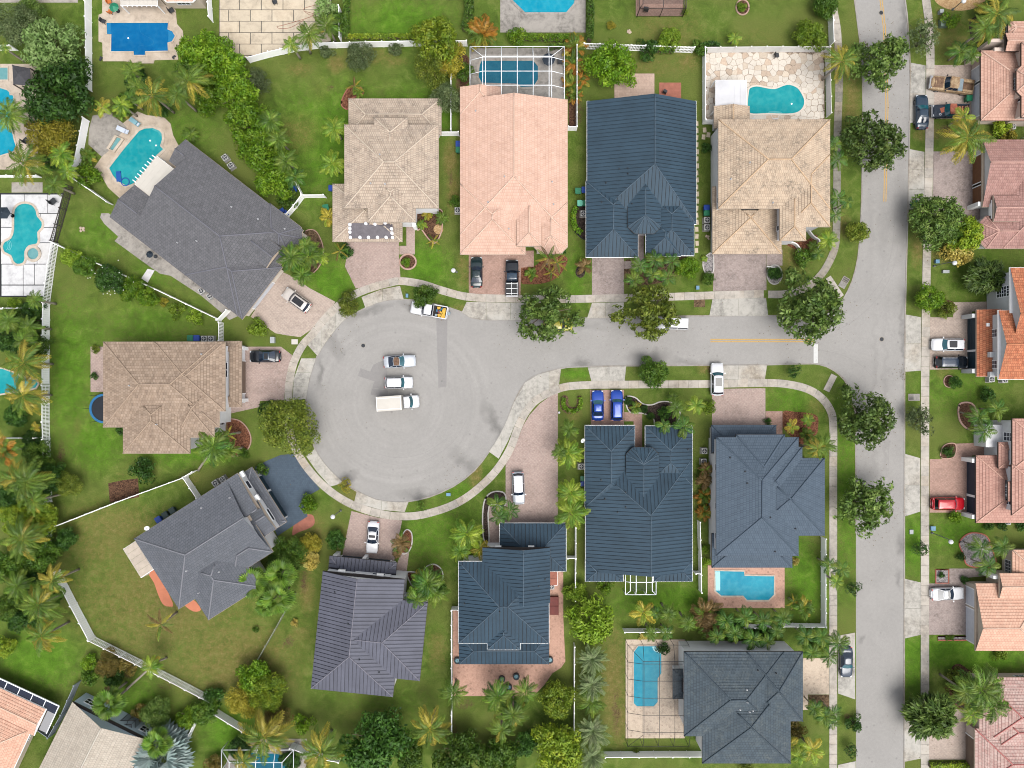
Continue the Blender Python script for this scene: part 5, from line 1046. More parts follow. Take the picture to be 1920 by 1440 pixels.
# ------------------------------------------------------------------ screen cages
plain('cage_white', A(236, 240, 244, 1.8), .4, var=.04); plain('cage_bronze', A(70, 58, 56), .4, var=.1); plain('cage_black', A(40, 38, 46), .4, var=.1)
def screen_mat(key, c, a):
    t = NT(key); tr = t.n('ShaderNodeBsdfTransparent'); mx = t.n('ShaderNodeMixShader', i_Fac=a)
    t.b.inputs['Base Color'].default_value = A(*c); t.b.inputs['Roughness'].default_value = .7
    t.l(tr.outputs[0], mx.inputs[1]); t.l(t.b.outputs[0], mx.inputs[2]); t.l(mx.outputs[0], t.out.inputs[0]); MATS[key] = t.m
screen_mat('screen', (70, 74, 80), .16); screen_mat('screen_dark', (60, 52, 50), .35)
sheet('patio', rect(1192, -60, 1281, 30), .03, MATS['tile_brown'] if False else MATS['pavers_red'], 'red brown paver floor of the bronze screen room')
def cage(x0, y0, x1, y1, z0, z1, ins, nx, ny, m, label, r=.055, open_s='', screen='screen', walls=True):
    c = G((x0 + x1) / 2, (y0 + y1) / 2); root = empty('pool_cage', (c.x, c.y, 0), label, 'screen enclosure')
    o = lambda x, y, z: G(x, y, 0) + Vector((0, 0, z))
    xs = [x0 + (x1 - x0) * k / nx for k in range(nx + 1)]; ys = [y0 + (y1 - y0) * k / ny for k in range(ny + 1)]
    xi = [min(max(x, x0 + ins), x1 - (0 if 'e' in open_s else ins)) for x in xs]; yi = [min(max(y, y0 + ins), y1 - (0 if 's' in open_s else ins)) for y in ys]
    def beam(*p): part('beam', MB().tube(p, r, 5), MATS[m], root, True)
    ex, ey = xi[-1], yi[-1]
    beam(o(x0, y0, z0), o(x1, y0, z0)); beam(o(x0, y0, z0), o(x0, y1, z0))
    if 'e' not in open_s: beam(o(x1, y0, z0), o(x1, y1, z0))
    if 's' not in open_s: beam(o(x0, y1, z0), o(x1, y1, z0))
    for k, x in enumerate(xi):
        beam(o(xs[k] if 0 < k < nx else xs[k], y0, z0), o(x, y0 + ins, z1), o(x, ey, z1), *([] if 's' in open_s else [o(xs[k], y1, z0)]))
        beam(o(xs[k], y0, 0), o(xs[k], y0, z0))
        if 's' not in open_s: beam(o(xs[k], y1, 0), o(xs[k], y1, z0))
    for k, y in enumerate(yi):
        if 0 < k < ny or k == 0:
            beam(o(x0, ys[k], z0), o(x0 + ins, y, z1), o(ex, y, z1), *([] if 'e' in open_s else [o(x1, ys[k], z0)]))
        beam(o(x0, ys[k], 0), o(x0, ys[k], z0))
        if 'e' not in open_s: beam(o(x1, ys[k], 0), o(x1, ys[k], z0))
    mb = MB(); a, b, cc, d = o(x0 + ins, y0 + ins, z1 + .01), o(ex, y0 + ins, z1 + .01), o(ex, ey, z1 + .01), o(x0 + ins, ey, z1 + .01)
    mb.face([a, d, cc, b]); part('screen', mb, MATS[screen], root)
    if walls:
        mb = MB(); mb.face([o(x0, y0, 0), o(x1, y0, 0), o(x1, y0, z0), o(x0, y0, z0)]); part('screen', mb, MATS[screen], root)
        mb = MB(); mb.face([o(x0, y0, 0), o(x0, y1, 0), o(x0, y1, z0), o(x0, y0, z0)]); part('screen', mb, MATS[screen], root)
        if 'e' not in open_s: mb = MB(); mb.face([o(x1, y0, 0), o(x1, y1, 0), o(x1, y1, z0), o(x1, y0, z0)]); part('screen', mb, MATS[screen], root)
        if 's' not in open_s: mb = MB(); mb.face([o(x0, y1, 0), o(x1, y1, 0), o(x1, y1, z0), o(x0, y1, z0)]); part('screen', mb, MATS[screen], root)
cage(883, 102, 1056, 204, 2.6, 3.7, 24, 6, 4, 'cage_white', 'white framed pool cage behind the peach house', .047, 's')
cage(1172, 1198, 1284, 1384, 2.6, 3.4, 26, 4, 6, 'cage_black', 'thin black pool frame over the keyhole shaped pool', .035, 'e', 'screen', False)
cage(1168, 1058, 1224, 1106, 2.5, 2.9, 8, 3, 2, 'cage_white', 'white framed screen porch behind the metal roofed house', .06)
cage(1194, -60, 1279, 32, 2.6, 3.0, 5, 2, 2, 'cage_bronze', 'bronze framed screen room on the north lawn', .06, '', 'screen_dark')
cage(428, 1390, 560, 1500, 2.6, 3.4, 18, 4, 3, 'cage_white', 'white framed pool cage at the bottom edge', .05)
cage(1914, 200, 1960, 260, 2.5, 2.9, 6, 2, 2, 'cage_white', 'white framed screen room between two eastern houses', .05)
cage(228, 1338, 268, 1372, 2.3, 2.6, 5, 3, 2, 'cage_black', 'dark screened porch under the blue grey gable', .05, '', 'screen_dark')
# dark screened strip of the corner peach house
sp = empty('screen_porch', G(60, 1312), 'dark screened lean-to along the peach corner house', 'screen enclosure')
ca, sa = math.cos(math.radians(25)), math.sin(math.radians(25)); Fp = lambda u, v: (86 + u * ca - v * sa, 1330 + u * sa + v * ca)
for k in range(6):
    u0, u1 = -140 + k * 26.6, -140 + (k + 1) * 26.6
    q = [G(*Fp(u0 + .8, -15), 2.3), G(*Fp(u1 - .8, -15), 2.3), G(*Fp(u1 - .8, 1), 2.7), G(*Fp(u0 + .8, 1), 2.7)]
    mb = MB(); mb.face(q); mb.face([p - Vector((0, 0, .04)) for p in q]); part('pane', mb, MATS['pane_dark'], sp)
    part('beam', MB().tube([G(*Fp(u1, -16), 2.32), G(*Fp(u1, 2), 2.72)], .07, 5), MATS['cage_white'], sp)
part('beam', MB().tube([G(*Fp(-140, -16), 2.32), G(*Fp(20, -16), 2.32)], .12, 5), MATS['cage_white'], sp)
q = [G(*Fp(20, -15), 2.3), G(*Fp(20, 40), 2.3), G(*Fp(4, 40), 2.7), G(*Fp(4, 1), 2.7)]; mb = MB(); mb.face(q); mb.face([p - Vector((0, 0, .04)) for p in q]); part('pane', mb, MATS['pane_dark'], sp)
part('beam', MB().tube([G(*Fp(20, -16), 2.32), G(*Fp(20, 41), 2.32)], .09, 5), MATS['cage_white'], sp)

# ------------------------------------------------------------------ patio covers, pergolas, walls
plain('cover_white', A(232, 226, 216), .6, var=.06, scale=.6); plain('cover_stain', A(238, 238, 242), .5, var=.10, scale=.4); plain('slat_wood', A(214, 200, 184), .8, var=.12, objvar=.06)
def cover(px, z, label, m='cover_white', nboards=6, axis=0, name='patio_cover', posts=True, gap=.35):
    c = G(sum(p[0] for p in px) / 4, sum(p[1] for p in px) / 4); root = empty(name, (c.x, c.y, 0), label, 'patio cover')
    a, b, cc, d = [G(*p, z) for p in px]
    for k in range(nboards):
        s0, s1 = k / nboards, (k + 1) / nboards - gap / S / max(.1, ((b - a) if axis == 0 else (d - a)).length)
        q = [a.lerp(b, s0), a.lerp(b, s1), d.lerp(cc, s1), d.lerp(cc, s0)] if axis == 0 else [a.lerp(d, s0), b.lerp(cc, s0), b.lerp(cc, s1), a.lerp(d, s1)]
        part('roof_board', MB().prism([(p.x, p.y) for p in q], z - .06, z, bottom=True), MATS[m], root)
    if posts:
        for p in (a, b, cc, d): part('post', MB().box(p.x, p.y, z / 2 - .05, .14, .14, z - .12), MATS['trim_white'], root)
    for e0, e1 in ((a, b), (b, cc), (cc, d), (d, a)):
        dv = (e1 - e0); mb = MB().obox((e0 + e1) / 2 - Vector((0, 0, .16)), dv.normalized(), Vector((0, 0, 1)).cross(dv.normalized()), (0, 0, 1), dv.length / 2, .05, .09); part('edge_beam', mb, MATS['trim_white'], root)
    return root
cover([(1342, 150), (1400, 150), (1400, 203), (1342, 203)], 2.8, 'white flat patio cover beside the kidney pool', 'cover_stain', 5, gap=.12)
pc = cover([(294, 293), (327, 318), (282, 370), (253, 345)], 2.8, 'white patio cover between two wings of the diagonal house', 'cover_white', 4, gap=.1)
for k in range(9):
    p = G(294 - 41 * (k + .5) / 9, 293 + 52 * (k + .5) / 9, 2.7); d = (G(294, 293) - G(327, 318)).normalized(); part('rafter_tail', MB().obox(p + d * .3, d, d.cross(Vector((0, 0, 1))), (0, 0, 1), .35, .06, .07), MATS['trim_white'], pc)
cover([(231, 1030), (254, 1015), (287, 1068), (264, 1083)], 2.6, 'slatted pale wooden patio cover behind the south west grey house', 'slat_wood', 5, 1)
pg = cover([(226, -30), (294, -30), (294, 9), (226, 9)], 2.6, 'white pergola above the rectangular pool deck', 'cover_white', 8, gap=.2)
for k in range(8): p = G(230 + 9 * k, 10.5, 2.5); part('rafter_tail', MB().box(p.x, p.y, 2.5, .1, .4, .12), MATS['trim_white'], pg)
cover([(1030, 1072), (1045, 1072), (1045, 1098), (1030, 1098)], .9, 'dark red wooden deck box beside the southern navy house', 'slat_red' if 'slat_red' in MATS else 'terracotta', 2, 1, 'deck_box', False)
gz = empty('gazebo', G(38, 140), 'charcoal pyramid roofed gazebo beside the pale spa', 'gazebo')
zt = 2.5; cs = [G(*p, zt) for p in ((23, 122), (56, 128), (57, 160), (25, 158))]; ap = sum(cs, Vector()) / 4 + Vector((0, 0, .8))
for i in range(4): mb = MB(); mb.face([cs[i], cs[(i + 1) % 4], ap]); mb.face([cs[i] - Vector((0, 0, .08)), cs[(i + 1) % 4] - Vector((0, 0, .08)), ap]); part('roof_slope', mb, MATS['metal_navy_dark'] if False else MATS['tile_charcoal'], gz)
for p in cs: part('post', MB().box(p.x, p.y, 1.25, .14, .14, 2.5), MATS['cage_bronze'], gz)
def lowwall(px, label, hgt=.9, wpx=2.2, m='wall_paint'):
    P = smooth_px(px, False, 4); L, Rr = ribbon(P, wpx)
    top('garden_wall', MB().prism(W2(L + Rr[::-1]), 0, hgt), MATS[m], label, 'wall')
lowwall([(1512, 432), (1522, 445), (1532, 452), (1531, 464), (1526, 470)], 'curved white garden wall on the right of the entry garden'); lowwall([(1472, 456), (1487, 458), (1496, 468), (1499, 482), (1508, 488)], 'curved white garden wall on the left of the entry garden')
lowwall([(1437, 500), (1452, 502)], 'short white kerb wall beside the clipped bush', .3)

# ------------------------------------------------------------------ stepping stones
ss = empty('stepping_stone_path', (0, 0, 0), 'row of cream stepping stones beside the north navy roofed house', None, None, 'structure')
for k in range(19):
    p = G(1306.5 + R.uniform(-.8, .8), 232 + k * 13.2); part('stepping_stone', MB().box(p.x, p.y, .03, .5, .75, .07, R.uniform(-.1, .1)), MATS['slab_cream'], ss)
for (x, y) in ((1321, 244), (1328, 253), (1319, 257)): p = G(x, y); part('stepping_stone', MB().box(p.x, p.y, .03, .55, .75, .07, R.uniform(-.3, .3)), MATS['slab_cream'], ss)
# ------------------------------------------------------------------ vehicles
def paint(key, c, rough=.22, metal=.0):
    t = NT(key); p = t.pos()
    f = t.noise(p, 2.0, 4, .6); col = t.ramp(f, [(.3, tuple(v * .94 for v in c[:3]) + (1,)), (.7, tuple(min(.85, v * 1.04) for v in c[:3]) + (1,))])
    t.l(col, t.b.inputs['Base Color']); t.b.inputs['Coat Weight'].default_value = .5; t.b.inputs['Coat Roughness'].default_value = .08
    return t.done(key, rough, metal, .5)
paint('car_white', A(240, 241, 245, 1.15)); paint('car_silver', A(206, 212, 220, 1.3), .3, .3); paint('car_cream', A(222, 214, 206, 1.3), .3, .2); paint('car_black', A(24, 30, 38), .15); paint('car_navy', A(28, 56, 86), .2, .1); paint('car_green', A(26, 50, 54), .2); paint('car_blue', A(14, 72, 178, 1.2), .22, .2); paint('car_red', A(190, 20, 36, 1.2), .22, .1); paint('car_yellow', A(214, 206, 60), .3); paint('car_slate', A(58, 72, 92), .22, .1); paint('car_steelblue', A(40, 66, 88), .2, .1)
def rusty(key, c1, c2, c3):
    t = NT(key); p = t.pos(); f = t.noise(p, 1.6, 7, .7, .6); f2 = t.noise(p, 7, 5, .7)
    c = t.ramp(f, [(.35, A(*c1)), (.5, A(*c2)), (.66, A(*c3))]); v = t.maprange(f2, .3, .7, .8, 1.15)
    hsv = t.n('ShaderNodeHueSaturation'); t.l(c, hsv.inputs['Color']); t.l(v, hsv.inputs['Value']); t.l(hsv.outputs[0], t.b.inputs['Base Color']); return t.done(key, .75, 0, .3)
rusty('rust_tan', (150, 116, 84), (190, 160, 124), (214, 190, 152)); rusty('rust_brown', (104, 74, 58), (134, 104, 82), (164, 132, 104)); rusty('faded_navy', (30, 40, 54), (44, 56, 72), (66, 72, 84)); rusty('rust_orange', (150, 84, 66), (186, 104, 80), (206, 130, 104))
plain('tyre', A(36, 36, 38), .9, var=.15); plain('rim', A(150, 154, 160), .35, .6, var=.1); plain('glass_teal', A(36, 104, 118), .04, var=.35, scale=.8, spec=.8); plain('glass_dark', A(26, 44, 66), .04, var=.35, scale=.8, spec=.8); plain('glass_black', A(26, 28, 32), .05, var=.2, spec=.7)
plain('lamp_clear', A(226, 232, 238), .1, var=.05); plain('lamp_red', A(190, 40, 40), .2, var=.1); plain('trim_black', A(28, 30, 34), .5, var=.1); plain('chrome', A(226, 226, 230), .2, .6, var=.05); plain('bed_liner', A(50, 46, 46), .8, var=.2)
STY = dict(  # stations: x (rear -.5 .. front .5), width, deck height
    sedan=dict(h=1.44, st=[(-.5, .66, .60), (-.488, .82, .84), (-.455, .93, .97), (-.36, .985, 1.02), (-.2, 1, 1.0), (0, 1, .97), (.18, 1, .95), (.30, .99, .90), (.40, .96, .83), (.455, .88, .74), (.488, .74, .64), (.5, .6, .5)], bf=.205, rf=.045, rr=-.20, br=-.365, wr=.65, bowf=.12, bowr=.10),
    coupe=dict(h=1.36, st=[(-.5, .66, .60), (-.488, .82, .84), (-.455, .93, .95), (-.36, 1.0, 1.0), (-.2, 1, .97), (0, .98, .93), (.18, .99, .92), (.30, .99, .88), (.40, .95, .80), (.455, .86, .72), (.488, .7, .62), (.5, .56, .5)], bf=.18, rf=.015, rr=-.18, br=-.37, wr=.66, bowf=.14, bowr=.10),
    suv=dict(h=1.70, st=[(-.5, .74, .7), (-.49, .88, 1.0), (-.46, .96, 1.12), (-.36, 1, 1.14), (0, 1, 1.1), (.2, 1, 1.06), (.32, .99, 1.0), (.41, .96, .93), (.46, .89, .84), (.49, .76, .7), (.5, .64, .55)], bf=.225, rf=.115, rr=-.40, br=-.475, wr=.71, bowf=.12, bowr=.06),
    pickup=dict(h=1.85, st=[(-.13, .99, 1.12), (0, 1, 1.15), (.15, 1, 1.12), (.24, .99, 1.08), (.38, .98, 1.04), (.45, .95, .98), (.488, .88, .86), (.5, .8, .6)], bf=.20, rf=.115, rr=-.085, br=-.115, wr=.78, bowf=.10, bowr=.03),
    van=dict(h=1.95, st=[(-.5, .86, .8), (-.49, .96, 1.15), (-.4, 1, 1.18), (0, 1, 1.16), (.25, 1, 1.1), (.38, .97, 1.0), (.46, .9, .86), (.49, .78, .7), (.5, .66, .55)], bf=.30, rf=.2, rr=-.45, br=-.485, wr=.76, bowf=.12, bowr=.03),
    truck=dict(h=1.95, st=[(.12, .96, 1.2), (.2, .96, 1.22), (.3, .96, 1.2), (.38, .95, 1.1), (.45, .92, 1.0), (.49, .84, .85), (.5, .74, .6)], bf=.37, rf=.30, rr=.15, br=.13, wr=.80, bowf=.16, bowr=.0))
def car(name, label, cat, px, py, head, L, Wd, style, body, roof=None, glass='glass_dark', wind=None, sunroof=None, rails=False, hood=None, zc=.9):
    T = STY[style]; Ht = T['h']; q = G(px, py, zc); w2 = Wd / 2
    root = empty(name, (q.x, q.y, .014 if 560 < py < 725 or 1600 < px < 1700 else .045), label, cat, None, None, math.radians(head))
    M = MATS[body]
    def lp(nm, mb, mat, par=root, sm=False): return link(nm, mb.mesh(nm, MATS[mat] if isinstance(mat, str) else mat, (0, 0, 0), sm), par)
    # lower body, lofted
    mb = MB(); rings = []
    for (x, wf, zt) in T['st']:
        w_ = wf * w2; P = [(0, zt + .035), (.5 * w_, zt + .03), (.8 * w_, zt + .005), (.93 * w_, zt - .06), (.99 * w_, zt - .18), (w_, .62), (.985 * w_, .42), (.93 * w_, .27)]
        rings.append([(x * L, -a, z) for a, z in P[::-1]] + [(x * L, a, z) for a, z in P[1:]])
    n = len(rings[0]); vs = [p for r in rings for p in r]
    fs = [(i * n + k, (i + 1) * n + k, (i + 1) * n + k + 1, i * n + k + 1) for i in range(len(rings) - 1) for k in range(n - 1)]
    fs += [tuple(range(n))[::-1], tuple(range((len(rings) - 1) * n, len(rings) * n))]
    fs += [(i * n, i * n + n - 1, (i + 1) * n + n - 1, (i + 1) * n) for i in range(len(rings) - 1)]
    mb.idx(vs, fs); lp('body', mb, M, sm=True)
    def deck(x):
        st = T['st']
        for a, b in zip(st[:-1], st[1:]):
            if a[0] <= x <= b[0]: t = (x - a[0]) / (b[0] - a[0]); return a[2] + (b[2] - a[2]) * t
        return st[-1][2]
    if hood:
        mb = MB(); x0, x1 = T['bf'] + .02, .475
        for i in range(4):
            for j in range(4):
                xa, xb = x0 + (x1 - x0) * i / 4, x0 + (x1 - x0) * (i + 1) / 4; ya, yb = (-.8 + 1.6 * j / 4) * w2 * .93, (-.8 + 1.6 * (j + 1) / 4) * w2 * .93
                mb.face([(xa * L, ya, deck(xa) + .04), (xb * L, ya, deck(xb) + .04), (xb * L, yb, deck(xb) + .04), (xa * L, yb, deck(xa) + .04)])
        lp('hood', mb, hood, sm=True)
    # greenhouse
    wb, wr = w2 * .93, w2 * T['wr']; zb_f, zb_r, zt = deck(T['bf']) + .0, deck(T['br']) + .0, Ht
    def outline(xf, xr, w_, bf, br, zf, zr):
        ys = [-1, -.5, 0, .5, 1]; o = []
        for y in ys: o.append((xf * L - bf * y * y, y * w_, zf))
        for k in (1, 2, 3): t = k / 4; o.append(((xf * L - bf) * (1 - t) + (xr * L + br) * t, w_, zf + (zr - zf) * t))
        for y in ys[::-1]: o.append((xr * L + br * y * y, y * w_, zr))
        for k in (1, 2, 3): t = k / 4; o.append(((xr * L + br) * (1 - t) + (xf * L - bf) * t, -w_, zr + (zf - zr) * t))
        return o
    B_ = outline(T['bf'], T['br'], wb, T['bowf'] * 1.6, T['bowr'] * 1.4, zb_f - .02, zb_r - .02); R_ = outline(T['rf'], T['rr'], wr, T['bowf'], T['bowr'], zt - .07, zt - .08)
    mb = MB(); mb.idx(B_ + R_, [(k, (k + 1) % 16, 16 + (k + 1) % 16, 16 + k) for k in range(16)]); lp('pillars', mb, M, sm=False)
    def pane(nm, ks, s0, s1, mat, t0=.08, t1=.94):
        mb = MB(); m = len(ks)
        cen = Vector((0, 0, .9))
        for i, k in enumerate(ks):
            a, b, c, d = Vector(B_[k]), Vector(B_[(k + 1) % 16]), Vector(R_[(k + 1) % 16]), Vector(R_[k])
            l0 = s0 if i == 0 else 0; l1 = s1 if i == m - 1 else 1
            nn = (b - a).cross(d - a).normalized()
            if nn.dot((a + b + c + d) / 4 - Vector((0, 0, .7))) < 0: nn = -nn
            f = lambda s, t: a.lerp(b, s).lerp(d.lerp(c, s), t) + nn * .012
            mb.face([f(l0, t0), f(l1, t0), f(l1, t1), f(l0, t1)])
        lp(nm, mb, mat, sm=True)
    pane('windshield', [0, 1, 2, 3], .12, .88, wind or glass); pane('rear_window', [8, 9, 10, 11], .12, .88, glass)
    for ks in ([4, 5], [6, 7], [12, 13], [14, 15]): pane('side_window', ks, .12, .94, glass, .14, .88)
    mb = MB(); ins = [(x * .93 + (T['rf'] + T['rr']) / 2 * L * .07, y * .86, zt - .015) for x, y, z in R_]; top_ = [(x * .7 + (T['rf'] + T['rr']) / 2 * L * .3, y * .5, zt + .01) for x, y, z in R_]
    mb.idx(list(R_) + ins + top_, [(k, (k + 1) % 16, 16 + (k + 1) % 16, 16 + k) for k in range(16)] + [(16 + k, 16 + (k + 1) % 16, 32 + (k + 1) % 16, 32 + k) for k in range(16)] + [tuple(range(32, 48))])
    lp('car_roof', mb, MATS[roof] if roof else M, sm=True)
    if sunroof:
        x0, x1, sw = sunroof; lp('sunroof', MB().box((x0 + x1) / 2 * L, 0, zt + .012, (x1 - x0) * L, wr * 2 * sw, .025), 'glass_black')
    if rails:
        for sg in (-1, 1): lp('roof_rail', MB().tube([(T['rf'] * L - .15, sg * wr * .9, zt), (T['rf'] * L - .35, sg * wr * .9, zt + .06), (T['rr'] * L + .35, sg * wr * .9, zt + .06), (T['rr'] * L + .15, sg * wr * .9, zt)], .03, 5), 'chrome')
    for sg in (-1, 1):
        lp('wing_mirror', MB().box((T['bf'] - .045) * L, sg * (w2 + .10), deck(T['bf']) + .08, .14, .22, .15), M if body not in ('rust_tan', 'faded_navy') else 'trim_black')
        lp('headlight', MB().box(.462 * L, sg * w2 * .70, deck(.45) - .12, .26, .30, .14), 'lamp_clear')
        if style not in ('truck',): lp('taillight', MB().box(-.486 * L, sg * w2 * .74, .86 if style != 'suv' else .98, .10, .30, .16), 'lamp_red')
        for xw in (-.30, .305):
            t_ = MB(); cx = xw * L
            vs = [(cx + .34 * math.cos(2 * PI * k / 14), sg * (w2 - .02 - dy), .34 + .34 * math.sin(2 * PI * k / 14)) for dy in (0, .22) for k in range(14)]
            t_.idx(vs, [(k, (k + 1) % 14, 14 + (k + 1) % 14, 14 + k) for k in range(14)] + [tuple(range(14)), tuple(range(14, 28))]); ty = lp('tyre', t_, 'tyre')
            vs = [(cx + .21 * math.cos(2 * PI * k / 10), sg * (w2 - .012 + dy), .34 + .21 * math.sin(2 * PI * k / 10)) for dy in (0, .015) for k in range(10)]
            r_ = MB(); r_.idx(vs, [(k, (k + 1) % 10, 10 + (k + 1) % 10, 10 + k) for k in range(10)] + [tuple(range(10, 20))]); lp('rim', r_, 'rim', ty)
    lp('front_bumper', MB().box(.487 * L, 0, .42, .10, w2 * 1.5, .22), 'trim_black'); 
    if style not in ('pickup', 'truck'): lp('rear_bumper', MB().box(-.487 * L, 0, .42, .10, w2 * 1.5, .2), 'trim_black')
    else:
        x0, x1 = -.5 * L, (-.13 if style == 'pickup' else .12) * L
        if style == 'pickup':
            cb = (x0 + x1) / 2
            lp('cargo_bed', MB().box(cb, 0, .72, x1 - x0, w2 * 1.9, .10), 'bed_liner' if body != 'rust_tan' else 'rust_brown')
            for sg in (-1, 1): lp('bed_side', MB().box(cb, sg * (w2 - .07), .80, x1 - x0, .14, .66), M)
            lp('tailgate', MB().box(x0 + .05, 0, .82, .10, w2 * 1.72, .58), M); lp('rear_bumper', MB().box(x0 - .09, 0, .5, .16, w2 * 1.8, .18), 'chrome')
    return root
CR = [
 ('car', 'cream suv with a black panoramic roof parked on the diagonal house driveway', 'car', 555.5, 562.5, 144, 4.75, 1.95, 'suv', 'car_cream', None, 'glass_dark', 'glass_dark', (-.30, .06, .72)),
 ('car', 'black sedan parked on the pink driveway of the brown house', 'car', 496, 668, 180, 4.8, 1.9, 'sedan', 'car_black', 'car_steelblue', 'glass_dark', 'glass_dark', (-.14, -.02, .7)),
 ('car', 'silver sedan with a dark glass roof, northernmost in the turning circle', 'car', 749, 677.5, 3, 5.0, 1.92, 'coupe', 'car_silver', 'rust_brown', 'glass_dark', 'glass_teal'),
 ('car', 'plain white suv between the silver sedan and the box truck', 'car', 747.5, 717.5, 1, 4.35, 1.86, 'suv', 'car_white', None, 'glass_dark', 'glass_teal'),
 ('car', 'dark green sedan on the salmon driveway of the peach house', 'car', 893.5, 510, 90, 4.75, 1.86, 'sedan', 'car_green'),
 ('car', 'yellow hatchback almost hidden under the large street oak', 'car', 1047, 609, 3, 4.6, 1.9, 'suv', 'car_yellow'),
 ('car', 'white minivan half hidden under the olive street tree', 'car', 1262, 606, 178, 4.7, 1.9, 'van', 'car_white', None, 'glass_dark', 'glass_dark', (.02, .16, .5)),
 ('car', 'dark steel blue sedan parked across the sidewalk on the east road', 'car', 1729.5, 209, 90, 5.3, 2.0, 'sedan', 'car_steelblue', None, 'glass_dark', 'glass_teal'),
 ('car', 'white suv with a sunroof beside the black suv with silver roof rails', 'car', 1778, 646, 180, 5.0, 1.95, 'suv', 'car_white', None, 'glass_dark', 'glass_teal', (-.18, .06, .75)),
 ('car', 'black suv with a grey roof and silver roof rails', 'car', 1785, 679, 0, 5.0, 1.95, 'suv', 'car_black', 'car_slate', 'glass_black', 'glass_dark', None, True),
 ('car', 'bright red suv on the salmon eastern driveway', 'car', 1779, 944.5, 0, 5.1, 2.0, 'suv', 'car_red', None, 'glass_black', 'glass_teal'),
 ('car', 'white sedan with dark glass roof on the grey brown eastern driveway', 'car', 1778, 1114, 2, 5.1, 1.98, 'coupe', 'car_white', None, 'glass_dark', 'glass_dark', (-.06, .0, .9)),
 ('car', 'bright blue sedan, the western of the two blue cars', 'car', 1121, 760.5, 90, 4.7, 1.88, 'sedan', 'car_blue', None, 'glass_dark', 'glass_teal'),
 ('car', 'bright blue suv, the eastern of the two blue cars', 'car', 1156.5, 760, 90, 4.75, 1.92, 'suv', 'car_blue', None, 'glass_dark', 'glass_teal'),
 ('car', 'white hatchback parked across the south sidewalk', 'car', 1345, 711, 90, 5.1, 2.0, 'suv', 'car_white', None, 'glass_dark', 'glass_teal', (-.22, .04, .7)),
 ('car', 'silver suv on the large worn pink driveway', 'car', 972, 915.5, 272, 5.1, 1.92, 'suv', 'car_silver', 'car_white', 'glass_dark', 'glass_dark'),
 ('car', 'white sedan on the driveway of the purple metal roofed house', 'car', 698.5, 1008, 266, 5.0, 1.88, 'sedan', 'car_white', None, 'glass_dark', 'glass_dark', (-.10, -.02, .8)),
 ('car', 'dark blue sedan on the apron near the small palms', 'car', 1588, 1242, 270, 4.8, 1.9, 'sedan', 'car_slate', None, 'glass_dark', 'glass_teal')]
for c in CR: car(*c)
# box truck
bt = car('box_truck', 'white box truck, southernmost vehicle in the turning circle', 'truck', 747, 755, 4, 6.3, 2.1, 'truck', 'car_white', None, 'glass_dark', 'glass_teal', zc=1.2)
for nm, m, b in (('cargo_box', 'cover_white', (-1.2, 0, 1.75, 3.85, 2.25, 2.1)), ('chassis', 'trim_black', (-1.0, 0, .55, 4.2, 1.3, .25)), ('rear_step', 'trim_black', (-3.2, 0, .5, .25, 1.9, .1))):
    link(nm, MB().box(*b).mesh(nm, MATS[m]), bt)
for y in (-.85, .85): link('roof_rib', MB().box(-1.2, y, 2.815, 3.8, .06, .03).mesh('roof_rib', MATS['trim_white']), bt)
for x in (-3.05, .6): link('roof_rib', MB().box(x, 0, 2.815, .06, 2.2, .032).mesh('roof_rib', MATS['trim_white']), bt)
# work pickup with a yellow load
pk = car('pickup_truck', 'white pickup truck carrying a yellow load under the small round tree', 'truck', 804, 581, 170, 5.7, 2.0, 'pickup', 'car_white', zc=1.0)
plain('tool_yellow', A(238, 190, 60), .5, var=.15); plain('tool_blue', A(40, 120, 160), .5, var=.2); plain('tool_maroon', A(130, 40, 50), .5, var=.2); plain('steel', A(160, 176, 186), .4, .3, var=.2)
for k, (x, y, sx, sy, z, m, a) in enumerate([(-2.35, .1, .55, 1.5, 1.2, 'tool_yellow', .03), (-1.75, .55, .5, .45, 1.15, 'tool_yellow', .4), (-1.5, -.55, .5, .4, 1.1, 'tool_yellow', .2), (-1.6, .05, .35, .5, 1.12, 'tool_maroon', .5), (-1.9, -.35, .8, .22, 1.2, 'tool_blue', .9), (-1.25, .6, .35, .35, 1.1, 'steel', .1), (-1.3, -.1, .3, .4, 1.05, 'tool_blue', .3), (-2.0, .1, .25, .7, 1.2, 'tool_yellow', 1.1)]):
    q = pk.matrix_basis @ Vector((x, y, z - .2)); mb = MB(); a2 = a + math.radians(170)
    mb.box(q.x, q.y, z - .12, sx, sy, .36, a2); mb.box(q.x, q.y, z + .09, sx * .8, sy * .7, .08, a2)
    top('tool_crate', mb, MATS[m], ['long yellow tool crate at the tailgate of the loaded pickup', 'small yellow crate near the kerb side of the loaded pickup', 'small yellow crate behind the cab of the loaded pickup', 'maroon crate in the middle of the pickup load', 'slanted blue case across the pickup load', 'steel box in the corner of the pickup load', 'small blue case against the cab of the loaded pickup', 'crossed yellow case in the pickup load'][k], 'crate')
link('hitch_rack', MB().box(-3.1, 0, .55, .5, .5, .25).mesh('hitch_rack', MATS['steel']), pk)
bp = car('pickup_truck', 'black pickup truck with pale bed cover bars beside the peach house driveway', 'truck', 960, 520, 90, 5.6, 2.05, 'pickup', 'car_black', 'car_steelblue', 'glass_dark', 'glass_dark', zc=1.1)
link('bed_cover', MB().box(-1.75, 0, 1.08, 2.0, 1.75, .06).mesh('bed_cover', MATS['trim_black']), bp)
for x in (-1.0, -1.75, -2.5): link('cover_bar', MB().box(x, 0, 1.13, .07, 1.75, .05).mesh('cover_bar', MATS['trim_white']), bp)
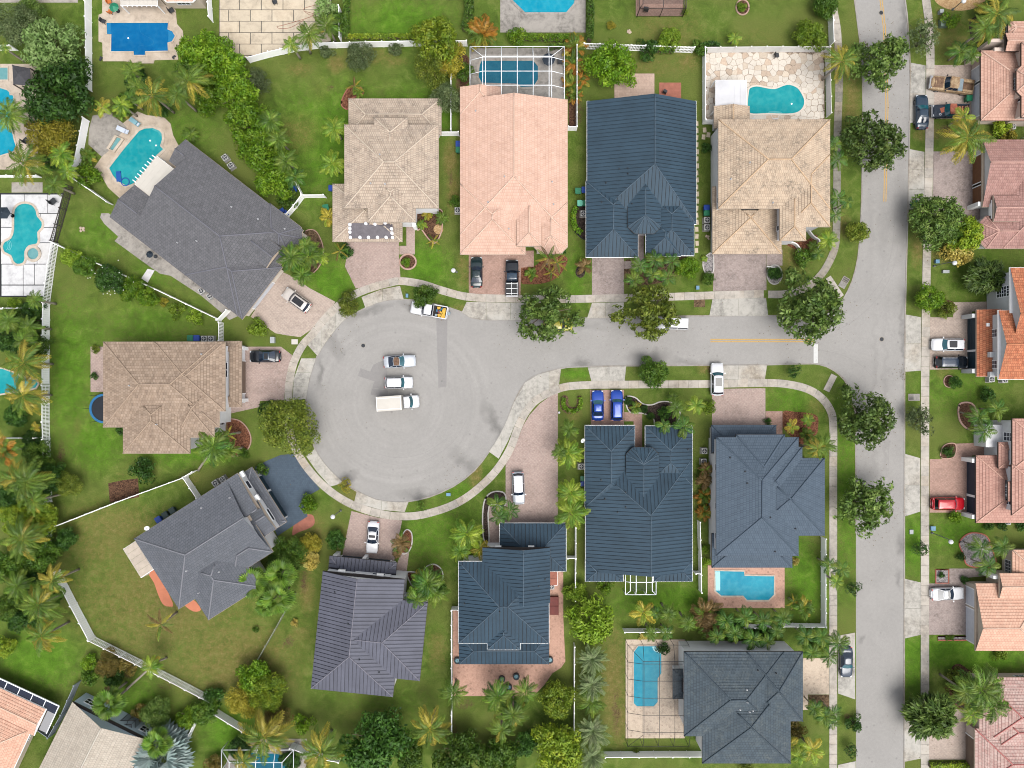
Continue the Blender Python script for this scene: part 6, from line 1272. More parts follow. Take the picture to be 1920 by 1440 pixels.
for y in (-.8, .1): link('cover_bar', MB().box(-1.75, y, 1.135, 1.9, .06, .05).mesh('cover_bar', MATS['trim_white']), bp)
# two old trucks
tr = car('pickup_truck', 'rusty tan crew cab pickup truck with chrome bumper', 'truck', 1786, 158, 172, 6.6, 2.2, 'pickup', 'rust_tan', 'rust_tan', 'glass_dark', 'glass_dark', None, False, 'rust_brown', 1.1)
link('front_guard', MB().box(3.35, 0, .75, .18, 2.0, .3).mesh('front_guard', MATS['chrome']), tr); link('tool_box', MB().box(-1.15, 0, 1.12, .7, 1.9, .35).mesh('tool_box', MATS['steel']), tr)
for y in (-.75, .75): link('bed_box', MB().box(-2.4, y, 1.02, 1.6, .35, .35).mesh('bed_box', MATS['rust_tan']), tr)
for k in range(9): link('roof_board', MB().box(.05, -.72 + .18 * k, 1.885, 1.35, .15, .02 + .004 * (k % 3)).mesh('roof_board', MATS['rust_tan']), tr)
tv = car('pickup_truck', 'vintage pickup with dark navy hood, orange patch and rusty open bed', 'truck', 1783, 207.5, 180, 5.6, 2.0, 'pickup', 'faded_navy', 'rust_orange', 'glass_teal', 'glass_teal', None, False, 'faded_navy', 1.0)
link('hood_patch', MB().box(1.35, -.05, 1.125, .75, .75, .012, .3).mesh('hood_patch', MATS['rust_orange']), tv); link('front_guard', MB().box(2.85, 0, .7, .12, 1.95, .25).mesh('front_guard', MATS['chrome']), tv)
link('hood_badge', MB().ring((1.75, .62), .10, .2, 1.09, 1.13, 10).mesh('hood_badge', MATS['chrome']), tv)
for k in range(4): link('bed_rib', MB().box(-1.0 - .45 * k, 0, .79, .25, 1.5, .06).mesh('bed_rib', MATS['rust_orange']), tv)
for k, (x, y) in enumerate([(-1.9, .2), (-2.35, -.4), (-2.3, .45)]):
    q = tv.matrix_basis @ Vector((x, y, .8)); mb = MB(); mb.box(q.x, q.y, 1.0, .55, .5, .4, .4 * k); mb.box(q.x + .1, q.y, 1.22, .3, .35, .1, .9)
    top('scrap_crate', mb, MATS[['rust_orange', 'rust_brown', 'bed_liner'][k]], ['orange scrap crate in the vintage pickup bed', 'brown scrap crate in the vintage pickup bed', 'black scrap crate in the vintage pickup bed'][k], 'crate')

# ------------------------------------------------------------------ bins, machines, lamps, small yard things
plain('bin_green', A(24, 132, 92), .45, var=.1); plain('bin_blue', A(16, 74, 176), .45, var=.1); plain('bin_dark', A(34, 62, 60), .5, var=.15); plain('bin_lid_teal', A(110, 206, 176), .45, var=.08)
def bin_(px, py, m, a, label, s=1.0):
    q = G(px, py, .9); root = empty('wheelie_bin', (q.x, q.y, 0), label, 'bin', 'wheeled rubbish bins beside the houses', None, math.radians(a))
    mb = MB(); w_ = .33 * s; b = .26 * s
    vs = [(x * b, y * b, .08) for x, y in ((-1, -1), (1, -1), (1, 1), (-1, 1))] + [(x * w_, y * w_ * 1.1, 1.0) for x, y in ((-1, -1), (1, -1), (1, 1), (-1, 1))]
    mb.idx(vs, [(0, 1, 5, 4), (1, 2, 6, 5), (2, 3, 7, 6), (3, 0, 4, 7), (4, 5, 6, 7)]); link('body', mb.mesh('body', MATS[m]), root)
    l = MB(); l.box(.02, 0, 1.03, .76 * s, .80 * s, .05); l.box(.02, 0, 1.07, .6 * s, .62 * s, .04); l.box(-.38 * s, 0, 1.0, .08, .7 * s, .06); link('lid', l.mesh('lid', MATS[m]), root)
    for y in (-.24, .24): link('wheel', MB().tube([(-.3, y - .03, .12), (-.3, y + .03, .12)], .12, 8).mesh('wheel', MATS['tyre']), root)
bins = [(611, 389, 'bin_green', 10, 'green bin on the lawn above the yellow banana plant'), (529, 397, 'bin_blue', 35, 'blue bin between fence and diagonal house, outer one'), (535, 401, 'bin_blue', 35, 'blue bin tight against the diagonal house, inner one'), (551, 354, 'bin_blue', 0, 'blue bin tucked behind the hedge trees'), (622, 353, 'bin_blue', 0, 'blue bin beside the beige house'), (860, 270, 'bin_blue', 90, 'blue bin by the north end of the peach house wall'), (860, 281, 'bin_green', 90, 'green bin by the north end of the peach house wall'),
        (1096, 356, 'bin_blue', 90, 'blue bin beside the north navy roofed house'), (1084, 358, 'bin_green', 90, 'upper green bin beside the north navy roofed house'), (1088, 381, 'bin_lid_teal', 90, 'pale teal bin beside the round hedge'), (1097, 381, 'bin_green', 90, 'green bin between pale teal bin and navy roofed wall'), (1325, 390, 'bin_blue', 0, 'blue bin beside the corner house'), (1325, 399, 'bin_green', 0, 'green bin beside the corner house'), (357, 634, 'bin_green', 0, 'green bin north of the brown tiled house'), (369, 634, 'bin_blue', 0, 'blue bin north of the brown tiled house'),
        (297, 974, 'bin_blue', 32, 'blue bin north of the south west grey house'), (310, 965, 'bin_dark', 32, 'dark green bin next to the blue one at the south west grey house'), (323, 957, 'bin_dark', 32, 'dark green bin farthest from the blue one at the south west grey house'), (1094, 898, 'bin_green', 0, 'green bin beside the southern metal roofed house'), (1094, 906, 'bin_blue', 0, 'blue bin beside the southern metal roofed house'), (1817, 184, 'bin_green', 90, 'green bin between the two old pickup trucks'), (1716, 382, 'bin_green', 20, 'green bin at the kerb under the big eastern street tree')]
for b in bins: bin_(*b, s=1.15)
plain('ac_case', A(206, 206, 204), .6, var=.1); plain('ac_fan', A(40, 46, 54), .6, var=.1)
def ac(px, py, a, label):
    q = G(px, py, .85); root = empty('air_conditioner', (q.x, q.y, 0), label, 'air conditioner', 'outdoor air conditioning units', None, math.radians(a))
    link('casing', MB().box(0, 0, .43, .88, .88, .82).mesh('casing', MATS['ac_case']), root); link('fan_well', MB().disc((0, 0), .36, .84, .85, 16).mesh('fan_well', MATS['ac_fan']), root)
    for k in range(4): link('fan_blade', MB().box(.15 * math.cos(k * PI / 2), .15 * math.sin(k * PI / 2), .865, .26, .10, .015, k * PI / 2).mesh('fan_blade', MATS['ac_case']), root)
    link('pad', MB().box(0, 0, .02, 1.05, 1.05, .06).mesh('pad', MATS['kerb']), root)
for a in [(1094, 400, 0, 'air conditioner in the bed beside the north navy roofed house'), (858, 394, 0, 'air conditioner beside the peach house'), (1326, 412, 0, 'upper air conditioner beside the corner house'), (1326, 426, 0, 'lower air conditioner beside the corner house'), (382, 635, 0, 'air conditioner next to the blue bin of the brown house'), (395, 635, 0, 'air conditioner nearest the picket fence of the brown house'), (1321, 846, 0, 'upper air conditioner beside the slate blue house'), (1320, 866, 0, 'lower air conditioner beside the slate blue house'), (1090, 875, 0, 'air conditioner beside the southern metal roofed house'), (1034, 1100, 0, 'air conditioner on the salmon side path'), (403, 906, 35, 'left air conditioner at the south west grey house'), (417, 899, 35, 'right air conditioner at the south west grey house'),
          (421, 295, 35, 'upper pool pump unit behind the diagonal house'), (432, 310, 35, 'lower pool pump unit behind the diagonal house'), (1900, 236, 0, 'air conditioner between two eastern houses'), (1860, 711, 0, 'left air conditioner below the orange house'), (1885, 712, 0, 'right air conditioner below the orange house'), (377, 545, 35, 'pump unit on the mottled path of the diagonal house'), (393, 555, 35, 'dark pump unit near the fence gate of the diagonal house'), (1890, 979, 0, 'air conditioner below the salmon tiled house')]: ac(*a)
plain('lamp_pole', A(150, 156, 152), .5, .3, var=.1); plain('lamp_head', A(240, 242, 244, 1.15), .3, var=.03)
def lamp(bx, by, hx, hy, label, z=4.6):
    b = G(bx, by); t = G(hx, hy, z); root = empty('street_lamp', (b.x, b.y, 0), label, 'street lamp', 'globe street lamps along the roads')
    part('pole', MB().tube([(b.x, b.y, 0), (b.x, b.y, z * .5), (b.x + (t.x - b.x) * .3, b.y + (t.y - b.y) * .3, z * .9), (t.x, t.y, z - .2)], .075, 6, .05), MATS['lamp_pole'], root, True)
    part('base', MB().disc((b.x, b.y), .2, 0, .35, 10, .12), MATS['lamp_pole'], root); part('lamp_head', MB().sphere((t.x, t.y, z), .36, 12, 8, .8), MATS['lamp_head'], root, True); part('cap', MB().disc((t.x, t.y), .2, z + .24, z + .34, 10, .05), MATS['lamp_head'], root)
lamp(1751, 499, 1790, 493, 'street lamp leaning over the lawn above the orange tiled house'); lamp(1747, 999, 1783, 1016, 'street lamp beside the grey gravel garden'); lamp(1786, 18, 1807, 2, 'street lamp over the tan bark chip bed'); lamp(639, 957, 624, 969, 'street lamp between the blue and pink driveways', 4.0); lamp(856, 510, 850, 507, 'short lamp on the lawn beside the dark green sedan', 3.0); lamp(1412, 700, 1412, 700, 'low white garden lamp on the verge by the white hatchback', 1.0) if False else None
def manhole(px, py, label):
    q = G(px, py); root = empty('manhole_cover', (q.x, q.y, 0), label, 'manhole cover', 'round iron covers in the road'); part('rim', MB().ring((q.x, q.y), .30, .40, .004, .022, 18), MATS['kerb'], root); part('lid', MB().disc((q.x, q.y), .30, .004, .018, 18), MATS['metal_gap'] if False else MATS['ac_fan'], root)
manhole(681, 648, 'manhole cover in the turning circle'); manhole(1652, 24, 'manhole cover on the yellow line at the top'); manhole(1653, 636, 'manhole cover in the road junction')
def drain(px, py, a, label):
    q = G(px, py); root = empty('storm_drain', (q.x, q.y, 0), label, 'storm drain', None, None, math.radians(a)); link('frame', MB().box(0, 0, .05, 1.1, .9, .10).mesh('frame', MATS['kerb']), root)
    for k in range(5): link('grate_bar', MB().box(-.36 + .18 * k, 0, .11, .08, .7, .03).mesh('grate_bar', MATS['ac_fan']), root)
    link('throat', MB().box(0, -.9, .03, 1.1, .9, .06).mesh('throat', MATS['kerb']), root)
drain(1585, 525, -30, 'storm drain in the grass at the street corner'); drain(1708, 745, 90, 'storm drain at the kerb of the long road'); 
def dish(px, py, z, label):
    q = G(px, py, z); mb = MB(); n = 14
    root = empty('satellite_dish', (q.x, q.y, z - .5), label, 'satellite dish'); ax = Vector((.5, -.3, .8)).normalized(); a = ax.cross(Vector((0, 0, 1))).normalized(); b = ax.cross(a)
    vs = [Vector(q)] + [Vector(q) + (a * math.cos(2 * PI * k / n) + b * math.sin(2 * PI * k / n)) * .36 + ax * .1 for k in range(n)]
    mb.idx(vs, [(0, 1 + k, 1 + (k + 1) % n) for k in range(n)]); part('reflector', mb, MATS['lamp_head'], root, True); part('arm', MB().tube([q - Vector((0, 0, .5)), q, q + ax * .4], .03, 5), MATS['lamp_pole'], root)
dish(1092, 826, 3.2, 'white satellite dish on the metal roof eave by the palm'); dish(275, 990, 5.9, 'white satellite dish on the south west grey roof')
def ubox(px, py, sx, sy, m, label, h=.7, a=0, name='utility_box'):
    q = G(px, py); mb = MB(); mb.box(q.x, q.y, h / 2, sx, sy, h, a); mb.box(q.x, q.y, h + .03, sx + .08, sy + .08, .06, a); top(name, mb, MATS[m], label, 'utility box')
plain('box_green', A(126, 146, 130), .6, var=.1); plain('box_blue', A(120, 168, 200), .6, var=.1); plain('box_grey', A(190, 196, 196), .6, var=.1)
for u in [(1766, 46, 1.1, 1.2, 'box_green', 'grey green utility box beside the round bright shrub'), (1761, 25, .5, .5, 'box_grey', 'small grey utility box near the tan bark bed'), (1755, 491, .5, .5, 'box_blue', 'small blue utility box at the lamp foot above the orange house', .4), (1771, 510, .9, .4, 'box_grey', 'low white utility box on the lawn below the lamp', .4), (1747, 990, .6, .6, 'box_blue', 'small blue utility box by the sidewalk and gravel garden', .4), (764, 555, .3, .5, 'box_blue', 'small blue grey meter box on the verge', .5), (513, 638, .6, .9, 'box_grey', 'grey utility box north of the black sedan', .6), (553, 641, .9, .7, 'cover_white', 'cream utility cover on the lawn by the driveway', .12), (1708, 997, .5, .6, 'box_grey', 'grey meter lid on the verge of the long road', .12), (841, 927, .6, .4, 'box_blue', 'blue grey meter lid on the curved verge', .15), (1307, 540, .4, .5, 'box_blue', 'small pale blue box beside the bright green shrub', .4)]: ubox(*u)
# tarp and sandbags on the beige house's garage roof
plain('tarp', A(112, 106, 112), .6, var=.22, scale=2); plain('sandbag', A(240, 240, 244, 1.5), .8, var=.08); plain('tarp_under', A(120, 78, 66), .8, var=.2)
hb = HOUSES['beige']
def onroof(px, py, h=hb, e=.1):
    z = 4.0
    for _ in range(6): z = max(2.6, h.roofz(G(px, py, z)))
    return G(px, py, z + e)
mb = MB(); NX, NY = 14, 6
gr = [[onroof(654 + 82 * i / NX + R.uniform(-.6, .6), 418.5 + 29 * j / NY + R.uniform(-.8, .8), e=.10 + .05 * R.random()) for i in range(NX + 1)] for j in range(NY + 1)]
for j in range(NY):
    for i in range(NX): mb.face([gr[j + 1][i], gr[j + 1][i + 1], gr[j][i + 1], gr[j][i]])
top('tarp', mb, MATS['tarp'], 'wrinkled grey tarp held down on the garage roof of the beige house', 'tarp', smooth=True)
sb = [(656, 421), (656, 428), (656, 435), (657, 445), (675, 445), (691, 445), (708, 445), (724, 445), (736, 445), (735, 437), (734, 429), (722, 418), (703, 420), (686, 419)]
for k, (x, y) in enumerate(sb):
    p = onroof(x, y, e=.1); mb = MB(); mb.sphere((p.x, p.y, p.z + .08), .28, 8, 5, .5); mb.sphere((p.x + .1, p.y - .12, p.z + .08), .18, 6, 4, .5)
    top('sandbag', mb, MATS['sandbag'], 'white sandbag on the grey roof tarp, ' + ['top of its west edge', 'second down its west edge', 'third down its west edge', 'at its south west corner', 'second along its south edge', 'third along its south edge', 'fourth along its south edge', 'fifth along its south edge', 'at its south east corner', 'second up its east edge', 'third up its east edge', 'eastmost on its north edge', 'middle of its north edge', 'westmost on its north edge'][k], 'sandbag', 'white sandbags around the roof tarp', smooth=True)
# trampoline
plain('tramp_blue', A(24, 120, 176), .6, var=.1); plain('tramp_mat', A(28, 36, 48), .8, var=.15)
c = G(195, 766, .9); root = empty('trampoline', (c.x, c.y, 0), 'round trampoline with a blue rim, half under the brown roof edge', 'trampoline')
part('pad_ring', MB().ring((c.x, c.y), 1.95, 2.3, .84, .92, 28), MATS['tramp_blue'], root); part('jumping_mat', MB().disc((c.x, c.y), 1.96, .80, .86, 28), MATS['tramp_mat'], root)
for k in range(6): t = k * PI / 3; part('leg', MB().tube([(c.x + 2.1 * math.cos(t), c.y + 2.1 * math.sin(t), 0), (c.x + 2.1 * math.cos(t), c.y + 2.1 * math.sin(t), .84)], .04, 5), MATS['steel'], root); part('net_pole', MB().tube([(c.x + 2.3 * math.cos(t), c.y + 2.3 * math.sin(t), .8), (c.x + 2.35 * math.cos(t), c.y + 2.35 * math.sin(t), 2.6)], .03, 5), MATS['trim_black'], root)
# loungers, floats, furniture
plain('cushion_blue', A(150, 200, 214), .8, var=.1); plain('float_white', A(214, 224, 240, 1.2), .5, var=.08); plain('float_blue', A(16, 92, 180), .5, var=.12); plain('umbrella_navy', A(30, 48, 64), .8, var=.12); plain('chair_dark', A(60, 64, 70), .7, var=.15); plain('orange_chair', A(230, 130, 60), .6, var=.12); plain('green_float', A(20, 150, 110), .5, var=.15); plain('red_wood', A(124, 52, 44), .7, var=.2)
def lounger(px, py, a, m, label, l=1.9, w_=.7):
    q = G(px, py, .3); root = empty('sun_lounger', (q.x, q.y, .05), label, 'sun lounger', None, None, math.radians(a))
    link('seat', MB().box(-.3, 0, .32, l * .66, w_, .1).mesh('seat', MATS[m]), root); b = MB(); b.obox((l * .38, 0, .48), (.85, 0, .5), (0, 1, 0), (-.5, 0, .85), l * .22, w_ / 2, .05); link('backrest', b.mesh('backrest', MATS[m]), root)
    link('pillow', MB().box(l * .46, 0, .68, .25, w_ * .7, .1).mesh('pillow', MATS['float_white']), root)
    for x in (-.8, .4):
        for y in (-.28, .28): link('leg', MB().box(x, y, .14, .05, .05, .28).mesh('leg', MATS['steel']), root)
lounger(253, 229, -35, 'cushion_blue', 'pale blue sun lounger north of the curved teal pool'); lounger(230, 244, -25, 'float_white', 'white and blue sun lounger on the stained stone deck', 2.1)
def umbrella(px, py, z, r, m, label, n=8):
    q = G(px, py, z); root = empty('patio_umbrella', (q.x, q.y, 0), label, 'umbrella'); 
    for k in range(n):
        t0, t1 = 2 * PI * k / n, 2 * PI * (k + 1) / n; mb = MB(); mb.face([(q.x + r * math.cos(t0), q.y + r * math.sin(t0), z - .4), (q.x + r * math.cos(t1), q.y + r * math.sin(t1), z - .4), (q.x, q.y, z)]); part('canopy_panel', mb, MATS[m], root)
    part('pole', MB().tube([(q.x, q.y, 0), (q.x, q.y, z + .1)], .035, 6), MATS['steel'], root); part('base', MB().disc((q.x, q.y), .3, 0, .12, 12), MATS['chair_dark'], root)
umbrella(278, 476, 2.3, .55, 'umbrella_navy', 'small round navy umbrella on the mottled path'); umbrella(4, 398, 2.4, 1.0, 'umbrella_navy', 'navy hexagonal umbrella at the left edge of the white patio', 6)
def chair(px, py, a, m, label, s=1.0):
    q = G(px, py, .4); root = empty('patio_chair', (q.x, q.y, .05), label, 'chair', None, None, math.radians(a)); link('seat', MB().box(0, 0, .42 * s, .6 * s, .6 * s, .08).mesh('seat', MATS[m]), root); link('backrest', MB().box(-.3 * s, 0, .72 * s, .08, .6 * s, .6 * s).mesh('backrest', MATS[m]), root)
    for x in (-.25, .25):
        for y in (-.25, .25): link('leg', MB().box(x * s, y * s, .2 * s, .05, .05, .4 * s).mesh('leg', MATS['trim_black']), root)
for c in [(101, 378, 40, 'chair_dark', 'round black chair on the white slab patio', 1.4), (50, 264, 45, 'chair_dark', 'dark square chair beside the pool at the left edge', 1.3), (62, 274, 10, 'chair_dark', 'dark chair under the yellow tree at the left', 1.0), (194, 40, -20, 'chair_dark', 'grey chair at the corner of the rectangular pool', 1.0), (322, 20, 30, 'chair_dark', 'black chair beside the bay window at the top', 1.2), (207, 22, 80, 'orange_chair', 'lower orange chair on the northern pool deck', 1.0), (205, 3, 20, 'orange_chair', 'upper orange chair on the northern pool deck', 1.0), (1456, 104, 10, 'chair_dark', 'dark chair on the flagstone terrace', 1.1), (1247, 172, 60, 'chair_dark', 'grey chair on the terracotta patio square', 1.0), (516, 4, 15, 'chair_dark', 'dark chair on the cream slab patio', 1.0), (1211, 18, 80, 'chair_dark', 'dark chair inside the bronze screen room', 1.2), (1050, 116, 0, 'chair_dark', 'grill chair at the edge of the white pool cage', 1.2), (1283, 1400, 0, 'chair_dark', 'hidden', 1.0)][:-1]: chair(*c)
umbrella(211, 11, 1.6, .75, 'green_float', 'small green umbrella between orange chairs', 8); umbrella(1029, 109, 2.0, 1.0, 'umbrella_navy', 'teal navy umbrella in the corner of the white pool cage', 8)
q = G(223, 331, .1); mb = MB(); mb.box(q.x, q.y, .14, .75, 1.6, .14, .08); mb.box(q.x, q.y + .65, .23, .6, .25, .08, .08); top('pool_float', mb, MATS['float_blue'], 'bright blue float in the curved teal pool', 'pool float')
q = G(235, 341, .1); mb = MB(); mb.ring((q.x, q.y), .55, .68, .08, .16, 18); top('pool_ring', mb, MATS['float_blue'], 'blue ring float at the end of the curved teal pool', 'pool float')
for k, (x, y) in enumerate([(941, 1272), (968, 1267), (954, 1287), (1031, 1236), (858, 1237)]):
    q = G(x, y); root = empty('plant_pot', (q.x, q.y, .03), ['white rimmed fountain pot left on the salmon terrace', 'white rimmed pot right on the salmon terrace', 'white rimmed pot nearest the palms on the salmon terrace', 'round pot at the east corner of the skirt roof', 'round pot at the west corner of the skirt roof'][k], 'pot'); part('bowl', MB().ring((q.x, q.y), .34, .52, .03, .5, 16), MATS['chair_dark'], root); part('basin', MB().disc((q.x, q.y), .35, .03, .35, 16), MATS['cushion_blue'], root); part('finial', MB().tube([(q.x, q.y, .3), (q.x, q.y, .8)], .08, 6, .03), MATS['lamp_head'], root)
for k, (y0, y1) in enumerate(((1117, 1133), (1134, 1150))): a = G(1030, y0), G(1047, y1); mb = MB().box((a[0].x + a[1].x) / 2, (a[0].y + a[1].y) / 2, .4, a[1].x - a[0].x, a[0].y - a[1].y, .7); mb.box((a[0].x + a[1].x) / 2, (a[0].y + a[1].y) / 2, .77, .06, 1.1, .05); top('wooden_box', mb, MATS['red_wood'], ['dark red wooden box nearer the air conditioner on the side path', 'dark red wooden box nearer the terrace on the side path'][k], 'box')
def bag(px, py, m, label, n=5):
    q = G(px, py); mb = MB()
    for k in range(n): mb.sphere((q.x + R.uniform(-.3, .3), q.y + R.uniform(-.3, .3), .1), R.uniform(.12, .22), 7, 5, .7)
    top('garden_stones', mb, MATS[m], label, 'stones', kind='stuff')
bag(155, 430, 'flag_b', 'small heap of pale stones on the lawn beside the diagonal house', 9); bag(1050, 772, 'lamp_head', 'two white garden globes by the horseshoe hedge', 2); bag(1180, 60, 'flag_b', 'stones round a small shrub on the north lawn', 6); bag(1220, 780, 'rust_orange', 'orange garden stones in the dark wavy bed', 4); bag(1326, 445, 'flag_b', 'garden clutter beside the corner house', 8); bag(190, 110, 'chair_dark', 'shoes at the corner of the rectangular pool', 4); bag(328, 108, 'chair_dark', 'dark objects at the right corner of the rectangular pool deck', 4)
for k, (pts, lb) in enumerate([([(573, 22), (590, 27), (580, 28), (570, 17), (600, 8), (612, 2)], 'upper red hose loop on the cream slab patio'), ([(570, 38), (545, 52), (525, 54), (520, 50), (530, 48), (580, 33), (605, 18)], 'lower red hose across the cream slab patio')]):
    top('garden_hose', MB().tube([G(x, y) + Vector((0, 0, .09)) for x, y in smooth_px(pts, False, 5)], .03, 5), MATS['terracotta'], lb, 'hose', smooth=True)
# ------------------------------------------------------------------ vegetation
def leafmat(key, cs, scale=.9, rough=.55, spread=.22, trans=.3):
    t = NT(key); p = t.pos(); g = t.n('ShaderNodeNewGeometry')
    f = t.noise(p, scale, 4, .6)
    c = t.ramp(f, [(.32, A(*cs[0])), (.5, A(*cs[1])), (.68, A(*cs[2]))])
    v = t.maprange(g.outputs['Random Per Island'], 0, 1, 1 - spread, 1 + spread)
    oi = t.n('ShaderNodeObjectInfo'); v = t.math('MULTIPLY', v, t.maprange(oi.outputs['Random'], 0, 1, .74, 1.26))
    hsv = t.n('ShaderNodeHueSaturation'); t.l(c, hsv.inputs['Color']); t.l(v, hsv.inputs['Value'])
    t.l(hsv.outputs[0], t.b.inputs['Base Color']); tr = t.n('ShaderNodeBsdfTranslucent'); t.l(hsv.outputs[0], tr.inputs['Color'])
    mx = t.n('ShaderNodeMixShader', i_Fac=trans); t.l(t.b.outputs[0], mx.inputs[1]); t.l(tr.outputs[0], mx.inputs[2]); t.l(mx.outputs[0], t.out.inputs[0])
    return t.done(key, rough, 0, .35)
LK = 1.35
def LM(key, a, b, c, **k): leafmat('leaf_' + key, [tuple(min(255, v * (1.0 if 'frond' in key else 1.11)) for v in q) for q in (a, b, c)], **k)
LM('oak', (72, 102, 40), (102, 132, 54), (144, 166, 84), spread=.38); LM('olive', (92, 114, 32), (124, 142, 44), (162, 172, 68), spread=.35); LM('dark', (44, 82, 24), (66, 108, 34), (96, 138, 50), spread=.35); LM('bright', (84, 128, 16), (112, 152, 26), (150, 180, 48), spread=.3); LM('green', (66, 104, 26), (92, 130, 36), (126, 156, 56), spread=.32); LM('yellow', (140, 142, 40), (172, 164, 52), (200, 184, 70)); LM('yellowgreen', (118, 152, 36), (150, 178, 46), (190, 202, 60)); LM('pale', (120, 160, 80), (150, 184, 104), (180, 206, 132)); LM('greygreen', (86, 104, 62), (106, 124, 78), (134, 148, 98)); LM('lime', (112, 150, 30), (138, 170, 42), (166, 192, 66), spread=.3); LM('brown', (110, 104, 44), (136, 122, 56), (160, 140, 70)); LM('goldleaf', (200, 180, 80), (222, 202, 104), (236, 220, 130)); LM('flower', (240, 236, 226), (246, 242, 236), (250, 248, 244))
LM('frond', (82, 118, 34), (108, 140, 42), (148, 168, 62), scale=.6, spread=.16, trans=.15); LM('frond_y', (150, 152, 46), (184, 172, 60), (214, 194, 88), spread=.16, trans=.15); LM('frond_g', (90, 138, 36), (118, 160, 46), (154, 184, 68), spread=.16, trans=.15); LM('frond_lime', (132, 168, 40), (164, 190, 56), (194, 208, 84), spread=.16, trans=.15); LM('frond_o', (190, 128, 44), (212, 152, 58), (226, 178, 84)); LM('frond_blue', (156, 182, 176), (178, 200, 196), (200, 216, 212), spread=.16, trans=.15); LM('frond_date', (112, 138, 80), (138, 160, 100), (170, 182, 128), spread=.16, trans=.15); LM('frond_brown', (128, 104, 60), (156, 128, 78), (180, 150, 100)); LM('frond_dark', (54, 100, 30), (78, 126, 40), (116, 156, 62), spread=.16, trans=.15); LM('frond_yel', (196, 176, 50), (214, 196, 66), (228, 212, 92))
plain('bark', A(120, 104, 88), .9, var=.25, scale=6, objvar=.1); plain('bark_palm', A(176, 166, 150), .9, var=.2, scale=5, objvar=.1); plain('coconut', A(150, 140, 70), .7, var=.2)

def quads_mesh(name, C, U, V, mat):
    """many leaf quads: centres C, half-axes U, V"""
    n = len(C); P = np.empty((n, 4, 3), np.float32); P[:, 0] = C - U; P[:, 1] = C - V * .8; P[:, 2] = C + U; P[:, 3] = C + V * .8
    me = bpy.data.meshes.new(name); me.vertices.add(n * 4); me.vertices.foreach_set('co', P.ravel()); me.loops.add(n * 4)
    me.loops.foreach_set('vertex_index', np.arange(n * 4, dtype=np.int32)); me.polygons.add(n); me.polygons.foreach_set('loop_start', (np.arange(n) * 4).astype(np.int32))
    me.materials.append(mat); me.update(); return me
def crown(seed, nb, leaves, leaf, mat, flat=.7, spread=1.0, blob=.34, gap=0.0, core=True, elong=1.0, droop=False, irr=.12):
    """unit-radius crown: leaves laid over many uneven clumps"""
    rg = np.random.default_rng(seed); C = []; ph = rg.uniform(0, 6.28, 3)
    for k in range(nb):
        a = rg.uniform(0, 2 * PI); r = math.sqrt(rg.uniform(0, 1)) * .80 * spread * (1 + irr * (.6 * math.sin(2 * a + ph[0]) + .5 * math.sin(3 * a + ph[1]) + .45 * math.sin(5 * a + ph[2]))); z = (1 - (r / .95) ** 2) * flat * rg.uniform(.45, 1.0)
        b = blob * rg.uniform(.6, 1.25)
        c = np.array([r * math.cos(a) * elong, r * math.sin(a), z])
        m = int(leaves / nb * (b / blob) ** 2); d = rg.normal(size=(m, 3)); d[:, 2] = np.abs(d[:, 2]) * 1.1 - .35; d /= np.linalg.norm(d, axis=1)[:, None]
        C.append((c + d * b * rg.uniform(.62, 1.06, (m, 1)) * np.array([1, 1, .8]), d))
    P = np.concatenate([c for c, d in C]); D = np.concatenate([d for c, d in C])
    if core:
        m = leaves // 5; a = rg.uniform(0, 2 * PI, m); r = np.sqrt(rg.uniform(0, 1, m)) * .72; q = np.stack([r * np.cos(a) * elong, r * np.sin(a), rg.uniform(-.15, .15, m)], 1); P = np.concatenate([P, q]); D = np.concatenate([D, rg.normal(size=(m, 3)) * .4 + [0, 0, 1]])
    if gap:
        f = np.sin(P[:, 0] * 7.1 + seed) * np.sin(P[:, 1] * 6.3 + 2 * seed) + .5 * np.sin(P[:, 0] * 13 + P[:, 1] * 11); k = f > (-1.1 + gap); P, D = P[k], D[k]
    n = len(P); D = D + rg.normal(size=(n, 3)) * .55; D /= np.linalg.norm(D, axis=1)[:, None]
    T = rg.normal(size=(n, 3)); U = np.cross(D, T); U /= np.linalg.norm(U, axis=1)[:, None]
    if droop: U = U * .5 + np.stack([P[:, 0], P[:, 1], -np.ones(n) * .25], 1); U /= np.linalg.norm(U, axis=1)[:, None]
    V = np.cross(D, U); V /= np.linalg.norm(V, axis=1)[:, None]; s = leaf * rg.uniform(.6, 1.3, (n, 1))
    return quads_mesh('crown', P, U * s, V * s * (.55 if not droop else .28), mat)
CACHE = {}
SPEC = dict(oak=(40, 5600, .060, .62, .24, .6, False), dense=(40, 5200, .066, .75, .30, 0.0, False), shrub=(16, 1300, .11, .75, .40, 0.0, False), fine=(46, 6400, .042, .8, .26, 0.0, False), airy=(22, 2000, .07, .6, .32, .75, False), feather=(26, 3600, .16, .8, .30, .2, True), clipped=(60, 3400, .07, .85, .22, 0.0, False), big=(60, 8500, .05, .6, .24, .15, False))
def crown_mesh(kind, leaf, var):
    k = (kind, leaf, var)
    if k not in CACHE:
        nb, nl, ls, fl, bl, gp, dr = SPEC[kind]; CACHE[k] = crown(hash((kind, var)) % 1000 if False else sum(map(ord, kind)) * 7 + var * 31, nb, nl, ls, MATS['leaf_' + leaf], fl, 1.0, bl, gp, True, 1.0, dr, dict(oak=.26, dense=.2, fine=.2, airy=.3, shrub=.2, big=.12).get(kind, .03))
    return CACHE[k]
